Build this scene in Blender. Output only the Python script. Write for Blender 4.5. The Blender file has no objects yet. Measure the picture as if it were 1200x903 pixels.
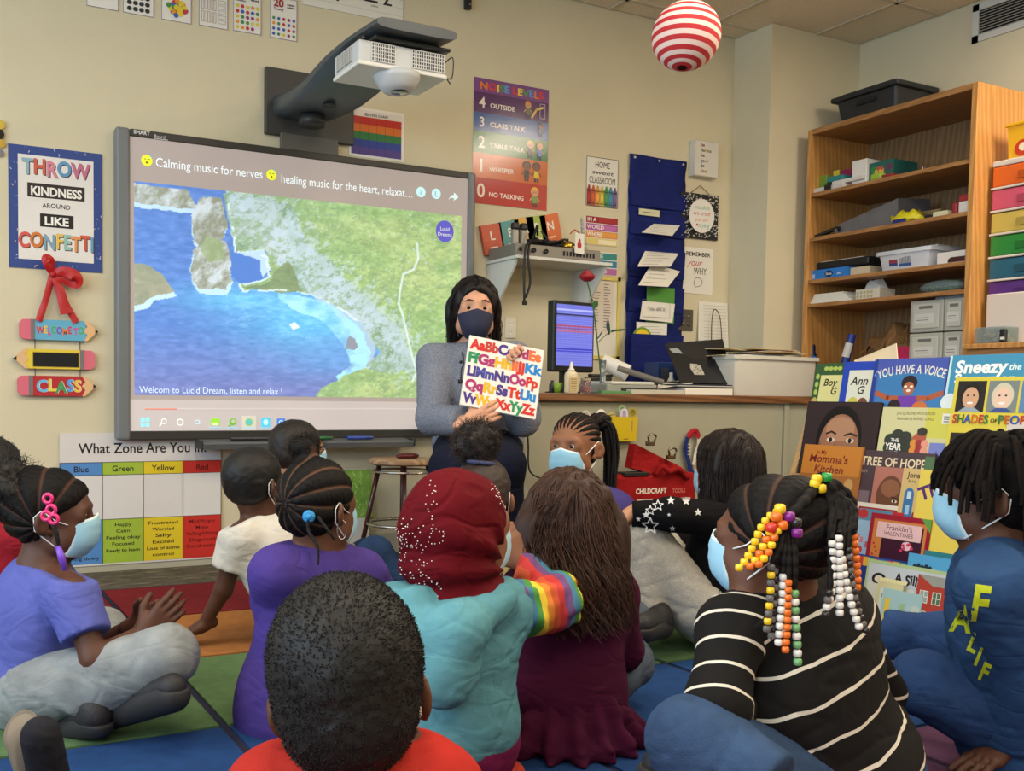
import bpy, bmesh, math, random
import numpy as np
from mathutils import Vector, Matrix
random.seed(7); rng = np.random.default_rng(7)
sc = bpy.context.scene; COL = sc.collection
R_ = math.radians
# ------------------------------------------------------------------ camera
YAW, PIT, ROL, FPX = R_(26.499), R_(-2.817), R_(0.6744), 1142.25
CX, CY = 600-127.95, 451.5+68.3
CAM = np.array([0, 0, .8])
_F = np.array([math.sin(YAW)*math.cos(PIT), math.cos(YAW)*math.cos(PIT), math.sin(PIT)])
_r = np.array([math.cos(YAW), -math.sin(YAW), 0]); _u = np.cross(_r, _F)
_c, _s = math.cos(ROL), math.sin(ROL)
CM = np.array([_c*_r+_s*_u, -_s*_r+_c*_u, _F])
cam = bpy.data.objects.new('camera', bpy.data.cameras.new('camera')); COL.objects.link(cam)
cam.matrix_world = Matrix([[CM[0][i], CM[1][i], -CM[2][i], CAM[i]] for i in range(3)]+[[0, 0, 0, 1]])
cam.data.sensor_width = 36; cam.data.lens = 36*FPX/1200
cam.data.shift_x = 127.95/1200; cam.data.shift_y = 68.3/1200
cam.data.clip_start = .02
sc.camera = cam
DW = 4.4657      # distance of the board wall
HC = 2.962       # ceiling height
def ray(x, y): return CM.T@np.array([(x-CX)/FPX, -(y-CY)/FPX, 1.])
def at(x, y, t): return CAM+ray(x, y)*t                    # a point seen at (x, y), t metres deep
def onx(x, y, X): d = ray(x, y); return CAM+d*(X/d[0])
def ony(x, y, Y): d = ray(x, y); return CAM+d*(Y/d[1])
def onz(x, y, Z): d = ray(x, y); return CAM+d*((Z-.8)/d[2])
# ------------------------------------------------------------------ world, light, exposure
w = bpy.data.worlds.new('sky'); sc.world = w; w.use_nodes = True
w.node_tree.nodes['Background'].inputs[0].default_value = (.62, .76, 1, 1)
w.node_tree.nodes['Background'].inputs[1].default_value = .5
sc.view_settings.view_transform = 'Standard'; sc.view_settings.look = 'None'
sc.view_settings.gamma = 1; sc.view_settings.use_curve_mapping = False
sc.view_settings.exposure = 0.62
sc.cycles.use_denoising = True
sc.cycles.max_bounces = 8
def area(name, loc, rot, sx, sy, power, col):
    l = bpy.data.lights.new(name, 'AREA'); l.shape = 'RECTANGLE'; l.size = sx; l.size_y = sy
    l.energy = power; l.color = col
    o = bpy.data.objects.new(name, l); COL.objects.link(o); o.location = loc; o.rotation_euler = rot
    return o
TROFFERS = [(4.46, 1.68), (2.50, 1.68), (0.53, 1.68), (4.46, -.95), (2.50, -.95), (0.53, -.95), (-1.44, 1.68), (-1.44, -.95)]
for i, (x, y) in enumerate(TROFFERS):
    area('ceiling_lamp', (x, y, HC-.035), (0, 0, 0), .58, 1.2, 18 if i else 34, (1, .88, .72))
WINS = [(-1.9, 0), (.4, 1), (2.6, 2)]       # window centres along the left wall
for y, i in WINS:
    area('daylight', (-2.93, y, 1.75), (0, R_(-90), 0), 1.5, 1.6, 46, (.60, .80, 1))
# ------------------------------------------------------------------ materials
def rgb(c):
    c = np.array(c[:3], float)/255
    return tuple(np.where(c <= .04045, c/12.92, ((c+.055)/1.055)**2.4))
MATS = {}
def mat(name, col=None, rough=.6, metal=0, var=.0, vscale=8, bump=0, bscale=200, attr=False, emit=0, spec=.5,
        trans=0, alpha=1, sheen=0, coat=0, ior=1.45, stretch=None):
    if name in MATS: return MATS[name]
    m = bpy.data.materials.new(name); m.use_nodes = True; MATS[name] = m
    nt = m.node_tree; N = nt.nodes; L = nt.links; b = N['Principled BSDF']
    b.inputs['Roughness'].default_value = rough; b.inputs['Metallic'].default_value = metal
    b.inputs['Specular IOR Level'].default_value = spec; b.inputs['IOR'].default_value = ior
    if trans: b.inputs['Transmission Weight'].default_value = trans
    if alpha < 1: b.inputs['Alpha'].default_value = alpha
    if coat: b.inputs['Coat Weight'].default_value = coat
    if sheen: b.inputs['Sheen Weight'].default_value = 0
    if attr:
        a = N.new('ShaderNodeAttribute'); a.attribute_name = 'Col'; src = a.outputs['Color']
    else:
        c = N.new('ShaderNodeRGB'); c.outputs[0].default_value = (*rgb(col), 1); src = c.outputs[0]
    tc = N.new('ShaderNodeTexCoord'); vec = tc.outputs['Object']
    if stretch:
        mp = N.new('ShaderNodeMapping'); mp.inputs['Scale'].default_value = stretch; L.new(vec, mp.inputs[0]); vec = mp.outputs[0]
    if var:
        n = N.new('ShaderNodeTexNoise'); n.inputs['Scale'].default_value = vscale; n.inputs['Detail'].default_value = 5
        L.new(vec, n.inputs['Vector'])
        mr = N.new('ShaderNodeMapRange'); mr.inputs[1].default_value = .3; mr.inputs[2].default_value = .7
        mr.inputs[3].default_value = 1-var; mr.inputs[4].default_value = 1+var; L.new(n.outputs[0], mr.inputs[0])
        mx = N.new('ShaderNodeVectorMath'); mx.operation = 'SCALE'; L.new(src, mx.inputs[0]); L.new(mr.outputs[0], mx.inputs['Scale'])
        src = mx.outputs[0]
    L.new(src, b.inputs['Base Color'])
    if emit: L.new(src, b.inputs['Emission Color']); b.inputs['Emission Strength'].default_value = emit
    if bump:
        n = N.new('ShaderNodeTexNoise'); n.inputs['Scale'].default_value = bscale; n.inputs['Detail'].default_value = 4
        L.new(vec, n.inputs['Vector'])
        bp = N.new('ShaderNodeBump'); bp.inputs['Strength'].default_value = bump; bp.inputs['Distance'].default_value = .004
        L.new(n.outputs[0], bp.inputs['Height']); L.new(bp.outputs[0], b.inputs['Normal'])
    return m
def cloth(name, col, var=.07, bump=.25, rough=.9, bscale=350):
    if 'cloth_'+name in MATS: return MATS['cloth_'+name]
    g_ = sum(col)/3; m = mat('cloth_'+name, tuple(int((v*.86+g_*.14)*.93) for v in col), rough, var=var, vscale=14, bump=bump, bscale=bscale, spec=.12)
    return wrinkle(m)
def wrinkle(m, k=.17):           # soft creases in the cloth
    nt = m.node_tree; N = nt.nodes; L = nt.links; b = N['Principled BSDF']; tc = N.new('ShaderNodeTexCoord'); mp = N.new('ShaderNodeMapping'); mp.inputs['Scale'].default_value = (1, 1, 1.9)
    n = N.new('ShaderNodeTexNoise'); n.inputs['Scale'].default_value = 6.5; n.inputs['Detail'].default_value = 1.5; n.inputs['Distortion'].default_value = 1.2
    cr = N.new('ShaderNodeValToRGB'); e = cr.color_ramp.elements; e[0].position = .40; e[1].position = .60; e[0].color = (1, 1, 1, 1); e[1].color = (1, 1, 1, 1); q = e.new(.5); q.color = (0, 0, 0, 1)
    cr.color_ramp.interpolation = 'EASE'; bp = N.new('ShaderNodeBump'); bp.inputs['Strength'].default_value = k; bp.inputs['Distance'].default_value = .012
    L.new(tc.outputs['Object'], mp.inputs[0]); L.new(mp.outputs[0], n.inputs[0]); L.new(n.outputs[0], cr.inputs[0]); L.new(cr.outputs[0], bp.inputs['Height'])
    if b.inputs['Normal'].is_linked: L.new(b.inputs['Normal'].links[0].from_socket, bp.inputs['Normal'])
    L.new(bp.outputs[0], b.inputs['Normal']); return m
PRINT = mat('print', rough=.55, attr=True, spec=.3)
GLOSSP = mat('laminated print', rough=.16, attr=True, spec=.5, bump=.12, bscale=9)
SCREEN = mat('lit screen', rough=.6, attr=True, emit=.30, spec=.1)
MONI = mat('monitor screen', rough=.3, attr=True, emit=.5, spec=.2)
def wood(name, a, b, scale=(1, 1, 1), ws=6, rough=.45):
    if name in MATS: return MATS[name]
    m = bpy.data.materials.new(name); m.use_nodes = True; MATS[name] = m
    nt = m.node_tree; N = nt.nodes; L = nt.links; p = N['Principled BSDF']; p.inputs['Roughness'].default_value = rough
    tc = N.new('ShaderNodeTexCoord'); mp = N.new('ShaderNodeMapping'); mp.inputs['Scale'].default_value = scale
    L.new(tc.outputs['Object'], mp.inputs[0])
    wv = N.new('ShaderNodeTexWave'); wv.inputs['Scale'].default_value = ws; wv.inputs['Distortion'].default_value = 6
    wv.inputs['Detail'].default_value = 3; wv.inputs['Detail Scale'].default_value = 1.2; wv.wave_type = 'BANDS'; wv.bands_direction = 'DIAGONAL'
    n = N.new('ShaderNodeTexNoise'); n.inputs['Scale'].default_value = 40; n.inputs['Detail'].default_value = 6
    L.new(mp.outputs[0], wv.inputs[0]); L.new(mp.outputs[0], n.inputs[0])
    ad = N.new('ShaderNodeMath'); ad.operation = 'MULTIPLY'; L.new(wv.outputs[1], ad.inputs[0]); L.new(n.outputs[0], ad.inputs[1])
    cr = N.new('ShaderNodeValToRGB'); cr.color_ramp.elements[0].color = (*rgb(a), 1); cr.color_ramp.elements[1].color = (*rgb(b), 1)
    cr.color_ramp.elements[0].position = .05; cr.color_ramp.elements[1].position = .55
    L.new(ad.outputs[0], cr.inputs[0]); L.new(cr.outputs[0], p.inputs['Base Color'])
    return m
# ------------------------------------------------------------------ objects
def thing(name, label, cat, loc=(0, 0, 0), group=None, kind=None):
    o = bpy.data.objects.new(name, None); COL.objects.link(o); o.location = [float(v) for v in loc]
    o.empty_display_size = .05
    return tag(o, label, cat, group, kind)
def tag(o, label=None, cat=None, group=None, kind=None):
    if label: o['label'] = label
    if cat: o['category'] = cat
    if group: o['group'] = group
    if kind: o['kind'] = kind
    return o
def base_of(p):
    b = np.zeros(3)
    while p is not None: b += np.array(p.location); p = p.parent
    return b
def mobj(name, V, F, m, parent=None, smooth=False, loc=None, cols=None, mi=None):
    """link world-space verts V, faces F as one mesh object (own origin at loc, or the parent's base)"""
    V = np.asarray(V, float).reshape(-1, 3)
    b = base_of(parent) if parent is not None else np.zeros(3)
    own = np.zeros(3) if loc is None else np.array(loc, float)-b
    me = bpy.data.meshes.new(name)
    if isinstance(F, np.ndarray):
        n, k = F.shape
        me.vertices.add(len(V)); me.vertices.foreach_set('co', (V-b-own).astype(np.float32).ravel())
        me.loops.add(n*k); me.loops.foreach_set('vertex_index', F.astype(np.int32).ravel())
        me.polygons.add(n); me.polygons.foreach_set('loop_start', np.arange(0, n*k, k, dtype=np.int32))
        me.update(calc_edges=True)
    else:
        me.from_pydata([tuple(v) for v in (V-b-own)], [], F); me.update()
    if smooth: me.polygons.foreach_set('use_smooth', np.ones(len(me.polygons), bool))
    for x in (m if isinstance(m, (list, tuple)) else [m]): me.materials.append(x)
    if mi is not None: me.polygons.foreach_set('material_index', np.asarray(mi, np.int32))
    if cols is not None:
        ca = me.color_attributes.new('Col', 'FLOAT_COLOR', 'POINT')
        c4 = np.ones((len(V), 4), np.float32); c4[:, :3] = cols; ca.data.foreach_set('color', c4.ravel())
    o = bpy.data.objects.new(name, me); COL.objects.link(o)
    if parent is not None: o.parent = parent
    o.location = own
    return o
def copy_tree(o, parent=None):
    c = o.copy(); COL.objects.link(c); c.parent = parent
    for ch in list(o.children): copy_tree(ch, c)
    return c
class MB:
    """collects simple solids in world space; build() links them as one object"""
    def __init__(s): s.V = []; s.F = []; s.M = []; s.mi = 0; s.T = None
    def add(s, V, F):
        n = len(s.V); V = [np.array(v, float) for v in V]
        if s.T is not None: V = [s.T(v) for v in V]
        s.V += V; s.F += [tuple(i+n for i in f) for f in F]; s.M += [s.mi]*len(F); return s
    def box(s, a, b, bev=0):
        (x0, y0, z0), (x1, y1, z1) = np.minimum(a, b), np.maximum(a, b)
        if bev <= 0:
            V = [(x, y, z) for z in (z0, z1) for y in (y0, y1) for x in (x0, x1)]
            return s.add(V, [(0, 2, 3, 1), (4, 5, 7, 6), (0, 1, 5, 4), (2, 6, 7, 3), (0, 4, 6, 2), (1, 3, 7, 5)])
        bev = min(bev, .49*min(x1-x0, y1-y0, z1-z0))
        bm = bmesh.new(); bmesh.ops.create_cube(bm, size=1)
        for v in bm.verts: v.co = ((x0+x1)/2+v.co.x*(x1-x0), (y0+y1)/2+v.co.y*(y1-y0), (z0+z1)/2+v.co.z*(z1-z0))
        bmesh.ops.bevel(bm, geom=bm.edges[:], offset=bev, segments=2, affect='EDGES', profile=.5)
        bm.verts.index_update(); V = [tuple(v.co) for v in bm.verts]; F = [[v.index for v in f.verts] for f in bm.faces]; bm.free()
        return s.add(V, F)
    def hexa(s, P):      # 8 corners: bottom ring 0-3, top ring 4-7
        return s.add(P, [(3, 2, 1, 0), (4, 5, 6, 7), (0, 1, 5, 4), (1, 2, 6, 5), (2, 3, 7, 6), (3, 0, 4, 7)])
    def slab(s, q, n, th):   # quad q thickened along n
        n = np.array(n, float); q = [np.array(p, float) for p in q]
        return s.hexa([p for p in q]+[p+n*th for p in q])
    def tube(s, P, r, k=8, cap=True, closed=False):
        P = [np.array(p, float) for p in P]; n = len(P); rr = r if hasattr(r, '__len__') else [r]*n
        V = []; up = None
        for i in range(n):
            t = P[min(i+1, n-1)]-P[max(i-1, 0)] if not closed else P[(i+1) % n]-P[i-1]
            t = t/(np.linalg.norm(t)+1e-12)
            if up is None:
                up = np.array([0, 0, 1.]) if abs(t[2]) < .9 else np.array([1., 0, 0])
            a = np.cross(t, up); a /= np.linalg.norm(a)+1e-12; b = np.cross(a, t); up = b
            for j in range(k):
                q = 2*math.pi*j/k; V.append(P[i]+rr[i]*(math.cos(q)*a+math.sin(q)*b))
        F = []
        for i in range(n if closed else n-1):
            for j in range(k):
                i2 = (i+1) % n; F.append((i*k+j, i*k+(j+1) % k, i2*k+(j+1) % k, i2*k+j))
        if cap and not closed: F += [tuple(range(k))[::-1], tuple(range((n-1)*k, n*k))]
        return s.add(V, F)
    def lathe(s, c, prof, k=24, ax=None):
        c = np.array(c, float); V = []; F = []; n = len(prof)
        if ax is None: A = np.eye(3)
        else:
            z = np.array(ax, float); z /= np.linalg.norm(z); x = np.cross([0, 0, 1.] if abs(z[2]) < .9 else [1., 0, 0], z); x /= np.linalg.norm(x)
            A = np.array([x, np.cross(z, x), z]).T
        for (r, z) in prof:
            for j in range(k):
                q = 2*math.pi*j/k; V.append(c+A@np.array([r*math.cos(q), r*math.sin(q), z]))
        for i in range(n-1):
            for j in range(k): F.append((i*k+j, i*k+(j+1) % k, (i+1)*k+(j+1) % k, (i+1)*k+j))
        F += [tuple(range(k))[::-1], tuple(range((n-1)*k, n*k))]
        return s.add(V, F)
    def ball(s, c, r, k=12, sc=(1, 1, 1)):
        c = np.array(c, float); h = k//2; V = [c+np.array([0, 0, r*sc[2]])]
        for i in range(1, h):
            p = math.pi*i/h
            for j in range(k): q = 2*math.pi*j/k; V.append(c+r*np.array([math.sin(p)*math.cos(q)*sc[0], math.sin(p)*math.sin(q)*sc[1], math.cos(p)*sc[2]]))
        V.append(c-np.array([0, 0, r*sc[2]])); F = []
        for j in range(k): F.append((0, 1+j, 1+(j+1) % k)); F.append((len(V)-1, 1+(h-2)*k+(j+1) % k, 1+(h-2)*k+j))
        for i in range(h-2):
            for j in range(k): F.append((1+i*k+j, 1+(i+1)*k+j, 1+(i+1)*k+(j+1) % k, 1+i*k+(j+1) % k))
        return s.add(V, F)
    def build(s, name, m, parent=None, smooth=False, loc=None):
        return mobj(name, np.array(s.V), s.F, m, parent, smooth, loc, mi=s.M if isinstance(m, (list, tuple)) else None)
def autosmooth(o, deg=35):
    me = o.data; me.polygons.foreach_set('use_smooth', np.ones(len(me.polygons), bool))
    bm = bmesh.new(); bm.from_mesh(me)
    for e in bm.edges:
        if len(e.link_faces) == 2 and e.calc_face_angle(0) > R_(deg): e.smooth = False
    bm.to_mesh(me); bm.free(); return o
# ------------------------------------------------------------------ flat print: glyphs and polygons in colour
CH = ''.join(chr(i) for i in range(33, 127))+'…'
GL = {}
def _glyphs():
    tmp = []
    for bold in (0, 1, 2, 3):
        for s_, kind in [(c, 0) for c in CH]+[('|'+c+'|', 1) for c in CH]+[('||', 2)]:
            cu = bpy.data.curves.new('g', 'FONT'); cu.body = s_; cu.offset = (0, .016, .034, .055)[bold]; cu.resolution_u = 3
            o = bpy.data.objects.new('g', cu); COL.objects.link(o); tmp.append((bold, s_, kind, o))
    dg = bpy.context.evaluated_depsgraph_get(); dg.update()
    for bold, s_, kind, o in tmp:
        me = o.evaluated_get(dg).to_mesh()
        V = np.array([v.co[:2] for v in me.vertices]); me.calc_loop_triangles()
        T = [tuple(t.vertices) for t in me.loop_triangles]
        GL[(bold, s_)] = (V, T) if kind == 0 else (V[:, 0].max()-V[:, 0].min() if len(V) else 0)
    for b in (0, 1, 2, 3):
        for c in CH: GL[(b, 'adv'+c)] = GL[(b, '|'+c+'|')]-GL[(b, '||')]
        GL[(b, 'adv ')] = .28
    for *_, o in tmp:
        cu = o.data; bpy.data.objects.remove(o); bpy.data.curves.remove(cu)
_glyphs()
class Art:
    """flat printing on a plane: origin O, right U, up V, normal N (towards the viewer); units metres"""
    def __init__(s, O, U, V, lift=.0006, step=.00006):
        s.O = np.array(O, float); s.U = np.array(U, float)/np.linalg.norm(U); s.V = np.array(V, float)/np.linalg.norm(V)
        s.N = np.cross(s.U, s.V); s.z = lift; s.step = step; s.P = []; s.F = []; s.C = []
    def _put(s, pts, faces, col, bump=True):
        n = len(s.P); 
        for (u, v) in pts: s.P.append(s.O+s.U*u+s.V*v+s.N*s.z)
        s.F += [tuple(i+n for i in f) for f in faces]; s.C += [rgb(col)]*len(pts)
        if bump: s.z += s.step
        return s
    def poly(s, pts, col):
        n = len(pts)
        if n > 4:
            from mathutils.geometry import tessellate_polygon
            f = tessellate_polygon([[Vector((u, v, 0)) for u, v in pts]])
            return s._put(pts, [tuple(t) for t in f], col)
        return s._put(pts, [tuple(range(n))], col)
    def rect(s, u0, v0, u1, v1, col): return s._put([(u0, v0), (u1, v0), (u1, v1), (u0, v1)], [(0, 1, 2, 3)], col)
    def frame(s, u0, v0, u1, v1, t, col):
        s.rect(u0, v0, u1, v0+t, col); s.rect(u0, v1-t, u1, v1, col); s.rect(u0, v0, u0+t, v1, col); return s.rect(u1-t, v0, u1, v1, col)
    def ell(s, u, v, a, b, col, k=20, rot=0):
        c, d = math.cos(rot), math.sin(rot); pts = []
        for i in range(k):
            q = 2*math.pi*i/k; x, y = a*math.cos(q), b*math.sin(q); pts.append((u+c*x-d*y, v+d*x+c*y))
        return s._put(pts, [tuple(range(k))], col)
    def line(s, pts, w, col):
        for (a, b), (c, d) in zip(pts[:-1], pts[1:]):
            L = math.hypot(c-a, d-b)+1e-9; nx, ny = -(d-b)/L*w/2, (c-a)/L*w/2; ex, ey = (c-a)/L*w*.3, (d-b)/L*w*.3
            s._put([(a+nx-ex, b+ny-ey), (a-nx-ex, b-ny-ey), (c-nx+ex, d-ny+ey), (c+nx+ex, d+ny+ey)], [(0, 1, 2, 3)], col, False)
        s.z += s.step; return s
    def text(s, t, u, v, h, col, bold=0, align='c', width=None, slant=0, rot=0, cols=None, arc=0, wob=0, sq=1):
        """baseline at v, capital height h; width forces the total width"""
        k = h/.70; adv = [GL.get((bold, 'adv'+c), .5) for c in t]; tot = sum(adv)*k*sq
        sx = k*sq
        if width: sx = k*sq*width/max(tot, 1e-6); tot = width
        x = {'c': -tot/2, 'l': 0, 'r': -tot}[align]; cr, sr = math.cos(rot), math.sin(rot)
        for i, ch in enumerate(t):
            a = adv[i]*sx
            if ch != ' ' and (bold, ch) in GL:
                V, T = GL[(bold, ch)]
                if len(V):
                    gx = V[:, 0]*sx; gy = V[:, 1]*k; gx = gx+slant*gy
                    if wob: gy = gy+wob*h*math.sin(i*2.3)
                    X = x+gx; Y = gy
                    if arc:
                        xc = x+a/2; th = xc*arc; dx = gx-a/2; R0 = 1/arc
                        X = math.sin(th)*R0+dx*math.cos(th)+Y*math.sin(th); Y = (math.cos(th)-1)*R0+Y*math.cos(th)-dx*math.sin(th)
                    P = [(u+cr*p-sr*q, v+sr*p+cr*q) for p, q in zip(X, Y)]
                    s._put(P, T, cols[i % len(cols)] if cols else col, False)
            x += a
        s.z += s.step; return s
    def build(s, name, parent, m=None): return mobj(name, np.array(s.P), s.F, m or PRINT, parent, cols=np.array(s.C))
def smooth_poly(pts, n=4):   # closed Catmull-Rom
    out = []; k = len(pts)
    for i in range(k):
        p0, p1, p2, p3 = [np.array(pts[(i+j-1) % k], float) for j in range(4)]
        for j in range(n):
            t = j/n; out.append(tuple(.5*((2*p1)+(-p0+p2)*t+(2*p0-5*p1+4*p2-p3)*t*t+(-p0+3*p1-3*p2+p3)*t**3)))
    return out
def spline(pts, n=6):        # open Catmull-Rom in 3-D
    P = [np.array(p, float) for p in pts]; P = [2*P[0]-P[1]]+P+[2*P[-1]-P[-2]]; out = []
    for i in range(1, len(P)-2):
        p0, p1, p2, p3 = P[i-1:i+3]
        for j in range(n):
            t = j/n; out.append(.5*((2*p1)+(-p0+p2)*t+(2*p0-5*p1+4*p2-p3)*t*t+(-p0+3*p1-3*p2+p3)*t**3))
    return out+[P[-2]]
# cheap smooth noise for numpy
_ND = rng.normal(size=(14, 3)); _ND /= np.linalg.norm(_ND, axis=1)[:, None]; _NP = rng.uniform(0, 6.28, 14)
def snoise(p, f, warp=.6, n=7, off=0):
    p = p*f; a = np.zeros(len(p))
    q = p+warp*np.sin(p[:, [1, 2, 0]]*1.3+1.7)
    for i in range(n): j = (i+off) % 14; a += np.sin(q@_ND[j]*(1+.23*i)+_NP[j])
    return a/n**.5
# ================================================================== the room
def plane_mat_wall(name, col):
    return mat(name, col, .75, var=.025, vscale=3, bump=.25, bscale=90, spec=.25)
WALL = plane_mat_wall('wall paint', (210, 200, 170))
def struct(name, V0, V1, m):
    b = MB().box(V0, V1); return tag(b.build(name, m), kind='structure')
XL, XR, YB = -3.0, 5.16, -3.6
floor_m = mat('mottled carpet', (96, 89, 76), .95, var=.22, vscale=7, bump=.5, bscale=260, spec=.1)
def streak_carpet():
    m = floor_m; nt = m.node_tree; N = nt.nodes; L = nt.links
    tc = N.new('ShaderNodeTexCoord'); mp = N.new('ShaderNodeMapping'); mp.inputs['Scale'].default_value = (5, 60, 1)
    n = N.new('ShaderNodeTexNoise'); n.inputs['Scale'].default_value = 1.6; n.inputs['Detail'].default_value = 5; n.inputs['Roughness'].default_value = .75
    L.new(tc.outputs['Object'], mp.inputs[0]); L.new(mp.outputs[0], n.inputs[0])
    cr = N.new('ShaderNodeValToRGB'); e = cr.color_ramp.elements
    e[0].position = .35; e[0].color = (*rgb((60, 56, 50)), 1); e[1].position = .66; e[1].color = (*rgb((158, 146, 120)), 1)
    k = e.new(.52); k.color = (*rgb((92, 86, 74)), 1)
    L.new(n.outputs[0], cr.inputs[0]); L.new(cr.outputs[0], N['Principled BSDF'].inputs['Base Color'])
streak_carpet()
struct('floor', (XL, YB, -.1), (XR, DW, 0), floor_m)
struct('wall_back', (XL-.1, DW, 0), (XR+.1, DW+.1, HC+.1), WALL)
struct('wall_right', (XR, YB, 0), (XR+.1, DW, HC+.1), WALL)
struct('wall_rear', (XL-.1, YB-.1, 0), (XR+.1, YB, HC+.1), WALL)
tag(MB().box((4.425, 4.178, 0), (XR, DW, HC)).build('wall_pillar', WALL), kind='structure')
# left wall with three windows
b = MB(); ys = [YB]+sum([[y-.85, y+.85] for y, _ in WINS], [])+[DW]
b.box((XL-.1, YB, 0), (XL, DW, .9)); b.box((XL-.1, YB, 2.6), (XL, DW, HC))
for i in range(0, len(ys), 2): b.box((XL-.1, ys[i], .9), (XL, ys[i+1], 2.6))
tag(b.build('wall_left', WALL), kind='structure')
frm = mat('window frame', (205, 205, 198), .4); glass = mat('window glass', (235, 245, 250), .05, trans=1, spec=.5)
for y, i in WINS:
    f = MB()
    for a, c in (((y-.85), (y-.80)), ((y+.80), (y+.85)), ((y-.02), (y+.02))): f.box((XL-.08, a, .9), (XL-.02, c, 2.6))
    for a, c in ((.9, .95), (2.55, 2.6), (1.7, 1.74)): f.box((XL-.08, y-.85, a), (XL-.02, y+.85, c))
    wf = tag(f.build('window_%d' % (i+1), frm), kind='structure')
    MB().box((XL-.055, y-.8, .95), (XL-.05, y+.8, 2.55)).build('pane', glass, wf)
BASEB = mat('baseboard', (176, 170, 150), .5)
struct('baseboard_back', (XL, DW-.006, 0), (4.425, DW, .10), BASEB)
struct('baseboard_right', (XR-.012, YB, 0), (XR, 4.178, .10), BASEB)
struct('baseboard_pillar', (4.425, 4.166, 0), (XR-.012, 4.178, .10), BASEB)
# suspended ceiling: grid bars and single tiles
ceil = tag(MB().box((XL, YB, HC+.03), (XR, DW, HC+.08)).build('ceiling', mat('plenum', (120, 115, 105), .9)), kind='structure')
TILE = mat('ceiling tile', (222, 209, 186), .95, var=.05, vscale=60, bump=.5, bscale=320, spec=.1)
GRID = mat('ceiling grid', (196, 184, 162), .55)
P_ = .6555; gx = [4.135-P_*k for k in range(12)]; gx = [x for x in gx if x > XL]; gx = [XL]+sorted(gx)+[4.79, XR]
gy = [4.31-.6575*k for k in range(13)]; gy = [y for y in gy if y > YB]; gy = [YB]+sorted(gy)+[DW]
g = MB()
for x in gx[1:-1]: g.box((x-.012, YB, HC-.004), (x+.012, DW, HC+.03))
for y in gy[1:-1]: g.box((XL, y-.012, HC-.004), (XR, y+.012, HC+.03))
g.build('ceiling_grid', GRID, ceil)
tm = {}
def is_lamp(cx, cy): return any(abs(cx-x) < .33 and abs(cy-y) < .62 for x, y in TROFFERS)
for i in range(len(gx)-1):
    for j in range(len(gy)-1):
        x0, x1, y0, y1 = gx[i]+.012, gx[i+1]-.012, gy[j]+.012, gy[j+1]-.012
        if is_lamp((x0+x1)/2, (y0+y1)/2): continue
        key = (round(x1-x0, 2), round(y1-y0, 2))
        if key not in tm:
            o = MB().box((0, 0, HC+.002), (x1-x0, y1-y0, HC+.02)).build('ceiling_tile', TILE, ceil); tm[key] = o
        else:
            o = tm[key].copy(); COL.objects.link(o)
        o.location = (x0, y0, 0)
LAMP = mat('lamp diffuser', (255, 236, 205), .5, emit=2.2)
for x, y in TROFFERS:
    t = thing('ceiling_light', 'recessed fluorescent ceiling light with white frame and prismatic diffuser', 'ceiling light', (x, y, HC), 'recessed lights in the ceiling behind the viewer')
    f = MB(); 
    for a, c, d, e in ((-.31, -.29, -.64, .64), (.29, .31, -.64, .64)): f.box((x+a, y+d, HC-.01), (x+c, y+e, HC+.03))
    for a, c in ((-.64, -.62), (.62, .64)): f.box((x-.29, y+a, HC-.01), (x+.29, y+c, HC+.03))
    f.build('frame', frm, t); MB().box((x-.29, y-.62, HC+.0), (x+.29, y+.62, HC+.01)).build('diffuser', LAMP, t)
# return-air vent high on the right wall
a = onx(1142, 5, XR); c = onx(1142, 62, XR)
v = thing('wall_vent', 'white louvred air vent high on the right wall above the bookcase', 'vent', (XR, a[1]-.3, 2.72))
y0, z1, z0 = a[1], 2.945, 2.745; y1 = y0-.62
f = MB(); t_ = .035
f.box((XR-.012, y1, z0), (XR, y1+t_, z1)); f.box((XR-.012, y0-t_, z0), (XR, y0, z1)); f.box((XR-.012, y1, z0), (XR, y0, z0+t_)); f.box((XR-.012, y1, z1-t_), (XR, y0, z1))
f.build('frame', frm, v); MB().box((XR-.002, y1+t_, z0+t_), (XR-.001, y0-t_, z1-t_)).build('backing', mat('vent dark', (40, 38, 36), .8), v)
slat = None; lv = mat('vent slat', (188, 184, 174), .4)
for k in range(9):
    z = z0+t_+.008+k*.0145
    o = MB().slab([(XR-.001, y1+t_, z), (XR-.001, y0-t_, z), (XR-.016, y0-t_, z-.009), (XR-.016, y1+t_, z-.009)], (0, 0, 1), .0015).build('slat', lv, v) if slat is None else slat.copy()
    if slat is None: slat = o
    else: COL.objects.link(o); o.location = (slat.location[0], slat.location[1], slat.location[2]+k*.0145)
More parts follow.
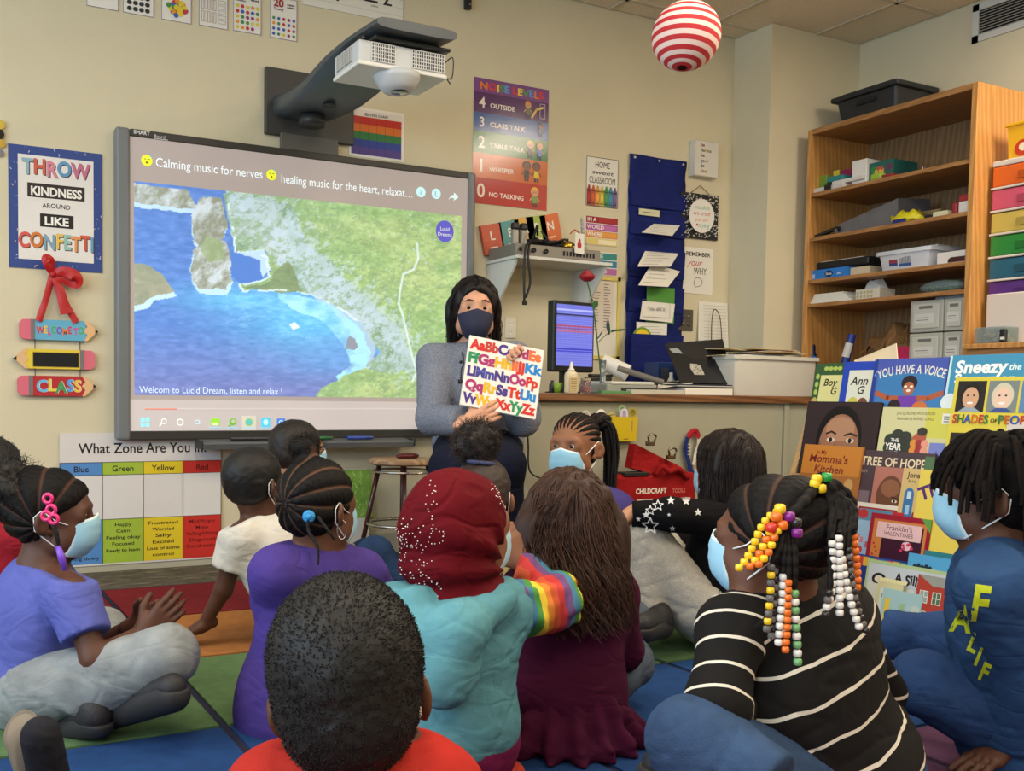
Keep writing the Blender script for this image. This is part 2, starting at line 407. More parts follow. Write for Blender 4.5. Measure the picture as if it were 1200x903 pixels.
# rug: grid of coloured seats
rug = thing('classroom_rug', 'classroom seating rug with red, orange, green, blue and purple rows of squares', 'rug', (1.5, 2, 0))
rows = [(3.975, 3.42, (150, 36, 42), 'red row'), (3.42, 2.845, (196, 122, 58), 'orange row'), (2.845, 2.225, (98, 136, 84), 'green row'),
        (2.225, 1.525, (32, 72, 136), 'blue row'), (1.525, .87, (112, 70, 106), 'purple row'), (.87, .25, (150, 36, 42), 'red row')]
xs = [-2.05, -1.375, -.70, -.03, .645, 1.32, 1.995, 2.45]
MB().box((xs[0]-.03, .22, 0.0005), (xs[-1]+.03, 4.0, .008)).build('binding', cloth('rug binding', (44, 46, 70)), rug)
for (ya, yb, c, lb) in rows:
    m = mat('rug '+lb, tuple(int((v*.82+sum(c)/3*.18)*.88) for v in c), .95, var=.10, vscale=30, bump=.6, bscale=420, spec=.08, sheen=.1)
    for i in range(len(xs)-1):
        o = MB().box((xs[i]+.011, yb+.008, .004), (xs[i+1]-.011, ya-.008, .013)).build('square', m, rug)
# ================================================================== the interactive board and its picture
GREY = mat('board frame grey', (112, 116, 118), .4, var=.03); DARK = mat('board trim dark', (52, 50, 46), .45)
def inpoly(x, y, P):
    r = np.zeros(x.shape, bool); n = len(P)
    for i in range(n):
        x0, y0 = P[i]; x1, y1 = P[(i+1) % n]
        if y0 == y1: continue
        c = ((y0 > y) != (y1 > y)) & (x < (x1-x0)*(y-y0)/(y1-y0)+x0); r ^= c
    return r
def fbm(x, y, f, o=5, seed=0, rough=.55):
    g = np.random.default_rng(seed); out = np.zeros(x.shape); a = 1; s_ = 0
    for k in range(o):
        T = g.uniform(-1, 1, (64, 64)); fx, fy = (x*f) % 64, (y*f) % 64
        i, j = np.floor(fx).astype(int), np.floor(fy).astype(int); u, v = fx-i, fy-j; u = u*u*(3-2*u); v = v*v*(3-2*v)
        i2, j2 = (i+1) % 64, (j+1) % 64
        out += a*((T[i, j]*(1-u)+T[i2, j]*u)*(1-v)+(T[i, j2]*(1-u)+T[i2, j2]*u)*v); s_ += a; a *= rough; f *= 2
    return out/s_
def picture(n, m):
    v, u = np.meshgrid(np.linspace(0, 1, m), np.linspace(0, 1, n)); v = v.T.copy(); u = u.T.copy()
    wu = u+.022*fbm(u, v, 9, 4, 1); wv = v+.028*fbm(u, v, 9, 4, 2)
    C = np.zeros(u.shape+(3,))
    def setc(mask, col, a=1):
        a_ = (mask*1.*a)[..., None]; C[:] = C*(1-a_)+np.array(col)*a_
    # sea
    t = np.clip(v, 0, 1); C[:] = np.array([52, 104, 196.])
    d = np.exp(-((wu-.50)**2/.05+(wv-.62)**2/.045)); setc(d, (66, 178, 240), 1.0)
    d = np.exp(-((wu-.30)**2/.03+(wv-.52)**2/.004)); setc(d, (70, 180, 236), .8)
    setc(np.clip((v-.66)/.3, 0, 1)*(u < .66), (86, 100, 176), .9)
    setc(np.exp(-((wu-.58)**2/.02+(wv-.80)**2/.01)), (70, 150, 230), .6)
    n1 = fbm(u, v*2, 40, 4, 3); C += (n1*26)[..., None]
    # green slopes
    land = inpoly(wu, wv, [(.24, -.1), (1.1, -.1), (1.1, 1.1), (.47, 1.1), (.53, .97), (.60, .90), (.68, .86), (.72, .76), (.68, .64), (.60, .55), (.50, .47), (.42, .455), (.30, .47), (.29, .44), (.38, .40), (.36, .30), (.27, .28)])
    g1 = fbm(u, v, 30, 5, 4, .75); g2 = fbm(u, v, 7, 3, 5)
    G = np.stack([138+60*g1+24*g2, 178+50*g1+8*g2, 96+44*g1+10*g2], -1); gl = np.clip(1-(u-.25)*2.2, 0, 1)[..., None]*.35; G = G*(1-gl)+np.array([120, 150, 120.])*gl; C[land] = G[land]
    # pale cliffs
    cl = inpoly(wu, wv, [(.24, .02), (.42, .02), (.47, .16), (.56, .30), (.66, .46), (.78, .62), (.84, .84), (.74, .88), (.68, .86), (.72, .76), (.66, .62), (.56, .50), (.46, .45), (.43, .40), (.40, .32), (.35, .26), (.27, .28)])
    cr = fbm(u*1.3+v*.5, v*.5-u*.4, 26, 5, 6, .72); q = np.clip(.48+1.3*cr+.7*g2, 0, 1)
    CC = np.array([96, 138, 96.])*(1-q[..., None])+np.array([168, 200, 216.])*q[..., None]; C[cl] = CC[cl]
    bare = inpoly(wu, wv, [(.25, .04), (.38, .03), (.42, .14), (.46, .30), (.40, .30), (.30, .25), (.26, .22)]); setc(bare, (196, 212, 214), .45)
    sandbank = inpoly(wu, wv, [(.47, .40), (.58, .43), (.66, .58), (.71, .72), (.70, .84), (.66, .86), (.62, .64), (.52, .50)]); setc(sandbank, (172, 200, 216), .75)
    ln = [(.28, .03), (.40, .10), (.47, .25), (.55, .38), (.66, .50), (.76, .64), (.82, .80)]; dl = np.full(u.shape, 9.)
    for (a, c), (e, f) in zip(ln[:-1], ln[1:]):
        tt = np.clip(((u-a)*(e-a)+(v-c)*(f-c))/((e-a)**2+(f-c)**2), 0, 1); dl = np.minimum(dl, np.hypot(u-a-tt*(e-a), (v-c-tt*(f-c))*.65))
    st = fbm(u*1.9+v*.9, v*.8-u*.9, 34, 4, 12, .7); pz = land & (st*1.25+.95*np.exp(-(dl/.075)**2) > .60); setc(pz, (176, 206, 222), .62)
    gz = land & (fbm(u*1.7+v*.8, v-u*.7, 30, 4, 14, .7)-.35*np.exp(-(dl/.05)**2) > .10) & (dl < .16); setc(gz, (104, 150, 84), .55)
    dk = land & (fbm(u, v, 60, 3, 15, .6) > .28); setc(dk, (86, 122, 74), .35)
    # beach foam
    b = inpoly(wu, wv, [(.40, .475), (.50, .485), (.60, .57), (.67, .66), (.70, .78), (.68, .86), (.60, .90), (.585, .93), (.58, .90), (.63, .84), (.61, .74), (.54, .62), (.45, .55), (.40, .50)])
    setc(b, (150, 232, 252), np.clip(.75+.9*fbm(u, v, 24, 4, 17), .25, 1)); sw = fbm(u*1.2, v*2.2, 22, 4, 18, .7); setc(~land & (sw > .22) & (v > .44) & (v < .70) & (u > .25), (130, 214, 250), .30)
    # inner bay, ridge peak, arches, islet
    setc(inpoly(wu, wv, [(.265, .29), (.36, .275), (.385, .38), (.33, .43), (.29, .44), (.26, .36)]), (40, 96, 196)); setc(inpoly(wu, wv, [(.28, .285), (.355, .27), (.385, .37), (.36, .40), (.345, .33)]), (190, 226, 240), .85)
    pk = inpoly(wu, wv, [(.30, .455), (.38, .42), (.425, .31), (.45, .36), (.475, .46), (.40, .475)]); C[pk] = (G*.72)[pk]
    for P, gr in (([(.0, .0), (.14, .0), (.17, .10), (.12, .12), (.0, .09)], .5), ([(.15, .14), (.18, .05), (.235, .04), (.25, .16), (.235, .27), (.19, .30), (.155, .25)], .45), ([(.165, .44), (.155, .30), (.19, .22), (.25, .25), (.27, .34), (.275, .44), (.255, .485), (.18, .49)], .4)):
        k = inpoly(wu, wv, P); q = np.clip(.5+1.6*cr, 0, 1)[..., None]; RC = np.array([110, 118, 92.])*(1-q)+np.array([186, 204, 212.])*q; C[k] = RC[k]
        e = inpoly((wu-.008*cr), wv-.02, P) & ~inpoly(wu, wv, P) & ~land; setc(e, (200, 236, 246), .8)
    setc(inpoly(wu, wv, [(.19, .22), (.235, .25), (.25, .33), (.20, .36), (.175, .30)]), (120, 150, 84), .7)
    isl = [(-.1, .38), (.03, .375), (.08, .43), (.115, .50), (.06, .53), (.03, .57), (-.1, .60)]
    setc(inpoly(wu-.01, wv-.025, isl), (190, 230, 246), .9); k = inpoly(wu, wv, isl); C[k] = (G*.8+np.array([24, 0, 20]))[k]
    setc(inpoly(wu, wv, [(.615, .76), (.625, .685), (.645, .70), (.66, .745), (.645, .765)]), (112, 122, 140)); setc(inpoly(wu, wv, [(.435, .64), (.455, .62), (.47, .655), (.45, .675)]), (214, 240, 250))
    # the pale track
    P = [(.845, .17), (.85, .25), (.835, .31), (.80, .34), (.79, .42), (.785, .50), (.80, .56), (.815, .66), (.83, .76), (.85, .86), (.835, .91)]
    for (a, c), (e, f) in zip(P[:-1], P[1:]):
        L2 = (e-a)**2+(f-c)**2; tt = np.clip(((u-a)*(e-a)+(v-c)*(f-c))/L2, 0, 1); dd = np.hypot(u-a-tt*(e-a), (v-c-tt*(f-c))*.6)
        setc(np.clip(1.6-dd/.0032, 0, 1), (208, 232, 236), .85)
    e_ = (land != np.roll(land, 2, 1)) | (land != np.roll(land, 2, 0)); setc(e_ & (fbm(u, v, 40, 3, 20) > -.12) & (v < .6) & (v > .02) & (u > .02), (214, 240, 250), .8)
    # veil of room light on a projected picture
    C = np.clip(C, 0, 255); C = C*.74+np.array([58, 58, 62.])
    return np.clip(C, 0, 255)
bd = thing('interactive_whiteboard', 'large grey framed interactive whiteboard showing a projected video of a rocky coast', 'whiteboard', (1.70, DW, .62))
BX0, BX1, BZ0, BZ1 = .785, 2.60, .590, 1.955
yf = DW-.055
f = MB().box((BX0+.05, DW-.05, BZ0+.01), (BX1-.04, DW-.002, BZ1-.01)); f.build('housing', DARK, bd)
for a_, c_ in ((BX0, BX0+.062), (BX1-.045, BX1)): MB().box((a_, yf-.012, BZ0), (c_, DW-.002, BZ1), .012).build('side_frame', GREY, bd)
for a_, c_ in ((BZ1-.035, BZ1-.002), (BZ0, BZ0+.04)): MB().box((BX0+.062, yf-.006, a_), (BX1-.045, DW-.01, c_), .004).build('trim_rail', DARK, bd)
SX0, SX1, SZ0, SZ1 = BX0+.062, BX1-.045, BZ0+.04, BZ1-.035
A = Art((SX0, yf, SZ0), (1, 0, 0), (0, 0, 1), lift=.0004)
Ws, Hs = SX1-SX0, SZ1-SZ0
A.rect(0, 0, Ws, Hs, (164, 153, 148)); A.rect(0, 0, Ws, .14, (190, 182, 180))
def bxy(px, py): q = ony(px, py, yf); return q[0]-SX0, q[2]-SZ0
u0, v1 = bxy(157, 212); u1, _ = bxy(541, 253); _, v0 = bxy(158.6, 462.5)
pts = 1
A.build('screen', bd, SCREEN)
nu, nv = 380, 230; C = picture(nu, nv); X, Z = np.meshgrid(np.linspace(u0, u1, nu), np.linspace(v1, v0, nv))
V = np.stack([X+SX0, np.full(X.shape, yf-.0012), Z+SZ0], -1).reshape(-1, 3)
I = np.arange(nu*nv).reshape(nv, nu); F = np.stack([I[1:, :-1], I[1:, 1:], I[:-1, 1:], I[:-1, :-1]], -1).reshape(-1, 4)
cc = C.reshape(-1, 3)/255; cc = np.where(cc <= .04045, cc/12.92, ((cc+.055)/1.055)**2.4)
mobj('video_picture', V, F, SCREEN, bd, cols=cc)
A = Art((SX0, yf, SZ0), (1, 0, 0), (0, 0, 1), lift=.0016)
WHT = (232, 244, 250)
u, v = bxy(187, 195); hh = .036
def pxtext(s_, x0, y0, x1, y1, h, col, **k):
    a = bxy(x0, y0); b_ = bxy(x1, y1); A.text(s_, a[0], a[1], h, col, align='l', width=b_[0]-a[0], rot=0, **k)
pxtext('Calming music for nerves', 182, 195, 308, 211, .040, WHT)
pxtext('healing music for the heart, relaxat…', 329, 214, 484, 234, .040, WHT)
for px, py in ((172, 188), (318, 205)):
    a = bxy(px, py); A.ell(a[0], a[1], .025, .025, (226, 232, 60)); A.line([(a[0]-.012, a[1]+.006), (a[0]-.004, a[1]+.006)], .003, (120, 96, 30)); A.line([(a[0]+.004, a[1]+.006), (a[0]+.012, a[1]+.006)], .003, (120, 96, 30)); A.ell(a[0], a[1]-.009, .005, .005, (120, 96, 30)); A.text('z', a[0]+.016, a[1]+.012, .016, (90, 190, 230))
for px, py, k in ((493, 225, 'i'), (511, 227, 'L'), (531, 230, '')):
    a = bxy(px, py)
    if k: A.ell(a[0], a[1], .026, .026, (196, 238, 246)); A.text(k, a[0]-.001, a[1]-.014, .026, (130, 150, 160), bold=1)
    else: A.poly([(a[0]-.03, a[1]-.02), (a[0]-.012, a[1]+.004), (a[0]+.003, a[1]+.006), (a[0]+.003, a[1]+.02), (a[0]+.03, a[1]-.002), (a[0]+.003, a[1]-.022), (a[0]+.003, a[1]-.008), (a[0]-.014, a[1]-.008)], (214, 240, 246))
a = bxy(521, 271); A.ell(a[0], a[1], .052, .055, (96, 92, 196), 28); A.text('Lucid', a[0], a[1]+.004, .018, (226, 234, 200)); A.text('Dreams', a[0], a[1]-.024, .018, (226, 234, 200))
pxtext('Welcom to Lucid Dream, listen and relax !', 163, 460, 331, 460, .030, (214, 232, 246))
a = bxy(170, 479); c = bxy(207, 479); d = bxy(500, 479); A.line([a, d], .003, (214, 208, 206)); A.line([a, c], .005, (226, 130, 110))
def icon(px, fn): a = bxy(px, 494.5); fn(a[0], a[1])
def win(x, y):
    for i in (-1, 1):
        for j in (-1, 1): A.rect(x+i*.011-.009, y+j*.011-.009, x+i*.011+.009, y+j*.011+.009, (150, 232, 250))
icon(170, win)
def mag(x, y): A.ell(x+.004, y+.004, .013, .013, (240, 240, 240)); A.ell(x+.004, y+.004, .009, .009, (190, 182, 178)); A.line([(x-.006, y-.006), (x-.016, y-.018)], .005, (240, 240, 240))
icon(191, mag)
def ring(x, y): A.ell(x, y, .016, .016, (240, 240, 240)); A.ell(x, y, .011, .011, (190, 182, 178))
icon(211, ring)
def tv(x, y): A.frame(x-.012, y-.010, x+.010, y+.010, .004, (200, 220, 230)); A.rect(x+.014, y-.012, x+.017, y+.012, (200, 220, 230))
icon(231, tv)
def gfile(x, y): A.rect(x-.020, y-.015, x+.020, y+.017, (150, 220, 60)); A.rect(x-.012, y-.015, x+.012, y-.003, (226, 240, 190))
icon(252, gfile)
def gb(x, y): A.ell(x+.002, y+.002, .017, .016, (110, 190, 50)); A.ell(x+.004, y+.004, .009, .009, (190, 190, 170)); A.line([(x-.008, y-.008), (x-.018, y-.02)], .006, (110, 190, 50))
icon(272, gb)
def chrm(x, y): A.rect(x-.034, y-.038, x+.034, y+.030, (206, 202, 190)); A.ell(x, y, .018, .018, (120, 190, 130)); A.ell(x, y, .009, .009, (80, 190, 220))
icon(291.5, chrm)
def bl(x, y): A.rect(x-.022, y-.022, x+.022, y+.022, (90, 200, 236)); A.ell(x, y, .012, .014, (190, 240, 250))
icon(311, bl)
def b2(x, y): A.rect(x-.020, y-.018, x+.020, y+.018, (70, 130, 220)); A.text('O', x, y-.010, .020, (220, 236, 250), bold=1)
icon(329, b2)
for px in (252, 272, 291.5, 311): a = bxy(px, 502.0); A.line([(a[0]-.028, a[1]+.004), (a[0]+.028, a[1]+.004)], .004, (150, 210, 240))
A.build('screen_lettering', bd, SCREEN)
A = Art((BX0+.066, yf-.006, BZ1-.035), (1, 0, 0), (0, 0, 1)); A.text('SMART', .010, .012, .016, (230, 230, 226), bold=1, align='l'); A.text('Board', .100, .006, .014, (220, 220, 216), align='l'); A.line([(.100, .002), (.160, .002)], .003, (220, 220, 216)); A.build('maker_lettering', bd)
# pen tray with pens lying in it
tr = thing('pen_tray', 'grey pen tray under the bottom edge of the whiteboard', 'tray', (1.75, DW-.06, .55))
tx0, tx1 = ony(233, 513, DW-.08)[0], ony(476, 513, DW-.08)[0]
b = MB(); z = .560
prof = [(DW-.06, z+.030), (DW-.15, z+.014), (DW-.158, z+.020), (DW-.166, z+.012), (DW-.155, z-.012), (DW-.06, z-.006)]
V = [(x, p[0], p[1]) for x in (tx0, tx1) for p in prof]; n = len(prof)
b.add(V, [tuple(range(n)), tuple(range(2*n-1, n-1, -1))]+[(i, (i+1) % n, (i+1) % n+n, i+n)[::-1] for i in range(n)])
b.build('tray', mat('tray grey', (98, 100, 100), .4), tr); [MB().box((u, DW-.16, z-.01), (u+.012, DW-.05, z+.03), .004).build('end_cap', DARK, tr) for u in (tx0-.012, tx1)]
for px, c, nm in ((285, (40, 40, 42), 'black'), (310, (45, 45, 48), 'grey'), (372, (36, 110, 60), 'green'), (420, (40, 70, 160), 'blue')):
    q = ony(px, 512, DW-.11)[0]; t = thing('marker_pen', '%s pen lying in the whiteboard tray' % nm, 'pen', (q, DW-.11, z+.026), 'pens in the whiteboard tray')
    MB().tube([(q-.06, DW-.115, z+.034), (q+.035, DW-.115, z+.034)], .009, 10).build('barrel', mat('pen '+nm, c, .35), t); MB().tube([(q+.035, DW-.115, z+.034), (q+.075, DW-.115, z+.034)], [.0095, .008], 10).build('cap', mat('pen cap '+nm, tuple(int(v*.8) for v in c), .3), t)
# ------------------------------------------------ projector on its wall arm
ar = thing('projector_mount', 'dark grey wall arm that carries the projector above the whiteboard', 'mount', (1.70, DW, 2.0))
MB().box((1.474, DW-.03, 2.02), (1.926, DW-.001, 2.33), .006).build('wall_plate', mat('mount plate', (62, 61, 58), .5), ar)
MB().box((1.543, DW-.05, BZ1-.01), (1.836, DW-.03, 2.03), .004).build('cable_cover', mat('mount cover', (84, 82, 77), .5), ar)
ARM = mat('mount arm', (70, 76, 79), .38)
path = spline([(1.645, DW-.03, 2.155), (1.65, 4.28, 2.135), (1.67, 4.08, 2.135), (1.70, 3.85, 2.185), (1.735, 3.66, 2.222), (1.75, 3.42, 2.218)], 3)
V = []; n_ = len(path); m_ = 12
for k, p in enumerate(path):
    s_ = k/(n_-1); wd = .27+.08*min(1, s_*1.6); ht = .115-.075*min(1, s_*1.3)
    t_ = path[min(k+1, n_-1)]-path[max(k-1, 0)]; t_ /= np.linalg.norm(t_); up = np.cross((1, 0, 0), -t_); up /= np.linalg.norm(up)
    if up[2] < 0: up = -up
    for q in range(m_):
        a_ = 2*math.pi*(q+.5)/m_; ca, sa = math.cos(a_), math.sin(a_)
        V.append(p+np.array([1, 0, 0])*wd/2*np.sign(ca)*abs(ca)**.35+up*ht/2*np.sign(sa)*abs(sa)**.6)
F = [(i*m_+j, i*m_+(j+1) % m_, (i+1)*m_+(j+1) % m_, (i+1)*m_+j) for i in range(n_-1) for j in range(m_)]+[tuple(range(m_))[::-1], tuple(range((n_-1)*m_, n_*m_))]
autosmooth(MB().add(V, F).build('arm', ARM, ar), 50)
MB().lathe((1.645, 4.28, 2.035), [(.05, 0), (.062, .004), (.062, .045)], 24).build('pivot', mat('pivot dark', (44, 44, 44), .5), ar, True)
MB().lathe((1.66, 4.10, 2.083), [(.028, 0), (.03, .004)], 20).build('cap', mat('pivot dark', 0), ar, True)
pj = thing('projector', 'pale grey short-throw projector hanging at the end of the dark wall arm', 'projector', (1.73, 3.62, 2.07))
PJ = mat('projector shell', (196, 198, 198), .4); PG = mat('projector grille', (214, 212, 205), .45); PD_ = mat('projector dark', (34, 36, 42), .5)
x0, x1, y0, y1, z0, z1 = 1.535, 1.92, 3.50, 3.75, 2.075, 2.172
MB().box((x0, y0, z0), (x1, y1, z1), .012).build('housing', PJ, pj)
for a_, c_ in (((x0+.055, y0-.002, z0+.02), (x0+.155, y0+.003, z1-.008)), ((x1-.155, y0-.002, z0+.02), (x1-.012, y0+.003, z1-.008)), ((x0-.002, y0+.06, z0+.025), (x0+.003, y1-.04, z1-.012))): MB().box(a_, c_).build('vent_opening', PD_, pj)
g = MB()
for (a, c, nn) in ((x0+.055, x0+.155, 11), (x1-.155, x1-.012, 14)):
    for i in range(nn+1): u = a+(c-a)*i/nn; g.box((u-.0016, y0-.005, z0+.02), (u+.0016, y0-.001, z1-.008))
    for i in range(6): w_ = z0+.02+(z1-z0-.028)*i/5; g.box((a, y0-.0055, w_-.0014), (c, y0-.002, w_+.0014))
for i in range(12): u = y0+.06+(y1-y0-.1)*i/11; g.box((x0-.005, u-.0016, z0+.025), (x0-.001, u+.0016, z1-.012))
tag(g.build('grille', PG, pj), kind='stuff')
MB().box((x0-.003, y0-.004, z0-.002), (x1+.003, y1, z0+.014), .004).build('lower_rim', mat('projector rim', (226, 224, 216), .4), pj)
L_ = MB().lathe((x0+.20, y0+.07, z0-.062), [(.0, 0), (.055, .0), (.075, .02), (.090, .045), (.100, .066)], 28); L_.build('lens_housing', PJ, pj, True)
MB().lathe((x0+.205, y0+.06, z0-.065), [(.0, 0), (.034, 0), (.038, .006)], 20).build('lens', mat('lens glass', (60, 60, 66), .08, coat=1), pj, True)
MB().box((x0+.06, y0-.02, z1+.004), (x1+.012, y1-.02, z1+.018), .006).box((x0+.04, y0+.06, z1+.016), (x1+.01, y1+.03, z1+.052), .012).build('mount_hood', mat('hood black', (40, 41, 40), .3), pj)
MB().tube(spline([(x1+.002, y0+.02, z1-.03), (x1+.03, y0, z1-.01), (x1+.028, y0+.0, z0+.01), (x1+.006, y0, z0+.0), (x1+.02, y0, z0-.018)], 5), .0025, 6).build('strap', PD_, pj, True)
# soft pink toy lying on the arm
PK = mat('pink plush', (206, 160, 146), .95, var=.06, bump=.8, bscale=300, sheen=.3)
# ================================================================== things on the board wall
WH = (228, 224, 214); BK = (34, 32, 34)
PAPER = mat('paper', (226, 222, 210), .8); LAM = mat('laminate card', (230, 226, 216), .3)
def sheet(name, label, cat, x0, x1, z0, z1, th=.004, m=None, group=None, wall=DW, bev=0, **k):
    t = thing(name, label, cat, ((x0+x1)/2, wall, z0), group)
    MB().box((x0, wall-th, z0), (x1, wall-.0008, z1), bev).build('backing', m or PAPER, t)
    return t, Art((x0, wall-th, z0), (1, 0, 0), (0, 0, 1))
W_ = lambda px, py: ony(px, py, DW)[[0, 2]]
# THROW KINDNESS poster
x0, x1, z0, z1 = .354, .738, 1.324, 1.840
t, A = sheet('kindness_poster', 'poster with blue confetti border reading THROW KINDNESS AROUND LIKE CONFETTI', 'poster', x0, x1, z0, z1)
w_, h_ = x1-x0, z1-z0
A.rect(0, 0, w_, h_, (56, 76, 138))
for i in range(150):
    u, v = random.uniform(.004, w_-.004), random.uniform(.004, h_-.004)
    if .04 < u < w_-.04 and .04 < v < h_-.04: continue
    a = random.uniform(0, 3); A.line([(u, v), (u+.008*math.cos(a), v+.008*math.sin(a))], .003, random.choice([(190, 200, 220), (120, 140, 190), (214, 190, 170), (90, 110, 170)]))
A.rect(.038, .038, w_-.038, h_-.038, (226, 222, 216))
CF = [(140, 176, 190), (206, 96, 76), (214, 130, 150), (96, 150, 190), (196, 110, 140), (222, 176, 70)]
for dx, c, cs in ((.004, (86, 62, 56), None), (0, 0, CF)):
    A.text('THROW', w_/2+dx, .400-dx, .062, c or BK, bold=2, width=.275, cols=cs, wob=.06)
A.rect(.075, .302, w_-.075, .362, (52, 44, 44)); A.text('KINDNESS', w_/2, .312, .036, (236, 232, 224), bold=2, width=.21)
A.text('AROUND', w_/2, .262, .019, (60, 52, 50), bold=1, width=.115, arc=.8)
A.rect(.125, .180, w_-.122, .236, (40, 36, 36)); A.text('LIKE', w_/2, .190, .034, (240, 236, 228), bold=2, width=.10)
CF2 = [(214, 90, 84), (206, 120, 60), (120, 160, 180), (226, 190, 90), (150, 190, 176), (224, 150, 90), (206, 90, 70), (100, 160, 190)]
for dx, c, cs in ((.004, (86, 62, 56), None), (0, 0, CF2)):
    A.text('CONFETTI', w_/2+dx, .090-dx, .062, c or BK, bold=2, width=.31, cols=cs, wob=.06)
A.build('print', t)
# WELCOME TO CLASS pencils hung on a red ribbon
t = thing('pencil_sign', 'hanging welcome sign of three wooden pencils on a red ribbon bow', 'sign', (.55, DW, .77))
def pencil(x0, x1, z0, z1, flip, body, name):
    h = z1-z0; zc = (z0+z1)/2; f = (lambda u: x0+u) if not flip else (lambda u: x1-u); L = x1-x0
    y = DW-.018
    def prism(pts, th0, th1, m, nm):
        P = [(f(u), y-th1, zc+v) for u, v in pts]+[(f(u), y+th0, zc+v) for u, v in pts]; n = len(pts)
        return MB().add(P, [tuple(range(n)), tuple(range(2*n-1, n-1, -1))]+[(i, i+n, (i+1) % n+n, (i+1) % n) for i in range(n)]).build(nm, m, t)
    er = [(.0, -.3*h), (.0, .3*h), (.012, .48*h), (.045, .5*h), (.045, -.5*h), (.012, -.48*h)]
    prism(er, .01, .006, mat('pencil eraser', (214, 104, 122), .6), 'eraser')
    fe = prism([(.045, -.5*h), (.045, .5*h), (.062, .5*h), (.062, -.5*h)], .01, .008, mat('ferrule', (120, 112, 112), .4), 'ferrule')
    z = .02; pts = [(.062, -.5*h), (.062, .5*h), (L-.052, .5*h), (L-.064, .2*h), (L-.046, 0), (L-.064, -.22*h), (L-.052, -.5*h)]
    bo = prism([(.062, -.5*h), (.062, .5*h), (L-.052, .5*h), (L-.052, -.5*h)], .01, .006, body, 'pencil_body')
    prism([(L-.060, .5*h), (L-.047, .5*h), (L-.012, .1*h), (L-.012, -.1*h), (L-.047, -.5*h), (L-.060, -.5*h), (L-.048, -.2*h), (L-.062, 0), (L-.048, .22*h)], .01, .0075, mat('pencil wood', (222, 178, 128), .6), 'pencil_point')
    prism([(L-.014, .11*h), (L, 0), (L-.014, -.11*h)], .01, .008, mat('pencil lead', (26, 24, 24), .4), 'lead')
    return bo
PB = mat('pencil blue', (96, 170, 200), .5); PY_ = mat('pencil yellow', (222, 196, 60), .5); PR_ = mat('pencil red', (178, 40, 44), .5)
p1 = pencil(.392, .716, 1.022, 1.108, False, PB, 'b'); p2 = pencil(.366, .700, .898, .982, True, PY_, 'y'); p3 = pencil(.383, .707, .782, .868, False, PR_, 'r')
PC = [(206, 60, 70), (230, 190, 60), (210, 70, 150), (90, 170, 90), (120, 80, 170), (230, 120, 60)]
A = Art((0, DW-.024, 0), (1, 0, 0), (0, 0, 1)); A.text('WELCOME TO', .557, 1.048, .030, BK, bold=2, width=.195, cols=PC, wob=.12)
A.rect(.445, .906, .633, .968, (24, 24, 26)); A.frame(.443, .904, .635, .970, .003, (190, 160, 50))
for dx, c, cs in ((.002, (240, 236, 226), None), (0, 0, [(110, 180, 220), (226, 206, 70), (70, 150, 90), (90, 160, 220), (230, 190, 80)])):
    A.text('CLASS', .550+dx, .800, .050, c or BK, bold=2, width=.185, cols=cs, wob=.1)
A.build('lettering', t)
b = MB()
for x in (.455, .640):
    b.tube([(x, DW-.012, .86), (x, DW-.012, .90)], .002, 6); b.tube([(x, DW-.012, .975), (x, DW-.012, 1.03)], .002, 6)
b.build('cord', mat('cord dark', (50, 44, 40), .8), t)
RB = mat('red ribbon', (178, 28, 30), .45, var=.08, vscale=30, sheen=.4)
def ribbon(mb, pts, wd, tw=0):
    P = spline(pts, 8); n_ = len(P); V = []; last = None
    for i in range(n_):
        d = P[min(i+1, n_-1)]-P[max(i-1, 0)]; L = math.hypot(d[0], d[2])+1e-6; n = np.array([-d[2]/L, .25*math.sin(i*.5), d[0]/L])
        if last is not None and np.dot(n, last) < 0: n = -n
        last = n; a = wd(i/(n_-1))
        for k in (-1, -.5, 0, .5, 1): V.append(P[i]+n*a*k+np.array([0, -.004*math.cos(k*3)-.003*abs(k), 0]))
    mb.add(V, [(i*5+j, (i+1)*5+j, (i+1)*5+j+1, i*5+j+1) for i in range(n_-1) for j in range(4)])
b = MB(); K = np.array([.525, DW-.03, 1.300])
ribbon(b, [(.468, DW-.03, 1.10), (.500, DW-.028, 1.20), K], lambda s: .014); ribbon(b, [(.622, DW-.03, 1.10), (.575, DW-.028, 1.19), K], lambda s: .014)
ribbon(b, [K, (.552, DW-.04, 1.24), (.580, DW-.042, 1.135)], lambda s: .011+.014*s)
ribbon(b, [K, (.560, DW-.05, 1.315), (.612, DW-.06, 1.300), (.618, DW-.045, 1.270), (.560, DW-.035, 1.290), K], lambda s: .010+.016*math.sin(3.14*s))
ribbon(b, [K, (.505, DW-.05, 1.335), (.498, DW-.055, 1.365), (.520, DW-.045, 1.35), K], lambda s: .009+.010*math.sin(3.14*s))
b.ball(K-(0, .008, 0), .014, 10); b.build('ribbon', RB, t, True)
# zone poster
x0, x1, z0, z1 = .553, 1.271, .030, .620
t, A = sheet('zone_poster', 'wide white poster with four colour columns reading What Zone Are You In?', 'poster', x0, x1, z0, z1, m=LAM, wall=DW-.006)
w_, h_ = x1-x0, z1-z0; cw = w_/4
A.rect(0, 0, w_, h_, (214, 208, 204)); A.text('What Zone Are You In?', w_*.51, .500, .045, BK, bold=1, width=w_*.80)
ZC = [(84, 136, 196), (160, 186, 62), (222, 196, 44), (196, 50, 42)]
ZW = [['sad', 'sick', 'tired', 'bored', 'moving', 'slowly'], ['Happy', 'Calm', 'Feeling okay', 'Focused', 'Ready to learn'], ['Frustrated', 'Worried', 'Silly', 'Excited', 'Loss of some', 'control'], ['Mad/Angry', 'Mean', 'Yelling/Hitting', 'Disgusted', 'Out of control']]
ZW[0] = ['', '', '', '', '', 'moving slowly']
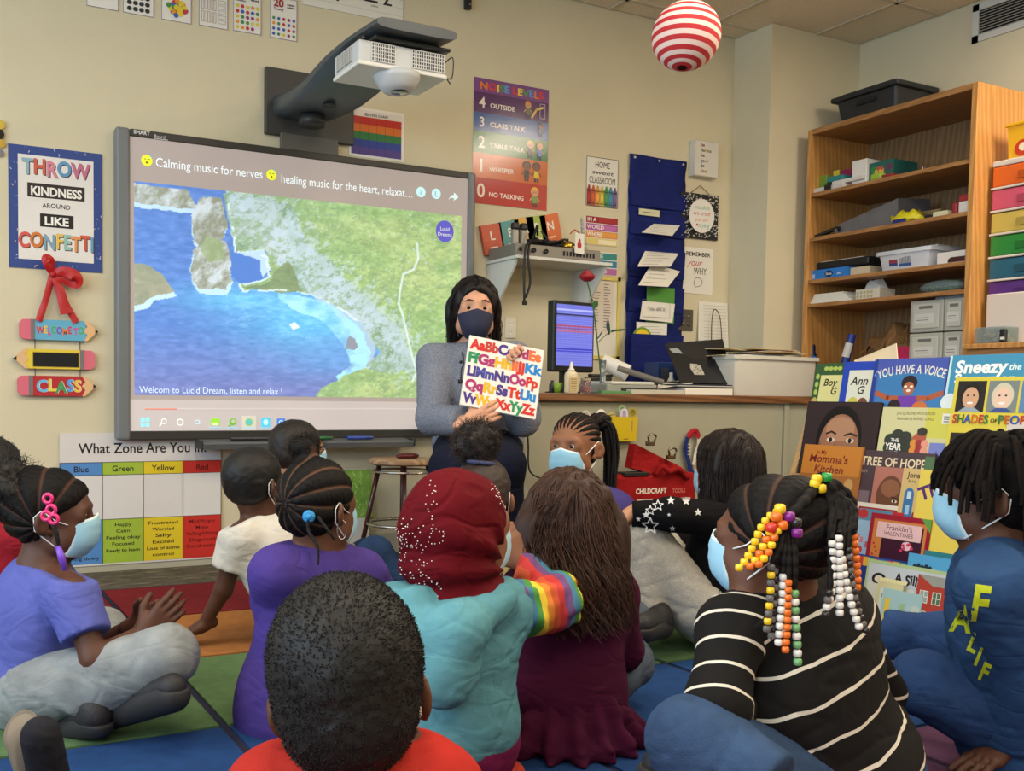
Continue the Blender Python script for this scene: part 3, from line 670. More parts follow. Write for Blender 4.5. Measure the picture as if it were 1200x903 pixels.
for i, nm in enumerate(('Blue', 'Green', 'Yellow', 'Red')):
    A.rect(i*cw, .403, (i+1)*cw, .460, ZC[i]); A.rect(i*cw, .008, (i+1)*cw, .205, ZC[i]); A.rect(i*cw, .205, (i+1)*cw, .403, (218, 214, 210))
    A.text(nm, (i+.5)*cw, .418, .026, BK if i < 3 else (90, 20, 20), bold=1)
    for k, s_ in enumerate(ZW[i]):
        if s_: A.text(s_, (i+.5)*cw, .172-.029*k, .015, (40, 36, 36) if i < 3 else (110, 26, 22), bold=1, width=min(cw*.84, .0125*len(s_)+.012))
for i in range(5): A.rect(i*cw-.0015, .008, i*cw+.0015, .460, (60, 54, 50))
for v in (.205, .403, .460): A.rect(0, v-.001, w_, v+.001, (70, 64, 60))
A.build('print', t)
# noise levels poster
x0, x1, z0, z1 = 2.613, 3.083, 1.815, 2.462
t, A = sheet('noise_level_poster', 'tall glossy poster of coloured bands headed NOISE LEVELS with small children figures', 'poster', x0, x1, z0, z1, m=LAM)
w_, h_ = x1-x0, z1-z0
bands = [(0, .135, (178, 40, 36), '0', 'NO TALKING'), (.135, .262, (198, 98, 42), '1', 'WHISPER'), (.262, .375, (66, 116, 62), '2', 'TABLE TALK'), (.375, .47, (40, 84, 150), '3', 'CLASS TALK'), (.47, .575, (84, 44, 96), '4', 'OUTSIDE'), (.575, h_, (122, 74, 132), '', '')]
SK = [(206, 150, 110), (120, 76, 50), (90, 56, 40), (226, 180, 140)]
def kid(A, u, v, s, skin, shirt, hair, pants=(50, 50, 70)):
    A.rect(u-.012*s, v, u-.003*s, v+.022*s, pants); A.rect(u+.003*s, v, u+.012*s, v+.022*s, pants)
    A.line([(u-.013*s, v+.045*s), (u-.026*s, v+.03*s)], .006*s, skin); A.line([(u+.013*s, v+.045*s), (u+.026*s, v+.03*s)], .006*s, skin)
    A.poly([(u-.015*s, v+.018*s), (u+.015*s, v+.018*s), (u+.012*s, v+.052*s), (u-.012*s, v+.052*s)], shirt)
    A.ell(u, v+.072*s, .022*s, .021*s, hair); A.ell(u, v+.067*s, .018*s, .017*s, skin)
    A.ell(u-.006*s, v+.068*s, .002*s, .003*s, BK, 8); A.ell(u+.006*s, v+.068*s, .002*s, .003*s, BK, 8)
for a, c, col, n_, s_ in bands:
    A.rect(0, a, w_, c, col)
    if n_: A.text(n_, .052, a+(c-a)*.25, (c-a)*.52, (238, 226, 214), bold=1); A.text(s_, .10, a+(c-a)*.30, .024, (238, 226, 214), bold=1, align='l', width=.024*len(s_)*.92)
A.text('NOISE LEVELS', w_/2, .592, .036, BK, bold=2, width=.40, cols=[(226, 120, 40), (210, 60, 60), (230, 200, 60), (80, 150, 80), (90, 150, 210)], wob=.05)
kid(A, .39, .012, 1.15, SK[0], (120, 150, 80), (230, 180, 60)); kid(A, .335, .145, 1.15, SK[1], (60, 60, 60), (30, 24, 24)); kid(A, .398, .145, 1.15, SK[1], (220, 190, 50), (30, 24, 24))
kid(A, .355, .270, 1.0, SK[0], (70, 60, 60), (230, 180, 60)); kid(A, .415, .268, 1.0, SK[0], (70, 120, 200), (200, 120, 50)); kid(A, .42, .39, .8, SK[1], (60, 70, 90), (60, 36, 24)); kid(A, .335, .478, 1.0, SK[0], (90, 110, 70), (190, 110, 60))
A.line([(.36, .485), (.39, .53), (.43, .545)], .012, (226, 190, 80)); A.frame(.41, .485, .445, .565, .004, (180, 160, 180))
A.build('print', t, GLOSSP)
# pen holder clipped high on the wall, number cards, alphabet strip
t = thing('wall_clip', 'black plastic holder fixed high on the wall near the ceiling', 'clip', (2.56, DW, 2.79)); MB().box((2.545, DW-.03, 2.79), (2.58, DW-.001, 2.96), .006).build('body', mat('black plastic', (30, 30, 32), .4), t)
MB().lathe((2.562, DW-.034, 2.81), [(.006, 0), (.006, .006)], 12, (0, -1, 0)).build('screw', mat('screw', (160, 160, 160), .3, 1), t)
CA = [((.675, .783, 2.466), None, 'white number card with only its lower edge in view, leftmost of the row'), ((.828, .962, 2.466), 'blk', 'number card with a grid of dark dots'), ((.996, 1.131, 2.466), 'ball', 'number card with a heap of coloured balls'),
      ((1.165, 1.297, 2.470), 'ten', 'number card with ten-frames and rows of outlined boxes'), ((1.325, 1.462, 2.474), '19', 'number card nineteen with rows of coloured fruit'), ((1.502, 1.640, 2.474), '20', 'number card twenty with five columns of coloured dots')]
for (a, c, z), k, lb in CA:
    c = a+.134
    t, A = sheet('number_card', lb, 'card', a, c, z, z+.19, m=LAM, group='number cards along the top of the wall')
    A.frame(0, 0, .134, .19, .002, (120, 90, 130)); rc = lambda: random.choice([(196, 60, 60), (226, 150, 50), (70, 140, 80), (60, 100, 180), (150, 60, 130), (220, 200, 60)])
    if k == 'blk':
        for i in range(4):
            for j in range(5): A.ell(.028+.026*i, .022+.026*j, .011, .010, (50, 56, 60), 12)
    if k == 'ball':
        for i in range(42):
            q, r0 = random.uniform(0, 6.28), random.uniform(0, .045); A.ell(.067+r0*math.cos(q), .062+r0*.8*math.sin(q), .011, .011, rc(), 12)
    if k == 'ten':
        for j in range(2):
            for i in range(5): A.frame(.012+.014*i, .02+.055*j, .023+.014*i, .068+.055*j, .0015, (200, 130, 110) if i % 2 else (110, 110, 110))
        for j in range(5): A.frame(.088, .02+.022*j, .124, .036+.022*j, .0015, (140, 140, 140))
    if k == '19':
        for j in range(5):
            for i in range(5 if j else 4): A.ell(.02+.024*i, .02+.024*j, .0085, .0085, rc(), 12)
        A.text('19', .035, .150, .03, (150, 50, 90), bold=2); A.text('nineteen', .037, .137, .009, (90, 40, 80), bold=1)
    if k == '20':
        for j in range(4):
            for i in range(5): A.ell(.018+.025*i, .02+.024*j, .0075, .0075, rc(), 12)
        A.text('20', .042, .147, .034, (160, 50, 60), bold=2, width=.05); A.text('Twenty', .042, .130, .011, (120, 50, 90), bold=1)
    if k in ('19', '20'):
        for i in range(4):
            for j in range(2): A.ell(.088+.010*i, .150+.012*j, .004, .004, (40, 40, 44), 8)
    A.build('print', t)
for (a, c, s_) in ((1.35, 1.66, ''), (1.66, 2.198, 'YyZz')):
    if not s_: continue
    t, A = sheet('alphabet_strip', 'white handwriting strip with letters Y and Z at the top of the wall', 'strip', a, c, 2.655, 2.86, m=PAPER)
    A.frame(0, 0, c-a, .205, .0015, (190, 186, 176))
    for v in (.035, .075, .115): A.rect(0, v, c-a, v+.001, (150, 150, 150))
    A.text('Y', .12, .075, .085, (50, 46, 44)); A.text('y', .20, .075, .085, (50, 46, 44)); A.text('Z', .36, .075, .085, (50, 46, 44)); A.text('z', .45, .075, .085, (50, 46, 44))
    A.text('yo-yo', .13, .055, .012, (90, 90, 90)); A.text('zebra', .38, .055, .012, (90, 90, 90)); A.build('print', t)
# rainbow chart
t, A = sheet('rainbow_chart', 'small laminated chart of rainbow bands and columns taped beneath the projector', 'chart', 1.912, 2.210, 1.975, 2.215, m=LAM)
A.rect(.006, .006, .29, .23, (224, 220, 214)); cols_ = [(78, 62, 134), (44, 66, 146), (50, 116, 66), (208, 110, 48), (186, 50, 42)]
for i, c in enumerate(cols_): A.rect(.010, .012+.037*i, .284, .049+.037*i, c)
for i in range(1, 6): A.rect(.010+.0457*i, .012, .0115+.0457*i, .197, (60, 50, 60))
A.text('SEATING CHART', .145, .203, .013, BK, bold=1, width=.13); A.build('print', t, GLOSSP)
# LEARN tiles above the amplifier
LT = [('L', 2.755, 1.575, .30, (196, 92, 66)), ('E', 2.842, 1.60, .22, (90, 146, 142)), ('A', 2.93, 1.635, .15, (214, 170, 80)), ('R', 3.02, 1.625, .05, (164, 180, 84)), ('N', 3.105, 1.625, -.22, (216, 112, 62))]
LT = [('L', 568, 274, .28), ('E', 589, 270, .25), ('A', 606, 266, .2), ('R', 620, 264, .18), ('N', 636, 262, .15)]
LC = {'L': (196, 92, 66), 'E': (90, 146, 142), 'A': (214, 170, 80), 'R': (164, 180, 84), 'N': (216, 112, 62)}
for ch, px, py, rt in LT:
    q = ony(px+9, py+6, DW-.02); t = thing('letter_tile', '%s coloured tile lettered %s leaning on the wall above the amplifier' % ({'L': 'brick red', 'E': 'teal', 'A': 'ochre', 'R': 'olive green', 'N': 'orange'}[ch], ch), 'tile', (q[0], DW, q[2]-.07), 'letter tiles spelling a word')
    th = {'L': .22, 'E': .22, 'A': .18, 'R': .20, 'N': .24}[ch]; cu, su = math.cos(th), math.sin(th); U = np.array([cu, 0, su]); Vv = np.array([-su, 0, cu]); s_ = .062
    c_ = np.array([q[0], DW-.026, q[2]])
    MB().slab([c_-U*s_-Vv*s_*1.25, c_+U*s_-Vv*s_*1.25, c_+U*s_+Vv*s_*1.25, c_-U*s_+Vv*s_*1.25], (0, 1, 0), .02).build('tile', mat('tile '+ch, LC[ch], .5), t)
    A = Art(c_, U, Vv); A.text(ch, 0, -.005, .045, (236, 230, 214), bold=1); A.line([(-.02, -.045), (.02, -.045)], .008, (236, 210, 190)); A.build('lettering', t)
# wall shelf with the amplifier
SHW = mat('shelf white', (206, 205, 198), .4)
t = thing('wall_shelf', 'white bracketed wall shelf holding the amplifier', 'shelf', (3.0, DW, 1.2))
MB().box((2.70, 4.16, 1.498), (3.30, DW-.002, 1.514), .002).build('board', SHW, t)
for x in (2.712, 3.272):
    MB().add([(x, DW-.002, 1.497), (x, 4.18, 1.497), (x, 4.20, 1.465), (x, DW-.06, 1.225), (x, DW-.002, 1.225), (x+.012, DW-.002, 1.497), (x+.012, 4.18, 1.497), (x+.012, 4.20, 1.465), (x+.012, DW-.06, 1.225), (x+.012, DW-.002, 1.225)],
             [(0, 1, 2, 3, 4), (9, 8, 7, 6, 5)]+[(i, i+5, (i+1) % 5+5, (i+1) % 5) for i in range(5)]).build('bracket', SHW, t)
t = thing('amplifier', 'flat grey rack amplifier with knobs and a row of black switches', 'amplifier', (3.0, 4.3, 1.514))
AG = mat('amp grey', (128, 124, 116), .4, .3); MB().box((2.705, 4.18, 1.516), (3.235, 4.44, 1.575), .003).build('case', AG, t)
A = Art((2.705, 4.18, 1.516), (1, 0, 0), (0, 0, 1)); A.rect(.02, .02, .04, .04, (30, 30, 30))
for i in range(10): A.rect(.29+.021*i, .016, .303+.021*i, .040, (26, 26, 28))
A.build('switches', t)
for x in (2.81, 2.885): MB().lathe((x, 4.178, 1.545), [(.012, 0), (.011, .012), (0, .012)], 16, (0, -1, 0)).build('knob', mat('knob black', (24, 24, 26), .4), t, True)
BLK = mat('black plastic', 0)
for k, (px, py) in enumerate(((603, 256), (613, 258))):
    q = ony(px, 286, 4.25); tt = thing('microphone', ('left' if k == 0 else 'right')+' clip microphone with black cap standing on the amplifier', 'microphone', (q[0], 4.25, 1.576), 'microphones on the amplifier')
    MB().box((q[0]-.018, 4.235, 1.577), (q[0]+.018, 4.262, 1.655), .006).build('body', mat('mic silver', (150, 146, 138), .35, .3), tt); MB().box((q[0]-.019, 4.232, 1.655), (q[0]+.019, 4.265, 1.69), .008).build('cap', BLK, tt)
t = thing('cable_tangle', 'black cables heaped over the amplifier and hanging off the shelf', 'cable', (2.8, 4.25, 1.575))
b = MB()
b.tube(spline([(2.73, 4.13, 1.28), (2.725, 4.13, 1.42), (2.74, 4.14, 1.55), (2.80, 4.17, 1.60), (2.86, 4.22, 1.68), (2.89, 4.26, 1.64)], 6), .006, 6)
b.tube(spline([(2.745, 4.14, 1.30), (2.77, 4.14, 1.38), (2.755, 4.14, 1.50), (2.79, 4.17, 1.585), (2.9, 4.22, 1.60), (3.0, 4.22, 1.61), (3.1, 4.22, 1.60), (3.13, 4.22, 1.58)], 6), .006, 6)
for i in range(7):
    P = [(2.80+.25*random.random(), 4.2+.12*random.random(), 1.585+.03*random.random()) for _ in range(6)]; b.tube(spline(P, 6), .006, 6)
b.tube(spline([(2.90, 4.24, 1.66), (2.95, 4.22, 1.60), (3.02, 4.2, 1.62), (3.06, 4.2, 1.59)], 6), .006, 6)
b.box((2.722, 4.12, 1.262), (2.742, 4.14, 1.285), .003)
b.build('cable', mat('black cable', (22, 21, 22), .5), t, True)
t = thing('bell', 'small gold bell on top of the amplifier', 'bell', (3.05, 4.22, 1.576)); MB().lathe((3.045, 4.21, 1.577), [(.03, 0), (.032, .008), (.028, .026), (.016, .036), (.004, .038), (.006, .05), (0, .052)], 20).build('body', mat('gold', (190, 150, 60), .25, .9), t, True)
t = thing('gift_tag', 'white gift tag with a small red figure hanging before the amplifier', 'tag', (3.16, 4.17, 1.50))
q = ony(679, 284, 4.165); b = MB().slab([q+(-.028, 0, -.055), q+(.032, 0, -.060), q+(.030, 0, .045), q+(-.025, 0, .050)], (0, 1, 0), .002).build('card', PAPER, t)
A = Art(q, (1, 0, 0), (0, 0, 1)); A.ell(0, -.015, .014, .018, (180, 50, 60), 12); A.ell(0, .008, .008, .012, (170, 60, 70), 12); A.build('print', t)
MB().tube(spline([q+(.0, 0, .045), q+(-.03, 0, .062), q+(-.06, .0, .04)], 5), .003, 6).build('string', mat('red ribbon', 0), t)
t = thing('twisted_horn', 'pale grey twisted horn ornament standing behind the gift tag', 'ornament', (3.2, 4.3, 1.514))
q = ony(685, 300, 4.3); b = MB()
for i in range(9): b.lathe((q[0]-.003*i, 4.30, 1.577+.021*i), [(.016-.0013*i, 0), (.019-.0014*i, .010), (.015-.0013*i, .021)], 12)
b.build('horn', mat('horn', (176, 174, 164), .5), t, True)
# posters to the right of the shelf
t, A = sheet('crayon_poster', 'small poster reading HOME sweet CLASSROOM above a row of crayons', 'poster', 3.344, 3.566, 1.872, 2.143)
w_, h_ = .222, .271
A.frame(0, 0, w_, h_, .003, BK); A.text('HOME', w_/2, .215, .034, BK, width=.105); A.text('sweet', w_/2, .178, .024, BK, slant=.35, width=.15); A.text('CLASSROOM', w_/2, .128, .036, BK, width=.185)
for i, c in enumerate([(150, 52, 50), (178, 84, 50), (206, 140, 60), (190, 170, 60), (70, 130, 80), (60, 130, 140), (110, 80, 140)]):
    x = .006+.030*i; A.rect(x, .004, x+.028, .095, c); A.poly([(x+.004, .095), (x+.024, .095), (x+.019, .115), (x+.009, .115)], c); A.rect(x, .012, x+.028, .018, tuple(int(v*.6) for v in c)); A.rect(x, .08, x+.028, .086, tuple(int(v*.6) for v in c)); A.ell(x+.014, .05, .009, .022, tuple(min(255, int(v*1.2)) for v in c))
A.build('print', t)
SW = [('IN A', (150, 40, 44), (168, 52, 54)), ('WORLD', (170, 80, 150), (190, 110, 170)), ('WHERE', (214, 140, 60), (226, 160, 80)), ('YOU CAN', (220, 200, 120), (236, 226, 190)), ]
t, A = sheet('world_poster', 'poster of brush strokes reading IN A WORLD WHERE', 'poster', 3.347, 3.572, 1.657, 1.817)
for i, (s_, c, d) in enumerate(SW):
    v = .122-.040*i; A.rect(.002, v, .223, v+.036, c); A.rect(.09, v+.006, .215, v+.030, d); A.text(s_, .01, v+.008, .022, (240, 236, 230), bold=1, align='l') if i < 3 else None
A.build('print', t)
t, A = sheet('be_kind_poster', 'poster of teal and purple strokes below the brush stroke poster', 'poster', 3.385, 3.572, 1.492, 1.622)
for i, (s_, c) in enumerate((('AN BE', (60, 140, 136)), ('ANYTHING', (60, 130, 170)), ('BE KIND', (180, 110, 170)))):
    v = .088-.042*i; A.rect(.0, v, .185, v+.036, c); A.text(s_, .008, v+.008, .020, (236, 240, 240), bold=1, align='l')
A.build('print', t)
# yellow framed schedule
t = thing('framed_schedule', 'yellow framed typed sheet on the wall behind the rose', 'frame', (3.45, DW, 1.0))
x0, x1, z0, z1 = 3.297, 3.596, 1.02, 1.485; YF = mat('yellow frame', (218, 200, 110), .5)
b = MB(); b.box((x0, DW-.012, z0), (x0+.02, DW-.001, z1)); b.box((x1-.02, DW-.012, z0), (x1, DW-.001, z1)); b.box((x0, DW-.012, z1-.02), (x1, DW-.001, z1)); b.box((x0, DW-.012, z0), (x1, DW-.001, z0+.02)); b.build('border', YF, t)
MB().box((x0+.02, DW-.004, z0+.02), (x1-.02, DW-.001, z1-.02)).build('sheet', PAPER, t)
A = Art((x0+.02, DW-.004, z0), (1, 0, 0), (0, 0, 1)); A.rect(.01, .14, .24, .435, (222, 212, 200))
for i in range(17):
    v = .42-.016*i
    for (u, L) in ((.02, .045), (.085, .06), (.165, .05)): A.rect(u, v, u+L*random.uniform(.5, 1), v+.004, (120, 108, 104))
A.build('print', t)
# blue pocket chart with papers
t = thing('pocket_chart', 'long navy blue fabric pocket chart hanging on the wall', 'pocket chart', (3.85, DW, .9))
x0, x1 = 3.640, 4.060; NAV = cloth('navy', (30, 42, 118), bump=.35); V = []; nz, nx = 40, 8
for j in range(nz+1):
    for i in range(nx+1):
        z = 2.19-1.34*j/nz; V.append((x0+(x1-x0)*i/nx, DW-.012-.006*math.sin(i*1.1+j*.7)-.003*math.sin(j*1.9), z))
F = [(j*(nx+1)+i, (j+1)*(nx+1)+i, (j+1)*(nx+1)+i+1, j*(nx+1)+i+1) for j in range(nz) for i in range(nx)]
o = mobj('fabric', V, F, NAV, t, True); md = o.modifiers.new('s', 'SOLIDIFY'); md.thickness = .003
for k, (zb, zt) in enumerate(((1.90, 1.985), (1.74, 1.86), (1.50, 1.66), (1.30, 1.45), (.86, 1.165))):
    a_, b_ = (x0+.006, x1-.006) if k < 4 else (x0-.045, x1-.085)
    yb_ = DW-(.022 if k < 4 else .106)
    o = MB().slab([(a_, yb_, zb), (b_, yb_, zb), (b_, DW-(.030 if k < 4 else .118), zt), (a_, DW-(.030 if k < 4 else .118), zt)], (0, 1, 0), .002).build('pocket', NAV, t)
for x in (x0+.03, (x0+x1)/2, x1-.03): MB().lathe((x, DW-.018, 2.17), [(.008, 0), (.006, .004), (0, .004)], 14, (0, -1, 0)).build('grommet', mat('grommet', (200, 198, 190), .3, .8), t)
q = ony(761, 249, DW-.04); o = thing('name_strip', 'narrow cream paper strip tucked in the navy pocket chart', 'strip', q); MB().box(q+(-.075, 0, -.018), q+(.075, .002, .018)).build('strip', mat('cream card', (206, 204, 170), .7), o)
A = Art(q, (1, 0, 0), (0, 0, 1)); A.line([(-.05, 0), (.04, 0)], .005, (120, 120, 100)); A.build('print', o)
def paper4(name, lb, px, dep, m=None, lines=6, group=None, cat='paper'):
    P = [ony(x, y, DW-d) for (x, y), d in zip(px, dep)]; o = thing(name, lb, cat, sum(P)/4, group)
    n = np.cross(P[1]-P[0], P[3]-P[0]); n /= np.linalg.norm(n)
    MB().slab(P, -n, .0015).build('sheet', m or PAPER, o)
    if lines:
        U = P[1]-P[0]; Vv = P[3]-P[0]; A = Art(P[0], U, Vv-U*np.dot(U, Vv)/np.dot(U, U), lift=.001); L = np.linalg.norm(U); H = np.linalg.norm(Vv-U*np.dot(U, Vv)/np.dot(U, U)); sh = np.dot(U, Vv)/L
        for i in range(lines):
            f_ = (i+.7)/(lines+.4); v = f_*H; A.rect(sh*f_+L*.12, v, sh*f_+L*random.uniform(.6, .88), v+H*.02, (150, 146, 140))
        A.build('print', o)
    return o
paper4('paper_sheet', 'grey printed sheet sticking out of the upper pocket of the navy chart', [(752, 272), (788, 276), (797, 264), (766, 262)], (.12, .12, .03, .03), lines=4)
paper4('paper_sheet', 'upper of two white printed sheets flopping from the middle pocket', [(747, 312), (786, 312), (795, 297), (756, 294)], (.12, .12, .03, .03), lines=5)
paper4('paper_sheet', 'lower curled white sheet flopping from the middle pocket of the navy chart', [(748, 334), (783, 336), (797, 318), (764, 308)], (.14, .14, .05, .05), lines=5)
GRN = mat('green board', (84, 148, 62), .4)
q0, q1 = ony(757, 362, DW-.05), ony(790, 338, DW-.05); o = thing('green_clipboard', 'bright green rounded board in the lower pocket of the navy chart', 'clipboard', q0); MB().box((q0[0], DW-.058, q0[2]-.08), (q1[0], DW-.050, q1[2]), .004).build('board', GRN, o); MB().box(((q0[0]+q1[0])/2-.03, DW-.062, q0[2]-.03), ((q0[0]+q1[0])/2+.03, DW-.057, q0[2]+.005)).build('tab', PAPER, o)
o = paper4('note_card', 'white certificate card in front of the green board', [(750, 374), (788, 378), (791, 356), (753, 352)], (.085, .085, .075, .075), lines=0)
A = Art(ony(753, 371, DW-.088), (1, 0, 0), (0, 0, 1)); A.frame(.0, .0, .20, .10, .002, (110, 110, 120)); A.text('You did it', .10, .04, .022, (90, 90, 100), width=.13); A.build('print', o)
o = paper4('list_pad', 'white lined list pad in the lowest pocket of the navy chart', [(746, 402), (781, 402), (782, 379), (746, 377)], (.095, .095, .085, .085), lines=7)
q = ony(752, 398, DW-.10); o = thing('quiet_badge', 'round yellow badge with green rim reading QUIET', 'badge', q)
MB().lathe(q, [(.0, 0), (.072, 0), (.072, .004), (0, .004)], 36, (0, -1, 0)).build('disc', mat('badge green', (110, 150, 50), .5), o); A = Art(q+(0, -.004, 0), (1, 0, 0), (0, 0, 1)); A.ell(0, 0, .06, .06, (232, 200, 50), 32); A.text('QUIET', 0, .005, .024, (40, 40, 40), bold=1, width=.085); A.build('lettering', o)
# box sign, notebook plaque, REMEMBER sheet
t = thing('box_sign', 'small white box sign reading be fearless be good be kind', 'sign', (4.18, DW, 2.11)); MB().box((4.090, DW-.045, 2.112), (4.276, DW-.001, 2.318), .002).build('box', mat('box sign white', (214, 210, 198), .5), t)
A = Art((4.090, DW-.045, 2.112), (1, 0, 0), (0, 0, 1)); A.frame(0, 0, .186, .206, .003, (190, 184, 170))
for k, (s_, c) in enumerate((('be', (150, 60, 50)), ('fearless', (120, 150, 90)), ('be', (170, 80, 50)), ('good', (90, 130, 150)), ('be', (60, 60, 60)), ('kind', (190, 140, 60)))): A.text(s_, .05, .172-.030*k, .018, c, bold=1, align='l', cols=[c, tuple(int(v*.7) for v in c), (180, 120, 60)])
A.build('lettering', t)
t = thing('notebook_plaque', 'square black and white marbled plaque hanging on a cord', 'sign', (4.17, DW, 1.75)); MB().box((4.027, DW-.014, 1.752), (4.317, DW-.004, 2.016), .002).build('board', mat('plaque black', (36, 36, 38), .4), t)
A = Art((4.027, DW-.014, 1.752), (1, 0, 0), (0, 0, 1))
for i in range(260):
    u, v = random.uniform(.006, .284), random.uniform(.006, .258); a = random.uniform(0, 3.1); A.line([(u, v), (u+.008*math.cos(a), v+.008*math.sin(a)), (u+.010*math.cos(a+1), v+.006*math.sin(a+1))], .003, (226, 222, 214))
A.ell(.145, .132, .098, .100, (230, 226, 216), 36); A.text('mistakes', .145, .170, .024, (110, 180, 160), width=.12); A.text('are proof', .145, .135, .024, (200, 80, 100), width=.13); A.text('you are', .145, .100, .022, (214, 130, 90), width=.10); A.text('trying', .16, .065, .026, (110, 180, 160), slant=.2); A.ell(.11, .078, .007, .007, (190, 40, 60)); A.build('lettering', t)
MB().tube([(4.10, DW-.01, 2.016), (4.17, DW-.012, 2.065), (4.25, DW-.01, 2.016)], .0025, 6).build('cord', mat('cord tan', (150, 100, 60), .8), t)
t, A = sheet('remember_print', 'white print reading REMEMBER your WHY above a switch plate', 'poster', 4.058, 4.295, 1.428, 1.700)
A.text('REMEMBER', .118, .222, .024, BK, bold=1, width=.19); A.text('your', .09, .165, .040, (190, 60, 80), slant=.35, width=.11); A.text('WHY.', .14, .115, .040, BK, width=.11)
A.line(smooth_poly([(.10, .09), (.12, .095), (.14, .09), (.155, .075), (.148, .055), (.13, .045), (.105, .042), (.09, .058), (.094, .075)], 3)+[(.10, .09)], .003, BK); A.build('print', t)
t = thing('switch_plate', 'steel double outlet plate beside the pocket chart', 'outlet', (4.085, DW, 1.21)); MB().box((4.024, DW-.008, 1.205), (4.147, DW-.001, 1.332), .003).build('plate', mat('steel plate', (112, 106, 94), .35, .6), t)
A = Art((4.024, DW-.008, 1.205), (1, 0, 0), (0, 0, 1))
for u in (.038, .085):
    for v in (.04, .085): A.ell(u, v, .016, .016, (74, 68, 60)); A.rect(u-.007, v-.002, u-.004, v+.008, (220, 214, 200)); A.rect(u+.004, v-.002, u+.007, v+.008, (220, 214, 200))
A.build('sockets', t)
t = thing('hanging_list', 'stack of white printed lists hanging near the pillar', 'paper', (4.31, DW, 1.1))
MB().slab([(4.175, DW-.03, 1.02), (4.42, DW-.03, 1.02), (4.42, DW-.004, 1.385), (4.19, DW-.004, 1.385)], (0, 1, 0), .004).build('sheet', PAPER, t)
A = Art((4.20, DW-.034, 1.02), (1, 0, 0), (0, .07, 1))
for i in range(18): A.rect(.02, .02+.019*i, .20, .0215+.019*i, (150, 148, 142))
A.build('print', t); MB().tube(spline([(4.26, DW-.05, 1.05), (4.262, DW-.04, 1.25), (4.29, DW-.03, 1.34), (4.335, DW-.035, 1.28), (4.345, DW-.05, 1.05)], 6), .003, 6).build('wire', mat('brown wire', (80, 56, 46), .6), t)
# outlet and small plates
for (px, py, lb) in ((598, 384, 'cream wall outlet between the shelf and the teacher'), (343, 595, 'white outlet plate low on the wall beside the zone poster')):
    q = ony(px, py, DW); t = thing('wall_outlet', lb, 'outlet', q); MB().box((q[0]-.035, DW-.007, q[2]-.055), (q[0]+.035, DW-.001, q[2]+.055), .002).build('plate', mat('outlet cream', (216, 210, 190), .4), t)
    A = Art((q[0], DW-.007, q[2]), (1, 0, 0), (0, 0, 1))
    for v in (-.024, .022): A.ell(0, v, .014, .013, (226, 222, 208)); A.rect(-.007, v-.002, -.0045, v+.008, (60, 56, 50)); A.rect(.0045, v-.002, .007, v+.008, (60, 56, 50))
    A.build('sockets', t)
# green picture book standing on the floor against the wall
q0, q1 = ony(404, 655, DW-.05), ony(431, 551, DW-.05)
t = thing('green_board_book', 'large white book with a green leaf picture leaning on the wall below the whiteboard', 'book', (q0[0]+.07, DW-.05, 0))
MB().slab([(q0[0], DW-.06, 0.002), (q0[0]+.30, DW-.06, .002), (q0[0]+.15, DW-.025, .435), (q0[0], DW-.025, .435)][:4], (0, 1, 0), .008).build('board', PAPER, t) if 0 else MB().slab([(q0[0]-.04, DW-.07, 0.002), (q1[0]+.01, DW-.07, .002), (q1[0]+.005, DW-.02, .435), (q0[0]-.045, DW-.02, .435)], (0, 1, 0), .008).build('cover', mat('book white', (196, 194, 184), .4), t)
A = Art((q0[0]-.04, DW-.07, 0.002), (1, 0, 0), (0, .115, 1)); A.rect(0.0, .19, .19, .43, (120, 160, 70))
for i in range(60): u, v = random.uniform(.01, .17), random.uniform(.2, .42); a = random.uniform(.6, 2.4); A.line([(u, v), (u+.02*math.cos(a), min(.428, v+.02*math.sin(a)))], .004, random.choice([(150, 190, 90), (90, 140, 60), (180, 206, 130)]))
A.build('print', t)
# paper bee decoration at the left edge
t = thing('flower_cutout', 'dark and yellow paper flower cut-out at the left edge of the wall', 'decoration', (.31, DW, 1.85))
for k, (px, py, r, c) in enumerate(((-2, 157, .024, (34, 24, 20)), (0, 146, .020, (214, 180, 70)), (1, 168, .018, (200, 160, 60)), (0, 179, .016, (130, 126, 134)))):
    q = ony(px, py, DW-.01); MB().lathe(q, [(0, -.003), (r, -.002), (r, .002), (0, .004)], 14, (0, -1, 0)).build('petal', mat('petal %d' % k, c, .7), t)
# paper lantern hanging from the ceiling
c = at(804, 42, 3.3); R = 39.5/FPX*3.3
t = thing('paper_lantern', 'round paper lantern with red and white stripes hanging from the ceiling', 'lantern', (c[0], c[1], HC))
prof = []
for i in range(41): a = math.pi*(.05+.90*i/40); prof.append((R*math.sin(a)*(1-.012*(i % 2)), -R*math.cos(a)*1.0))
b = MB(); b.lathe(c, prof, 40, (.18, .05, 1)); V = np.array(b.V)-c; axn = np.array([.18, .05, 1]); axn /= np.linalg.norm(axn); 
F = b.F[:-2]; o = mobj('paper_shade', b.V, F, [mat('lantern white', (232, 206, 196), .8, trans=0), mat('lantern red', (190, 44, 50), .8)], t, True, mi=[(0 if (f[0]//40) % 4 > 1 else 1) for f in F])
MB().tube([c+axn*R*.97, (c[0], c[1], HC)], .0015, 5).build('string', PAPER, t); MB().tube([c+axn*R*.985+np.array([math.cos(q), math.sin(q), 0])*R*.16 for q in np.linspace(0, 6.28, 16)[:-1]], .002, 6, closed=True).build('wire_ring', mat('brown wire', 0), t)
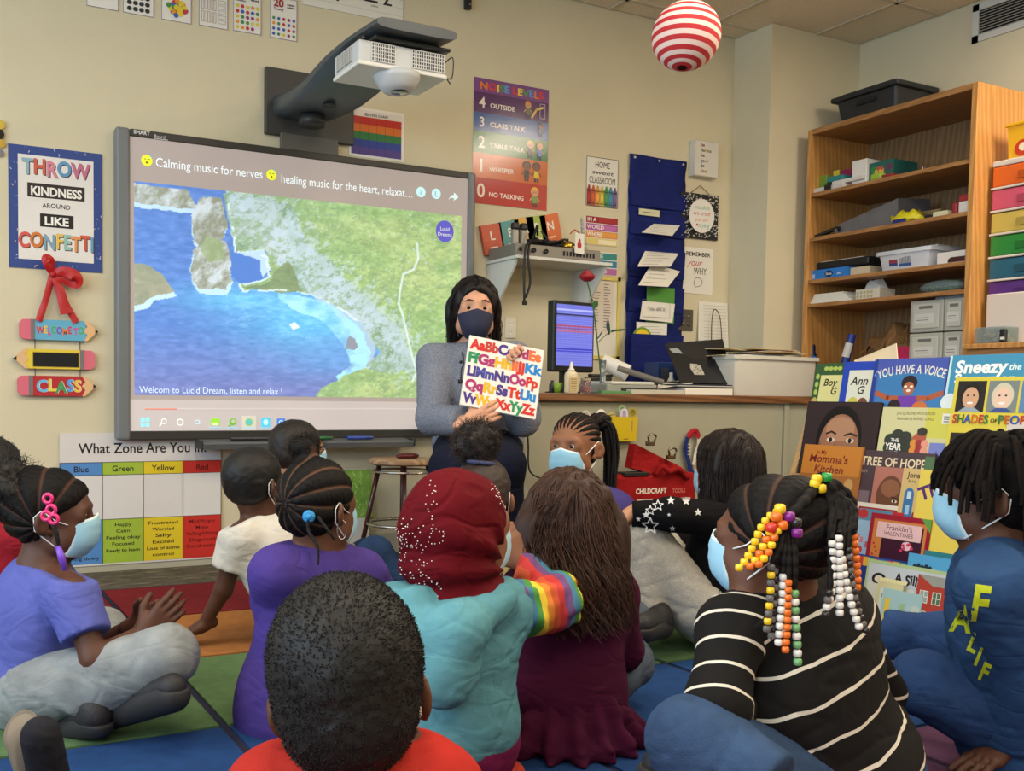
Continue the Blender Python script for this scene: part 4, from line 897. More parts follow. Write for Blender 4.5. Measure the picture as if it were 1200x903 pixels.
# ================================================================== desk, bookcase, rack and what stands on them
WT = .822                                                     # top of the worktop
CAB = mat('cabinet putty', (160, 158, 138), .5, var=.03)
t = thing('cabinet', 'long putty coloured cabinet with plain back panels below the wooden worktop', 'cabinet', (3.3, 4.0, 0))
MB().box((2.44, 3.775, .03), (4.16, 4.43, WT-.04), .003).build('body', CAB, t)
MB().box((4.165, 3.765, .03), (4.20, 4.43, WT-.04), .003).box((4.20, 3.775, .03), (4.34, 4.43, WT-.04), .002).build('end_panel', CAB, t)
MB().box((2.46, 3.80, 0), (4.32, 4.40, .035)).build('plinth', mat('plinth dark', (50, 48, 44), .6), t)
t = thing('worktop', 'brown wood grain worktop on the putty cabinet, carrying monitor, laptop and bin', 'worktop', (3.4, 4.1, WT-.04))
MB().box((2.42, 3.745, WT-.038), (4.36, 4.46, WT), .004).build('top', wood('worktop wood', (98, 62, 36), (136, 92, 58), (.4, 4, 6), 3), t)
def wy(px, py, Y): return ony(px, py, Y)
# monitor
t = thing('monitor', 'black computer monitor on the worktop showing a blue schedule', 'monitor', (2.96, 4.08, WT))
def quad3(px, Y): return [ony(x, y, yy) for (x, y), yy in zip(px, Y)]
mL, mR = np.array([2.835, 4.02]), np.array([3.115, 4.06])
zb, zt = .93, 1.285
def mp_(s, z, d=0): p = mL+(mR-mL)*s; n = np.array([mR[1]-mL[1], -(mR[0]-mL[0])]); n /= np.linalg.norm(n); return np.array([*(p+n*d), z])
b = MB().hexa([mp_(0, zb), mp_(1, zb), mp_(1, zb, -.05), mp_(0, zb, -.05), mp_(0, zt), mp_(1, zt), mp_(1, zt, -.05), mp_(0, zt, -.05)]); o = b.build('casing', mat('monitor black', (24, 24, 27), .4), t)
md = o.modifiers.new('b', 'BEVEL'); md.width = .008; md.segments = 2
A = Art(mp_(0, zb, .0005), mp_(1, zb)-mp_(0, zb), (0, 0, 1), lift=.001); w_, h_ = np.linalg.norm(mR-mL), zt-zb
A.rect(.016, .03, w_-.014, h_-.018, (96, 104, 196)); A.rect(.016, h_-.05, w_-.014, h_-.04, (150, 160, 220)); A.rect(.016, h_-.075, w_-.014, h_-.065, (36, 38, 70))
for v, c in ((.225, (146, 66, 90)), (.212, (120, 70, 120)), (.199, (160, 80, 100)), (.110, (48, 54, 170)), (.098, (60, 66, 180))): A.rect(.016, v, w_-.014, v+.009, c)
for i in range(24):
    v = .04+.0115*i; A.rect(.016, v, w_-.014, v+.0012, (130, 136, 210))
for i in range(8): A.rect(.03+.03*i, .12, .031+.03*i, .24, (126, 120, 190))
A.build('screen', t, MONI)
MB().box((2.94, 4.09, WT+.012), (2.99, 4.12, 1.05), .004).build('stand', mat('monitor black', 0), t); MB().lathe((2.965, 4.10, WT), [(.10, 0), (.10, .008), (.03, .016)], 28).build('foot', mat('monitor black', 0), t, True)
# glue bottle, jar, cups, rose in a vase
q = wy(669, 461, 3.80); t = thing('glue_bottle', 'cream glue bottle with pointed nozzle in front of the monitor', 'bottle', (q[0], 3.80, WT))
b = MB(); n_ = 24
prof = [(.030, 0), (.034, .004), (.034, .085), (.030, .097), (.018, .104)]
V = []; 
for r, z in prof:
    for j in range(n_): a = 2*math.pi*j/n_; V.append((q[0]+r*1.05*np.sign(math.cos(a))*abs(math.cos(a))**.7, 3.80+r*.6*math.sin(a), WT+z))
F = [(i*n_+j, i*n_+(j+1) % n_, (i+1)*n_+(j+1) % n_, (i+1)*n_+j) for i in range(4) for j in range(n_)]+[tuple(range(n_))[::-1], tuple(range(4*n_, 5*n_))]
autosmooth(MB().add(V, F).build('body', mat('glue cream', (220, 208, 176), .35), t)); MB().lathe((q[0], 3.80, WT+.104), [(.016, 0), (.016, .010), (.010, .014), (.004, .045), (0, .047)], 16).build('nozzle', mat('glue tip', (232, 226, 206), .4), t, True)
A = Art((q[0], 3.80-.0215, WT), (1, 0, 0), (0, 0, 1)); A.rect(-.024, .012, .024, .078, (206, 186, 140)); [A.rect(-.018, .02+.011*i, .016, .024+.011*i, (150, 120, 90)) for i in range(5)]; A.build('label', t)
q = wy(686, 461, 3.84); t = thing('candy_jar', 'glass jar of pink and red sweets beside the glue bottle', 'jar', (q[0], 3.84, WT))
MB().lathe((q[0], 3.84, WT), [(.024, 0), (.026, .004), (.026, .055), (.022, .062)], 20).build('glass', mat('clear glass', (240, 245, 245), .05, trans=.9), t, True); MB().lathe((q[0], 3.84, WT+.062), [(.024, 0), (.024, .012), (0, .012)], 20).build('lid', mat('lid tan', (176, 160, 140), .4), t)
b = MB()
for i in range(46): a, r0 = random.uniform(0, 6.28), random.uniform(0, .018); b.ball((q[0]+r0*math.cos(a), 3.84+r0*math.sin(a), WT+.008+random.uniform(0, .044)), .005, 6)
tag(b.build('sweets', mat('sweets', (196, 90, 96), .4, var=.5, vscale=120), t), kind='stuff')
q = wy(654, 461, 3.86); t = thing('green_cup', 'lime green cup half hidden behind the held book', 'cup', (q[0], 3.86, WT)); MB().lathe((q[0], 3.86, WT), [(.018, 0), (.022, .05), (.020, .05), (.017, .004)], 20).build('cup', mat('lime', (130, 170, 50), .4), t, True)
t = thing('dark_bottle', 'small dark bottle at the left end of the worktop', 'bottle', (wy(647, 461, 3.95)[0], 3.95, WT)); MB().lathe((wy(647, 461, 3.95)[0], 3.95, WT), [(.014, 0), (.016, .004), (.016, .04), (.008, .052), (.008, .062), (0, .062)], 16).build('body', mat('monitor black', 0), t, True)
q = wy(706, 461, 3.88); t = thing('rose_vase', 'tall clear glass bud vase on the worktop', 'vase', (q[0], 3.88, WT))
MB().lathe((q[0], 3.88, WT), [(.026, 0), (.026, .01), (.016, .035), (.013, .12), (.016, .165), (.014, .165), (.011, .12), (.013, .04), (.0, .012)], 24).build('vase', mat('clear glass', 0), t, True)
t = thing('red_rose', 'single red rose with green leaves standing in the bud vase', 'rose', (q[0], 3.88, WT+.01))
hd = ony(688, 324, 3.88); stem = spline([(q[0], 3.88, WT+.015), ony(700, 400, 3.885), ony(697, 372, 3.88), ony(692, 345, 3.88), hd-(0, 0, .02)], 6); SG = mat('stem green', (62, 104, 48), .5)
MB().tube(stem, .0035, 7).build('stem', SG, t, True)
b = MB(); random.seed(3)
b.ball(hd+(0, 0, .002), .024, 12, (1, 1, 1.1))
for L in range(5):
    n = (3, 5, 6, 7, 7)[L]; r0 = .010+.0065*L; h = .056-.006*L
    for i in range(n):
        a0 = 6.28*i/n+L*.7; V = []
        for u in range(5):
            for v in range(5):
                a = a0+(u-2)*.42*(6/n); vv = v/4; rr = r0*(.50+.55*math.sin(vv*2.2)); V.append(hd+np.array([rr*math.cos(a), rr*math.sin(a), -.022+h*vv-.004*abs(u-2)*vv*.6]))
        b.add(V, [(u*5+v, (u+1)*5+v, (u+1)*5+v+1, u*5+v+1) for u in range(4) for v in range(4)])
b.build('flower', mat('rose red', (150, 16, 28), .5, sheen=.3), t, True)
LF = mat('leaf green', (48, 92, 44), .45)
def leaf(base, tip, wd, par, up=(0, -.3, 1)):
    base, tip = np.array(base), np.array(tip); d = tip-base; L = np.linalg.norm(d); d = d/L; s_ = np.cross(d, up); s_ /= np.linalg.norm(s_); n = np.cross(s_, d); V = []
    for i in range(9):
        f_ = i/8; w0 = wd*math.sin(math.pi*min(1, f_*.95+.05))**.8
        for k in (-1, -.5, 0, .5, 1): V.append(base+d*L*f_+s_*w0*k+n*(abs(k)*wd*.25-.2*wd*math.sin(f_*3)))
    return mobj('leaf', V, [(i*5+j, (i+1)*5+j, (i+1)*5+j+1, i*5+j+1) for i in range(8) for j in range(4)], LF, par, True)
for (a, c, wd) in (((699, 352), (696, 362), .014), ((699, 400), (696, 370), .001), ((713, 392), (712, 374), .018), ((716, 388), (734, 386), .020), ((700, 398), (706, 388), .014), ((690, 345), (697, 356), .010)):
    leaf(ony(*a, 3.87), ony(*c, 3.85), wd, t)
MB().tube(spline([ony(700, 402, 3.885), ony(706, 396, 3.88), ony(713, 390, 3.87), ony(720, 388, 3.87)], 4), .002, 6).build('twig', SG, t, True)
# roller, paper roll, trimmer, trays
t = thing('paper_roll', 'roll of white paper lying behind the grey tube', 'paper roll', (3.24, 4.1, WT)); MB().tube([ony(706, 424, 4.1), ony(736, 437, 4.0)], .042, 20).build('roll', PAPER, t)
t = thing('grey_tube', 'dark grey tube leaning across the machine on the worktop', 'tube', (3.4, 3.95, WT)); MB().tube([ony(724, 431, 3.95), ony(777, 448, 3.84)], .015, 14).build('tube', mat('tube grey', (104, 100, 94), .5), t)
t = thing('laminating_machine', 'flat grey laminating machine with pale lid on the worktop', 'machine', (3.3, 3.95, WT))
a0, a1 = wy(711, 460, 3.82)[0], wy(770, 460, 3.82)[0]
MB().box((a0, 3.82, WT), (a1, 4.05, WT+.05), .008).build('body', mat('machine grey', (150, 150, 142), .4), t); MB().box((a0+.02, 3.815, WT+.045), (a1-.02, 4.04, WT+.062), .008).build('lid', mat('machine lid', (206, 204, 192), .4), t); MB().box((a0+.09, 3.812, WT+.018), (a1-.01, 3.83, WT+.030)).build('slot', mat('pivot dark', (44, 44, 44)), t)
t = thing('black_stapler', 'black desk stapler on top of the laminating machine', 'stapler', (3.3, 4.0, WT+.06)); MB().box((a0+.01, 3.98, WT+.064), (a0+.16, 4.02, WT+.085), .006).box((a0+.03, 3.985, WT+.085), (a0+.17, 4.015, WT+.10), .005).build('body', BLK, t)
for k, (px0, px1, z, h, lb, c) in enumerate(((737, 800, 0, .022, 'flat pale folder lying at the front edge of the worktop', (190, 186, 170)), (703, 738, 0, .014, 'green edged folder lying by the vase', (90, 140, 90)))):
    a0, a1 = wy(px0, 461, 3.79)[0], wy(px1, 461, 3.79)[0]; t = thing('folder', lb, 'folder', (a0, 3.8, WT)); MB().box((a0, 3.775, WT+z), (a1, 3.812, WT+z+h), .002).build('folder', mat('folder%d' % k, c, .6), t)
t = paper4('loose_paper', 'loose white paper draped between the machine and the laptop stack', [(770, 455), (812, 449), (806, 444), (772, 449)], (.63, .63, .5, .5), lines=0)
t = thing('blue_binder', 'dark blue binder standing behind the laptop', 'binder', (3.55, 4.3, WT))
a0, a1 = wy(768, 460, 4.2), wy(792, 460, 4.2); MB().box((a0[0], 4.18, WT), (a1[0]+.1, 4.30, WT+.18), .004).build('cover', mat('binder blue', (34, 60, 116), .4), t); MB().box((a0[0]+.02, 4.176, WT+.02), (a0[0]+.07, 4.18, WT+.15)).build('label', mat('binder grey', (80, 84, 96), .5), t)
t = thing('spray_bottle', 'white bottle between the binder and the laptop', 'bottle', (wy(786, 460, 4.05)[0], 4.05, WT)); MB().lathe((wy(786, 460, 4.05)[0], 4.05, WT), [(.020, 0), (.022, .005), (.022, .07), (.010, .095), (.010, .12), (0, .12)], 18).build('body', mat('glue tip', 0), t, True)
# laptop on a stack of folders and a white box
a0, a1 = wy(803, 460, 3.79)[0], wy(857, 460, 3.79)[0]
t = thing('white_box', 'flat white box under the folders and laptop', 'box', ((a0+a1)/2, 3.9, WT)); MB().box((a0, 3.79, WT), (a1+.01, 4.0, WT+.034), .002).build('box', PAPER, t)
for k in range(3):
    z = WT+.036+.007*k; t = thing('dark_folder', ['lowest', 'middle', 'top'][k]+' of the dark folders stacked under the laptop', 'folder', ((a0+a1)/2, 3.9, z), 'folders under the laptop'); MB().box((a0-.02-.01*k, 3.80+.01*k, z), (a1+.02+.008*k, 4.02, z+.005), .001).build('folder', mat('folder d%d' % k, [(60, 62, 72), (200, 196, 186), (44, 48, 66)][k], .5), t)
t = thing('laptop', 'open black laptop seen from behind with two crumpled stickers on its lid', 'laptop', (3.75, 3.9, WT+.06))
P = [ony(798, 449, 3.86), ony(858, 435, 3.86), ony(847, 397, 4.02), ony(780, 402, 4.02)]; P[0][2] = WT+.062; P[1][2] = WT+.062; P[1][0] = ony(860, 448, 3.86)[0]
n = np.cross(P[1]-P[0], P[3]-P[0]); n /= np.linalg.norm(n); LB = mat('laptop black', (26, 25, 26), .45)
o = MB().slab(P, -n, .008).build('lid', LB, t); MB().box((P[0][0], 3.87, WT+.058), (P[1][0], 4.04, WT+.07), .003).build('base', LB, t)
U = (P[1]-P[0]); A = Art(P[0]+n*.0005, U, np.cross(n, U/np.linalg.norm(U))); A.poly([(.035, .225), (.10, .235), (.115, .195), (.05, .20)], (150, 156, 158)); A.poly([(.12, .055), (.19, .055), (.195, .125), (.13, .13), (.115, .10)], (176, 172, 160))
for i in range(22): u, v = random.uniform(.125, .18), random.uniform(.06, .115); A.line([(u, v), (u+.012, v+random.uniform(-.01, .01))], .003, random.choice([(120, 120, 112), (200, 198, 188), (60, 60, 60)]))
A.build('sticker', t)
# big white bin heaped with papers
x0, x1 = 3.995, 4.395+.0; y0, y1 = 3.80, 4.12
a0, a1 = ony(860, 460, 3.80)[0], ony(957, 460, 3.80)[0]; zt = ony(905, 417, 3.80)[2]
t = thing('white_tub', 'large translucent white plastic tub heaped with papers on the worktop', 'tub', ((a0+a1)/2, 3.95, WT))
def tub(mb, x0, x1, y0, y1, z0, z1, fl=.02, th=.004):
    R = lambda g: [(x0-g, y0-g), (x1+g, y0-g), (x1+g, y1+g), (x0-g, y1+g)]
    def ring(g, z, c=.03):
        P = []
        for (x, y), (sx, sy) in zip(R(g), ((1, 1), (-1, 1), (-1, -1), (1, -1))):
            q = [(x+sx*c, y), (x+sx*c*.3, y+sy*c*.3), (x, y+sy*c)]
            P += [(a, b_, z) for a, b_ in (q[::-1] if sx*sy > 0 else q)]
        return P
    rs = [ring(0, z0), ring(fl*.2, z0+.01), ring(fl, z1-.02), ring(fl+.012, z1-.02), ring(fl+.012, z1), ring(fl-.004, z1), ring(-.004, z0+.008)]
    V = sum(rs, []); k = 12
    F = [(i*k+j, i*k+(j+1) % k, (i+1)*k+(j+1) % k, (i+1)*k+j) for i in range(len(rs)-1) for j in range(k)]+[tuple(range(k))[::-1], tuple(range((len(rs)-1)*k, len(rs)*k))]
    return mb.add(V, F)
autosmooth(tub(MB(), a0+.02, a1-.0, 3.82, 4.12, WT, zt, .014).build('tub', mat('tub white', (206, 202, 190), .35, var=.03, trans=.0), t), 40)
for i in range(11):
    cx_, cy_ = random.uniform(a0+.10, a1-.05), random.uniform(3.92, 4.05); an = random.uniform(-.4, .4); z = zt-.012+.0045*i
    tt = thing('paper_sheet', ['white', 'tan', 'brown', 'bright white'][i % 4]+' sheet '+['at the very bottom of', 'second from the bottom of', 'third from the bottom of', 'fourth from the bottom of', 'fifth from the bottom of', 'in the middle of', 'just above the middle of', 'fourth from the top of', 'third from the top of', 'second from the top of', 'on the very top of'][i]+' the heap in the white tub', 'paper', (cx_, cy_, z), 'papers heaped in the white tub'); U = np.array([math.cos(an), math.sin(an), random.uniform(-.03, .03)])*.15; Vv = np.array([-math.sin(an), math.cos(an), random.uniform(-.03, .03)])*.10; c_ = np.array([cx_, cy_, z+.004])
    MB().slab([c_-U-Vv, c_+U-Vv, c_+U+Vv, c_-U+Vv], (0, 0, 1), .003).build('sheet', mat('sheet%d' % (i % 4), [(222, 216, 200), (206, 190, 150), (196, 160, 110), (230, 228, 220)][i % 4], .8), tt)
# yellow pocket with picture paddles, stuck to the cabinet
q0, q1 = ony(715, 517, 3.74), ony(746, 488, 3.74)
t = thing('yellow_pocket', 'bright yellow plastic pocket stuck on the cabinet front', 'pocket', ((q0[0]+q1[0])/2, 3.77, q0[2])); x0, x1, z0, z1 = q0[0], q1[0], q0[2], q1[2]
MB().hexa([(x0+.004, 3.735, z0), (x1-.004, 3.735, z0), (x1-.004, 3.773, z0), (x0+.004, 3.773, z0), (x0, 3.728, z1), (x1, 3.728, z1), (x1, 3.773, z1+.0), (x0, 3.773, z1)]).build('pocket', mat('pocket yellow', (206, 180, 34), .35), t)
A = Art((x0, 3.7345, z0), (1, 0, 0), (0, -.06, 1)); A.rect(.075, .008, .105, .014, (150, 130, 30)); A.build('print', t)
b = None
for k, (px, py, r, c, g) in enumerate(((686, 488, .030, (206, 200, 186), 0), (704, 486, .028, (236, 232, 222), 1), (716, 488, .026, (190, 176, 110), 1), (729, 480, .024, (150, 180, 130), 1), (731, 485, .027, (206, 200, 214), 1), (741, 483, .024, (170, 156, 60), 1))):
    q = ony(px, py, 3.75-.004*k); tt = thing('picture_paddle', ['white egg shaped paddle held by a black clip', 'white paddle with two dark dots', 'striped tan paddle', 'green rimmed paddle behind the lilac one', 'lilac drawing on a white oval paddle', 'dark and yellow paddle at the right end'][k]+' above the yellow pocket', 'paddle', q, 'paddles in the yellow pocket')
    MB().lathe(q, [(0, 0), (r, 0), (r, .003), (0, .003)], 22, (0, -1, 0)).build('head', mat('paddle%d' % k, c, .6), tt); MB().box((q[0]-.004, q[1]-.001, q[2]-.09), (q[0]+.004, q[1]+.001, q[2]-r*.8)).build('stick', mat('paddle stick', (170, 140, 100), .6), tt)
    A = Art(q+(0, -.003, 0), (1, 0, 0), (0, 0, 1))
    if k == 1: A.ell(-.009, .0, .007, .009, (50, 46, 50)); A.ell(.009, 0, .007, .009, (50, 46, 50)); A.ell(-.009, 0, .003, .004, (236, 232, 222)); A.ell(.009, 0, .003, .004, (236, 232, 222))
    if k == 2: [A.line([(-.018, v), (.018, v+.004)], .004, (80, 66, 40)) for v in (-.014, -.004, .006)]
    if k == 4: A.line([(-.01, -.016), (-.004, .014), (.006, .010), (.01, -.012)], .005, (110, 90, 160)); A.ell(.0, -.004, .01, .012, (170, 160, 196))
    if k in (0, 3, 5): A.ell(0, 0, r*.7, r*.7, tuple(int(v*.82) for v in c)); A.line([(-.012, -.006), (0, .010), (.012, -.004)], .003, (60, 60, 50))
    A.build('print', tt)
q = ony(678, 492, 3.76); t = thing('black_clip', 'black binder clip with silver wire on the cabinet front', 'clip', q); MB().box(q+(-.012, -.012, -.02), q+(.008, .01, .02), .003).build('jaw', BLK, t); MB().tube(spline([q+(0, -.005, .02), q+(-.012, -.005, .035), q+(.008, -.005, .035), q+(.004, -.005, .02)], 4), .0018, 6).build('wire', mat('screw', 0), t)
# red CHILDCRAFT bag with clips
a0, a1 = ony(722, 560, 3.60), ony(812, 575, 3.60)
t = thing('red_tool_bag', 'red hanging bag with white pockets lettered CHILDCRAFT on the floor by the cabinet', 'bag', ((a0[0]+a1[0])/2, 3.65, 0)); x0, x1 = 2.90, 3.40; z1 = .445
RD = cloth('bag red', (172, 24, 26), bump=.3); MB().box((x0, 3.60, .02), (x1, 3.66, z1), .02).build('body', RD, t)
A = Art((x0, 3.60, 0), (1, 0, 0), (0, 0, 1), lift=.001)
A.text('CHILDCRAFT', .215, .352, .024, (230, 222, 210), bold=2, width=.185); A.text('TOOLS', .385, .350, .020, (210, 120, 110), bold=1, width=.08)
for j in range(2):
    for i in range(4): A.rect(.012+.118*i, .04+.155*j, .105+.118*i, .170+.155*j, (206, 202, 192))
A.build('pockets', t)
MB().box((x0+.05, 3.595, z1-.01), (x0+.20, 3.655, z1+.01), .004).build('flap', BLK, t)
b = MB(); P = [ony(740, 548, 3.62), ony(745, 520, 3.62), ony(770, 533, 3.62), ony(795, 545, 3.62), ony(806, 556, 3.60), ony(780, 560, 3.60)]
n_ = len(P); b.add([p for p in P]+[p+np.array([0, .05, 0]) for p in P], [tuple(range(n_))[::-1], tuple(range(n_, 2*n_))]+[(i, (i+1) % n_, (i+1) % n_+n_, i+n_) for i in range(n_)]); o = b.build('drape', RD, t)
MB().tube(spline([ony(768, 556, 3.60), ony(776, 546, 3.58), ony(784, 552, 3.57), ony(795, 549, 3.58), ony(806, 560, 3.59)], 6), .014, 8).build('fold', RD, t, True)
CHR = mat('clip steel', (130, 120, 104), .25, .9)
for px, py in ((762, 519), (786, 535)):
    q = ony(px, py, 3.59); tt = thing('bulldog_clip', ('left upright' if px < 770 else 'right tilted')+' steel bulldog clip on the red bag', 'clip', q, 'clips on the red bag'); MB().box(q+(-.022, -.012, -.012), q+(.022, .012, .010), .004).build('jaw', CHR, tt); MB().tube(spline([q+(-.016, -.01, .008), q+(-.022, -.012, .034), q+(.0, -.014, .042), q+(.022, -.012, .034), q+(.016, -.01, .008)], 5), .005, 6).build('handle', CHR, tt, True)
# flag ribbon on the cabinet
t = thing('flag_ribbon', 'looped ribbon with stars and red white stripes on the cabinet front', 'ribbon', (3.42, 3.76, .5))
P = [ony(x, y, 3.755) for x, y in ((813, 562), (808, 545), (804, 525), (806, 512), (814, 505), (820, 512), (818, 527), (813, 545))]
for nm, c, a, z_ in (('blue_part', (36, 52, 120), 0, 4), ('red_part', (186, 34, 44), 3, 6), ('white_part', (214, 206, 196), 5, 8)):
    b = MB(); ribbon(b, P[a:z_], lambda s: .016); b.build(nm, cloth('flag'+nm, c), t)
A = Art(ony(807, 528, 3.735), (1, 0, 0), (0, 0, 1), lift=.004)
for i in range(4):
    for j in range(2): A.text('*', -.006+.012*j, -.03+.017*i, .014, (226, 226, 226), bold=2)
A.build('stars', t)
# cables down the cabinet side
for k, (P, lb) in enumerate((([(614, 470), (617, 492), (619, 520), (621, 552), (640, 563), (650, 575)], 'black cable hanging from the worktop behind the held book'), ([(609, 470), (611, 496), (607, 530), (603, 570), (611, 590), (598, 612)], 'second black cable hanging down to the stool'))):
    Q = spline([ony(x, y, 3.741) for x, y in P], 6); t = thing('hanging_cable', lb, 'cable', Q[0]); MB().tube(Q, .004, 6).build('cable', mat('black cable', 0), t, True)
# ------------------------------------------------ stools
SEAT = wood('stool seat', (150, 116, 82), (190, 156, 118), (3, 3, 1), 4); LEG = mat('stool leg brown', (62, 30, 26), .3, coat=.3); STL = mat('stool steel', (188, 182, 170), .25, .9)
def stool(c, h, r, lb):
    c = np.array([c[0], c[1], 0.]); t = thing('stool', lb, 'stool', c, 'round stools by the whiteboard')
    autosmooth(MB().lathe(c+(0, 0, h-.028), [(0, 0), (r-.012, 0), (r, .008), (r, .020), (r-.008, .028), (0, .028)], 40).build('seat', SEAT, t))
    for k in range(4):
        a = math.pi/4+.35+k*math.pi/2; d = np.array([math.cos(a), math.sin(a), 0])
        o = MB().tube([c+d*(r-.05)+(0, 0, h-.028), c+d*(r+.045)+(0, 0, .012)], .012, 12).build('leg', LEG, t, True); MB().lathe(c+d*(r+.046), [(.016, 0), (.014, .02)], 12).build('foot_cap', BLK, o)
    MB().tube([c+np.array([math.cos(q), math.sin(q), 0])*(r+.005)+np.array([0, 0, .19]) for q in np.linspace(0, 6.283, 37)[:-1]], .008, 8, closed=True).build('foot_ring', STL, t, True)
    MB().tube([c+np.array([math.cos(q), math.sin(q), 0])*(r-.02)+np.array([0, 0, h-.06]) for q in np.linspace(0, 6.283, 37)[:-1]], .006, 8, closed=True).build('upper_ring', STL, t, True)
HA = float(ony(473, 537, 4.16)[2]); sA = ony(473, 537, 4.16); stool(sA, HA, .165, 'round wooden stool with dark legs carrying a red glasses case')
sB = at(560, 524, 3.98); stool(sB, .455, .19, 'round stool on which the teacher sits')
t = thing('glasses_case', 'dark red glasses case lying on the wooden stool', 'case', (sA[0], sA[1], HA))
q = np.array([sA[0]+.02, sA[1], HA]); b = MB(); b.ball(q+(0, 0, .012), .05, 20, (1.25, .55, .34)); b.build('case', mat('case red', (84, 22, 26), .3), t, True)
# ------------------------------------------------ bookcase
OAK = wood('oak', (184, 128, 66), (206, 152, 86), (9, 9, .8), 2.0, .4); OAKH = wood('oak shelf', (150, 104, 58), (172, 124, 74), (6, 1, 8), 2.4, .45)
BX, BY0, BY1, BZ = 4.65, 3.085, 4.10, 2.365
t = thing('bookcase', 'tall open oak bookcase full of supplies against the right wall', 'bookcase', (4.9, 3.6, 0))
MB().box((BX, BY0, 0), (XR-.005, BY0+.03, BZ), .002).build('side_panel', OAK, t); MB().box((BX, BY1-.03, 0), (XR-.005, BY1, BZ), .002).build('side_panel', OAK, t)
MB().box((BX, BY0+.03, BZ-.03), (XR-.005, BY1-.03, BZ), .002).build('top_panel', OAKH, t)
MB().box((XR-.02, BY0+.03, .06), (XR-.006, BY1-.03, BZ-.03)).build('back_panel', wood('oak back', (126, 96, 62), (148, 116, 80), (9, 9, 1), 2), t)
SZ = [1.999, 1.744, 1.500, 1.362, .99, .60, .10]
for z in SZ: MB().box((BX+.004, BY0+.03, z-.022), (XR-.02, BY1-.03, z), .002).build('shelf', OAKH, t)
MB().box((BX+.02, BY0+.03, 0), (BX+.04, BY1-.03, .078)).build('kick_board', OAKH, t)
def sy(px, X=4.70): return onx(px, 300, X)[1]
def item(name, lb, cat, px0, px1, z, h, X0, dx, m, group='supplies on the bookcase shelves', bev=.003, build='body'):
    y1, y0 = sy(px0, X0), sy(px1, X0); t = thing(name, lb, cat, (X0+dx/2, (y0+y1)/2, z), group); MB().box((X0, y0, z), (X0+dx, y1, z+h), bev).build(build, m, t); return t, y0, y1
# storage box on top
y1, y0 = onx(980, 130, 4.80)[1], onx(1050, 110, 4.80)[1]; t = thing('black_storage_box', 'black plastic lidded storage box on top of the bookcase', 'box', (4.95, (y0+y1)/2, BZ))
BP = mat('black storage', (38, 41, 44), .45, var=.04)
zt = 2.535; b = MB().hexa([(4.83, y0+.02, BZ), (5.08, y0+.02, BZ), (5.08, y1-.02, BZ), (4.83, y1-.02, BZ), (4.80, y0, zt), (5.11, y0, zt), (5.11, y1, zt), (4.80, y1, zt)]); o = b.build('box', BP, t); md = o.modifiers.new('b', 'BEVEL'); md.width = .012; md.segments = 2
MB().box((4.775, y0-.025, zt-.012), (5.13, y1+.025, zt+.018), .010).box((4.81, y0+.02, zt+.014), (5.10, y1-.02, zt+.034), .012).build('lid', BP, t); MB().box((4.792, (y0+y1)/2-.06, zt-.06), (4.80, (y0+y1)/2+.06, zt-.035), .003).build('grip', mat('black storage dark', (20, 22, 24), .5), t)
Z0, Z1, Z2, Z3, Z4 = SZ[:5]
G_ = 'supplies on the bookcase shelves'
def c_(n, c, r=.55): return mat(n, c, r)
item('paper_pad', 'white pad of cards at the left of the top shelf, lowest in its pile', 'pad', 948, 985, Z0, .030, 4.68, .2, c_('pad white', (206, 202, 194)))
item('black_clip_strip', 'black banded paper bundle on the white cards', 'bundle', 963, 971, Z0+.003, .034, 4.672, .004, BLK)
item('card_box', 'white topped flat card box beside the pad', 'box', 972, 1008, Z0+.031, .022, 4.70, .2, c_('card box', (214, 210, 204)))
item('green_box', 'olive green box standing at the far left of the top shelf', 'box', 949, 966, Z0+.031, .075, 4.72, .14, c_('olive', (120, 146, 46)))
item('teal_pouch', 'teal pouch lying beside the olive box', 'pouch', 966, 984, Z0+.054, .028, 4.70, .14, c_('teal', (44, 130, 136)))
item('yellow_card', 'small yellow card standing behind the teal pouch', 'card', 973, 980, Z0+.03, .11, 4.80, .01, c_('yellow card', (224, 206, 70)))
item('magenta_tin', 'magenta and black tin on the top shelf', 'tin', 981, 994, Z0+.05, .075, 4.78, .10, c_('magenta', (140, 30, 80)))
t, a, c = item('white_carton', 'white carton half covered by a dark green label on the top shelf', 'carton', 995, 1012, Z0, .145, 4.72, .2, c_('carton', (226, 222, 216)))
t, a, c = item('green_carton', 'dark green printed carton beside the white carton', 'carton', 1011, 1043, Z0, .115, 4.74, .2, c_('carton green', (30, 96, 90)))
A = Art((4.74, c, Z0), (0, -1, 0), (0, 0, 1)); w_ = c-a; A.ell(w_*.5, .06, .035, .028, (180, 90, 60)); A.ell(w_*.3, .075, .018, .018, (60, 130, 70)); A.text('FUN', w_*.5, .05, .02, (240, 200, 90), bold=2); A.rect(w_*.75, .06, w_*.98, .09, (110, 60, 90)); A.build('print', t)
item('green_jar', 'short lime jar in front of the dark green carton', 'jar', 1016, 1029, Z0, .040, 4.675, .05, c_('lime jar', (150, 180, 60)), bev=.012)
item('red_label_box', 'small dark red box with white lettering on the top shelf', 'box', 1030, 1042, Z0, .022, 4.68, .1, c_('dark red', (140, 40, 46)))
t = thing('metal_hook', 'small bent wire hook lying at the middle of the top shelf', 'hook', (4.70, sy(1078), Z0), G_); y = sy(1078); MB().tube(spline([(4.70, y+.06, Z0+.004), (4.70, y+.01, Z0+.008), (4.70, y, Z0+.022), (4.70, y-.02, Z0+.008), (4.70, y-.03, Z0+.006)], 5), .003, 6).build('wire', mat('screw', 0), t)
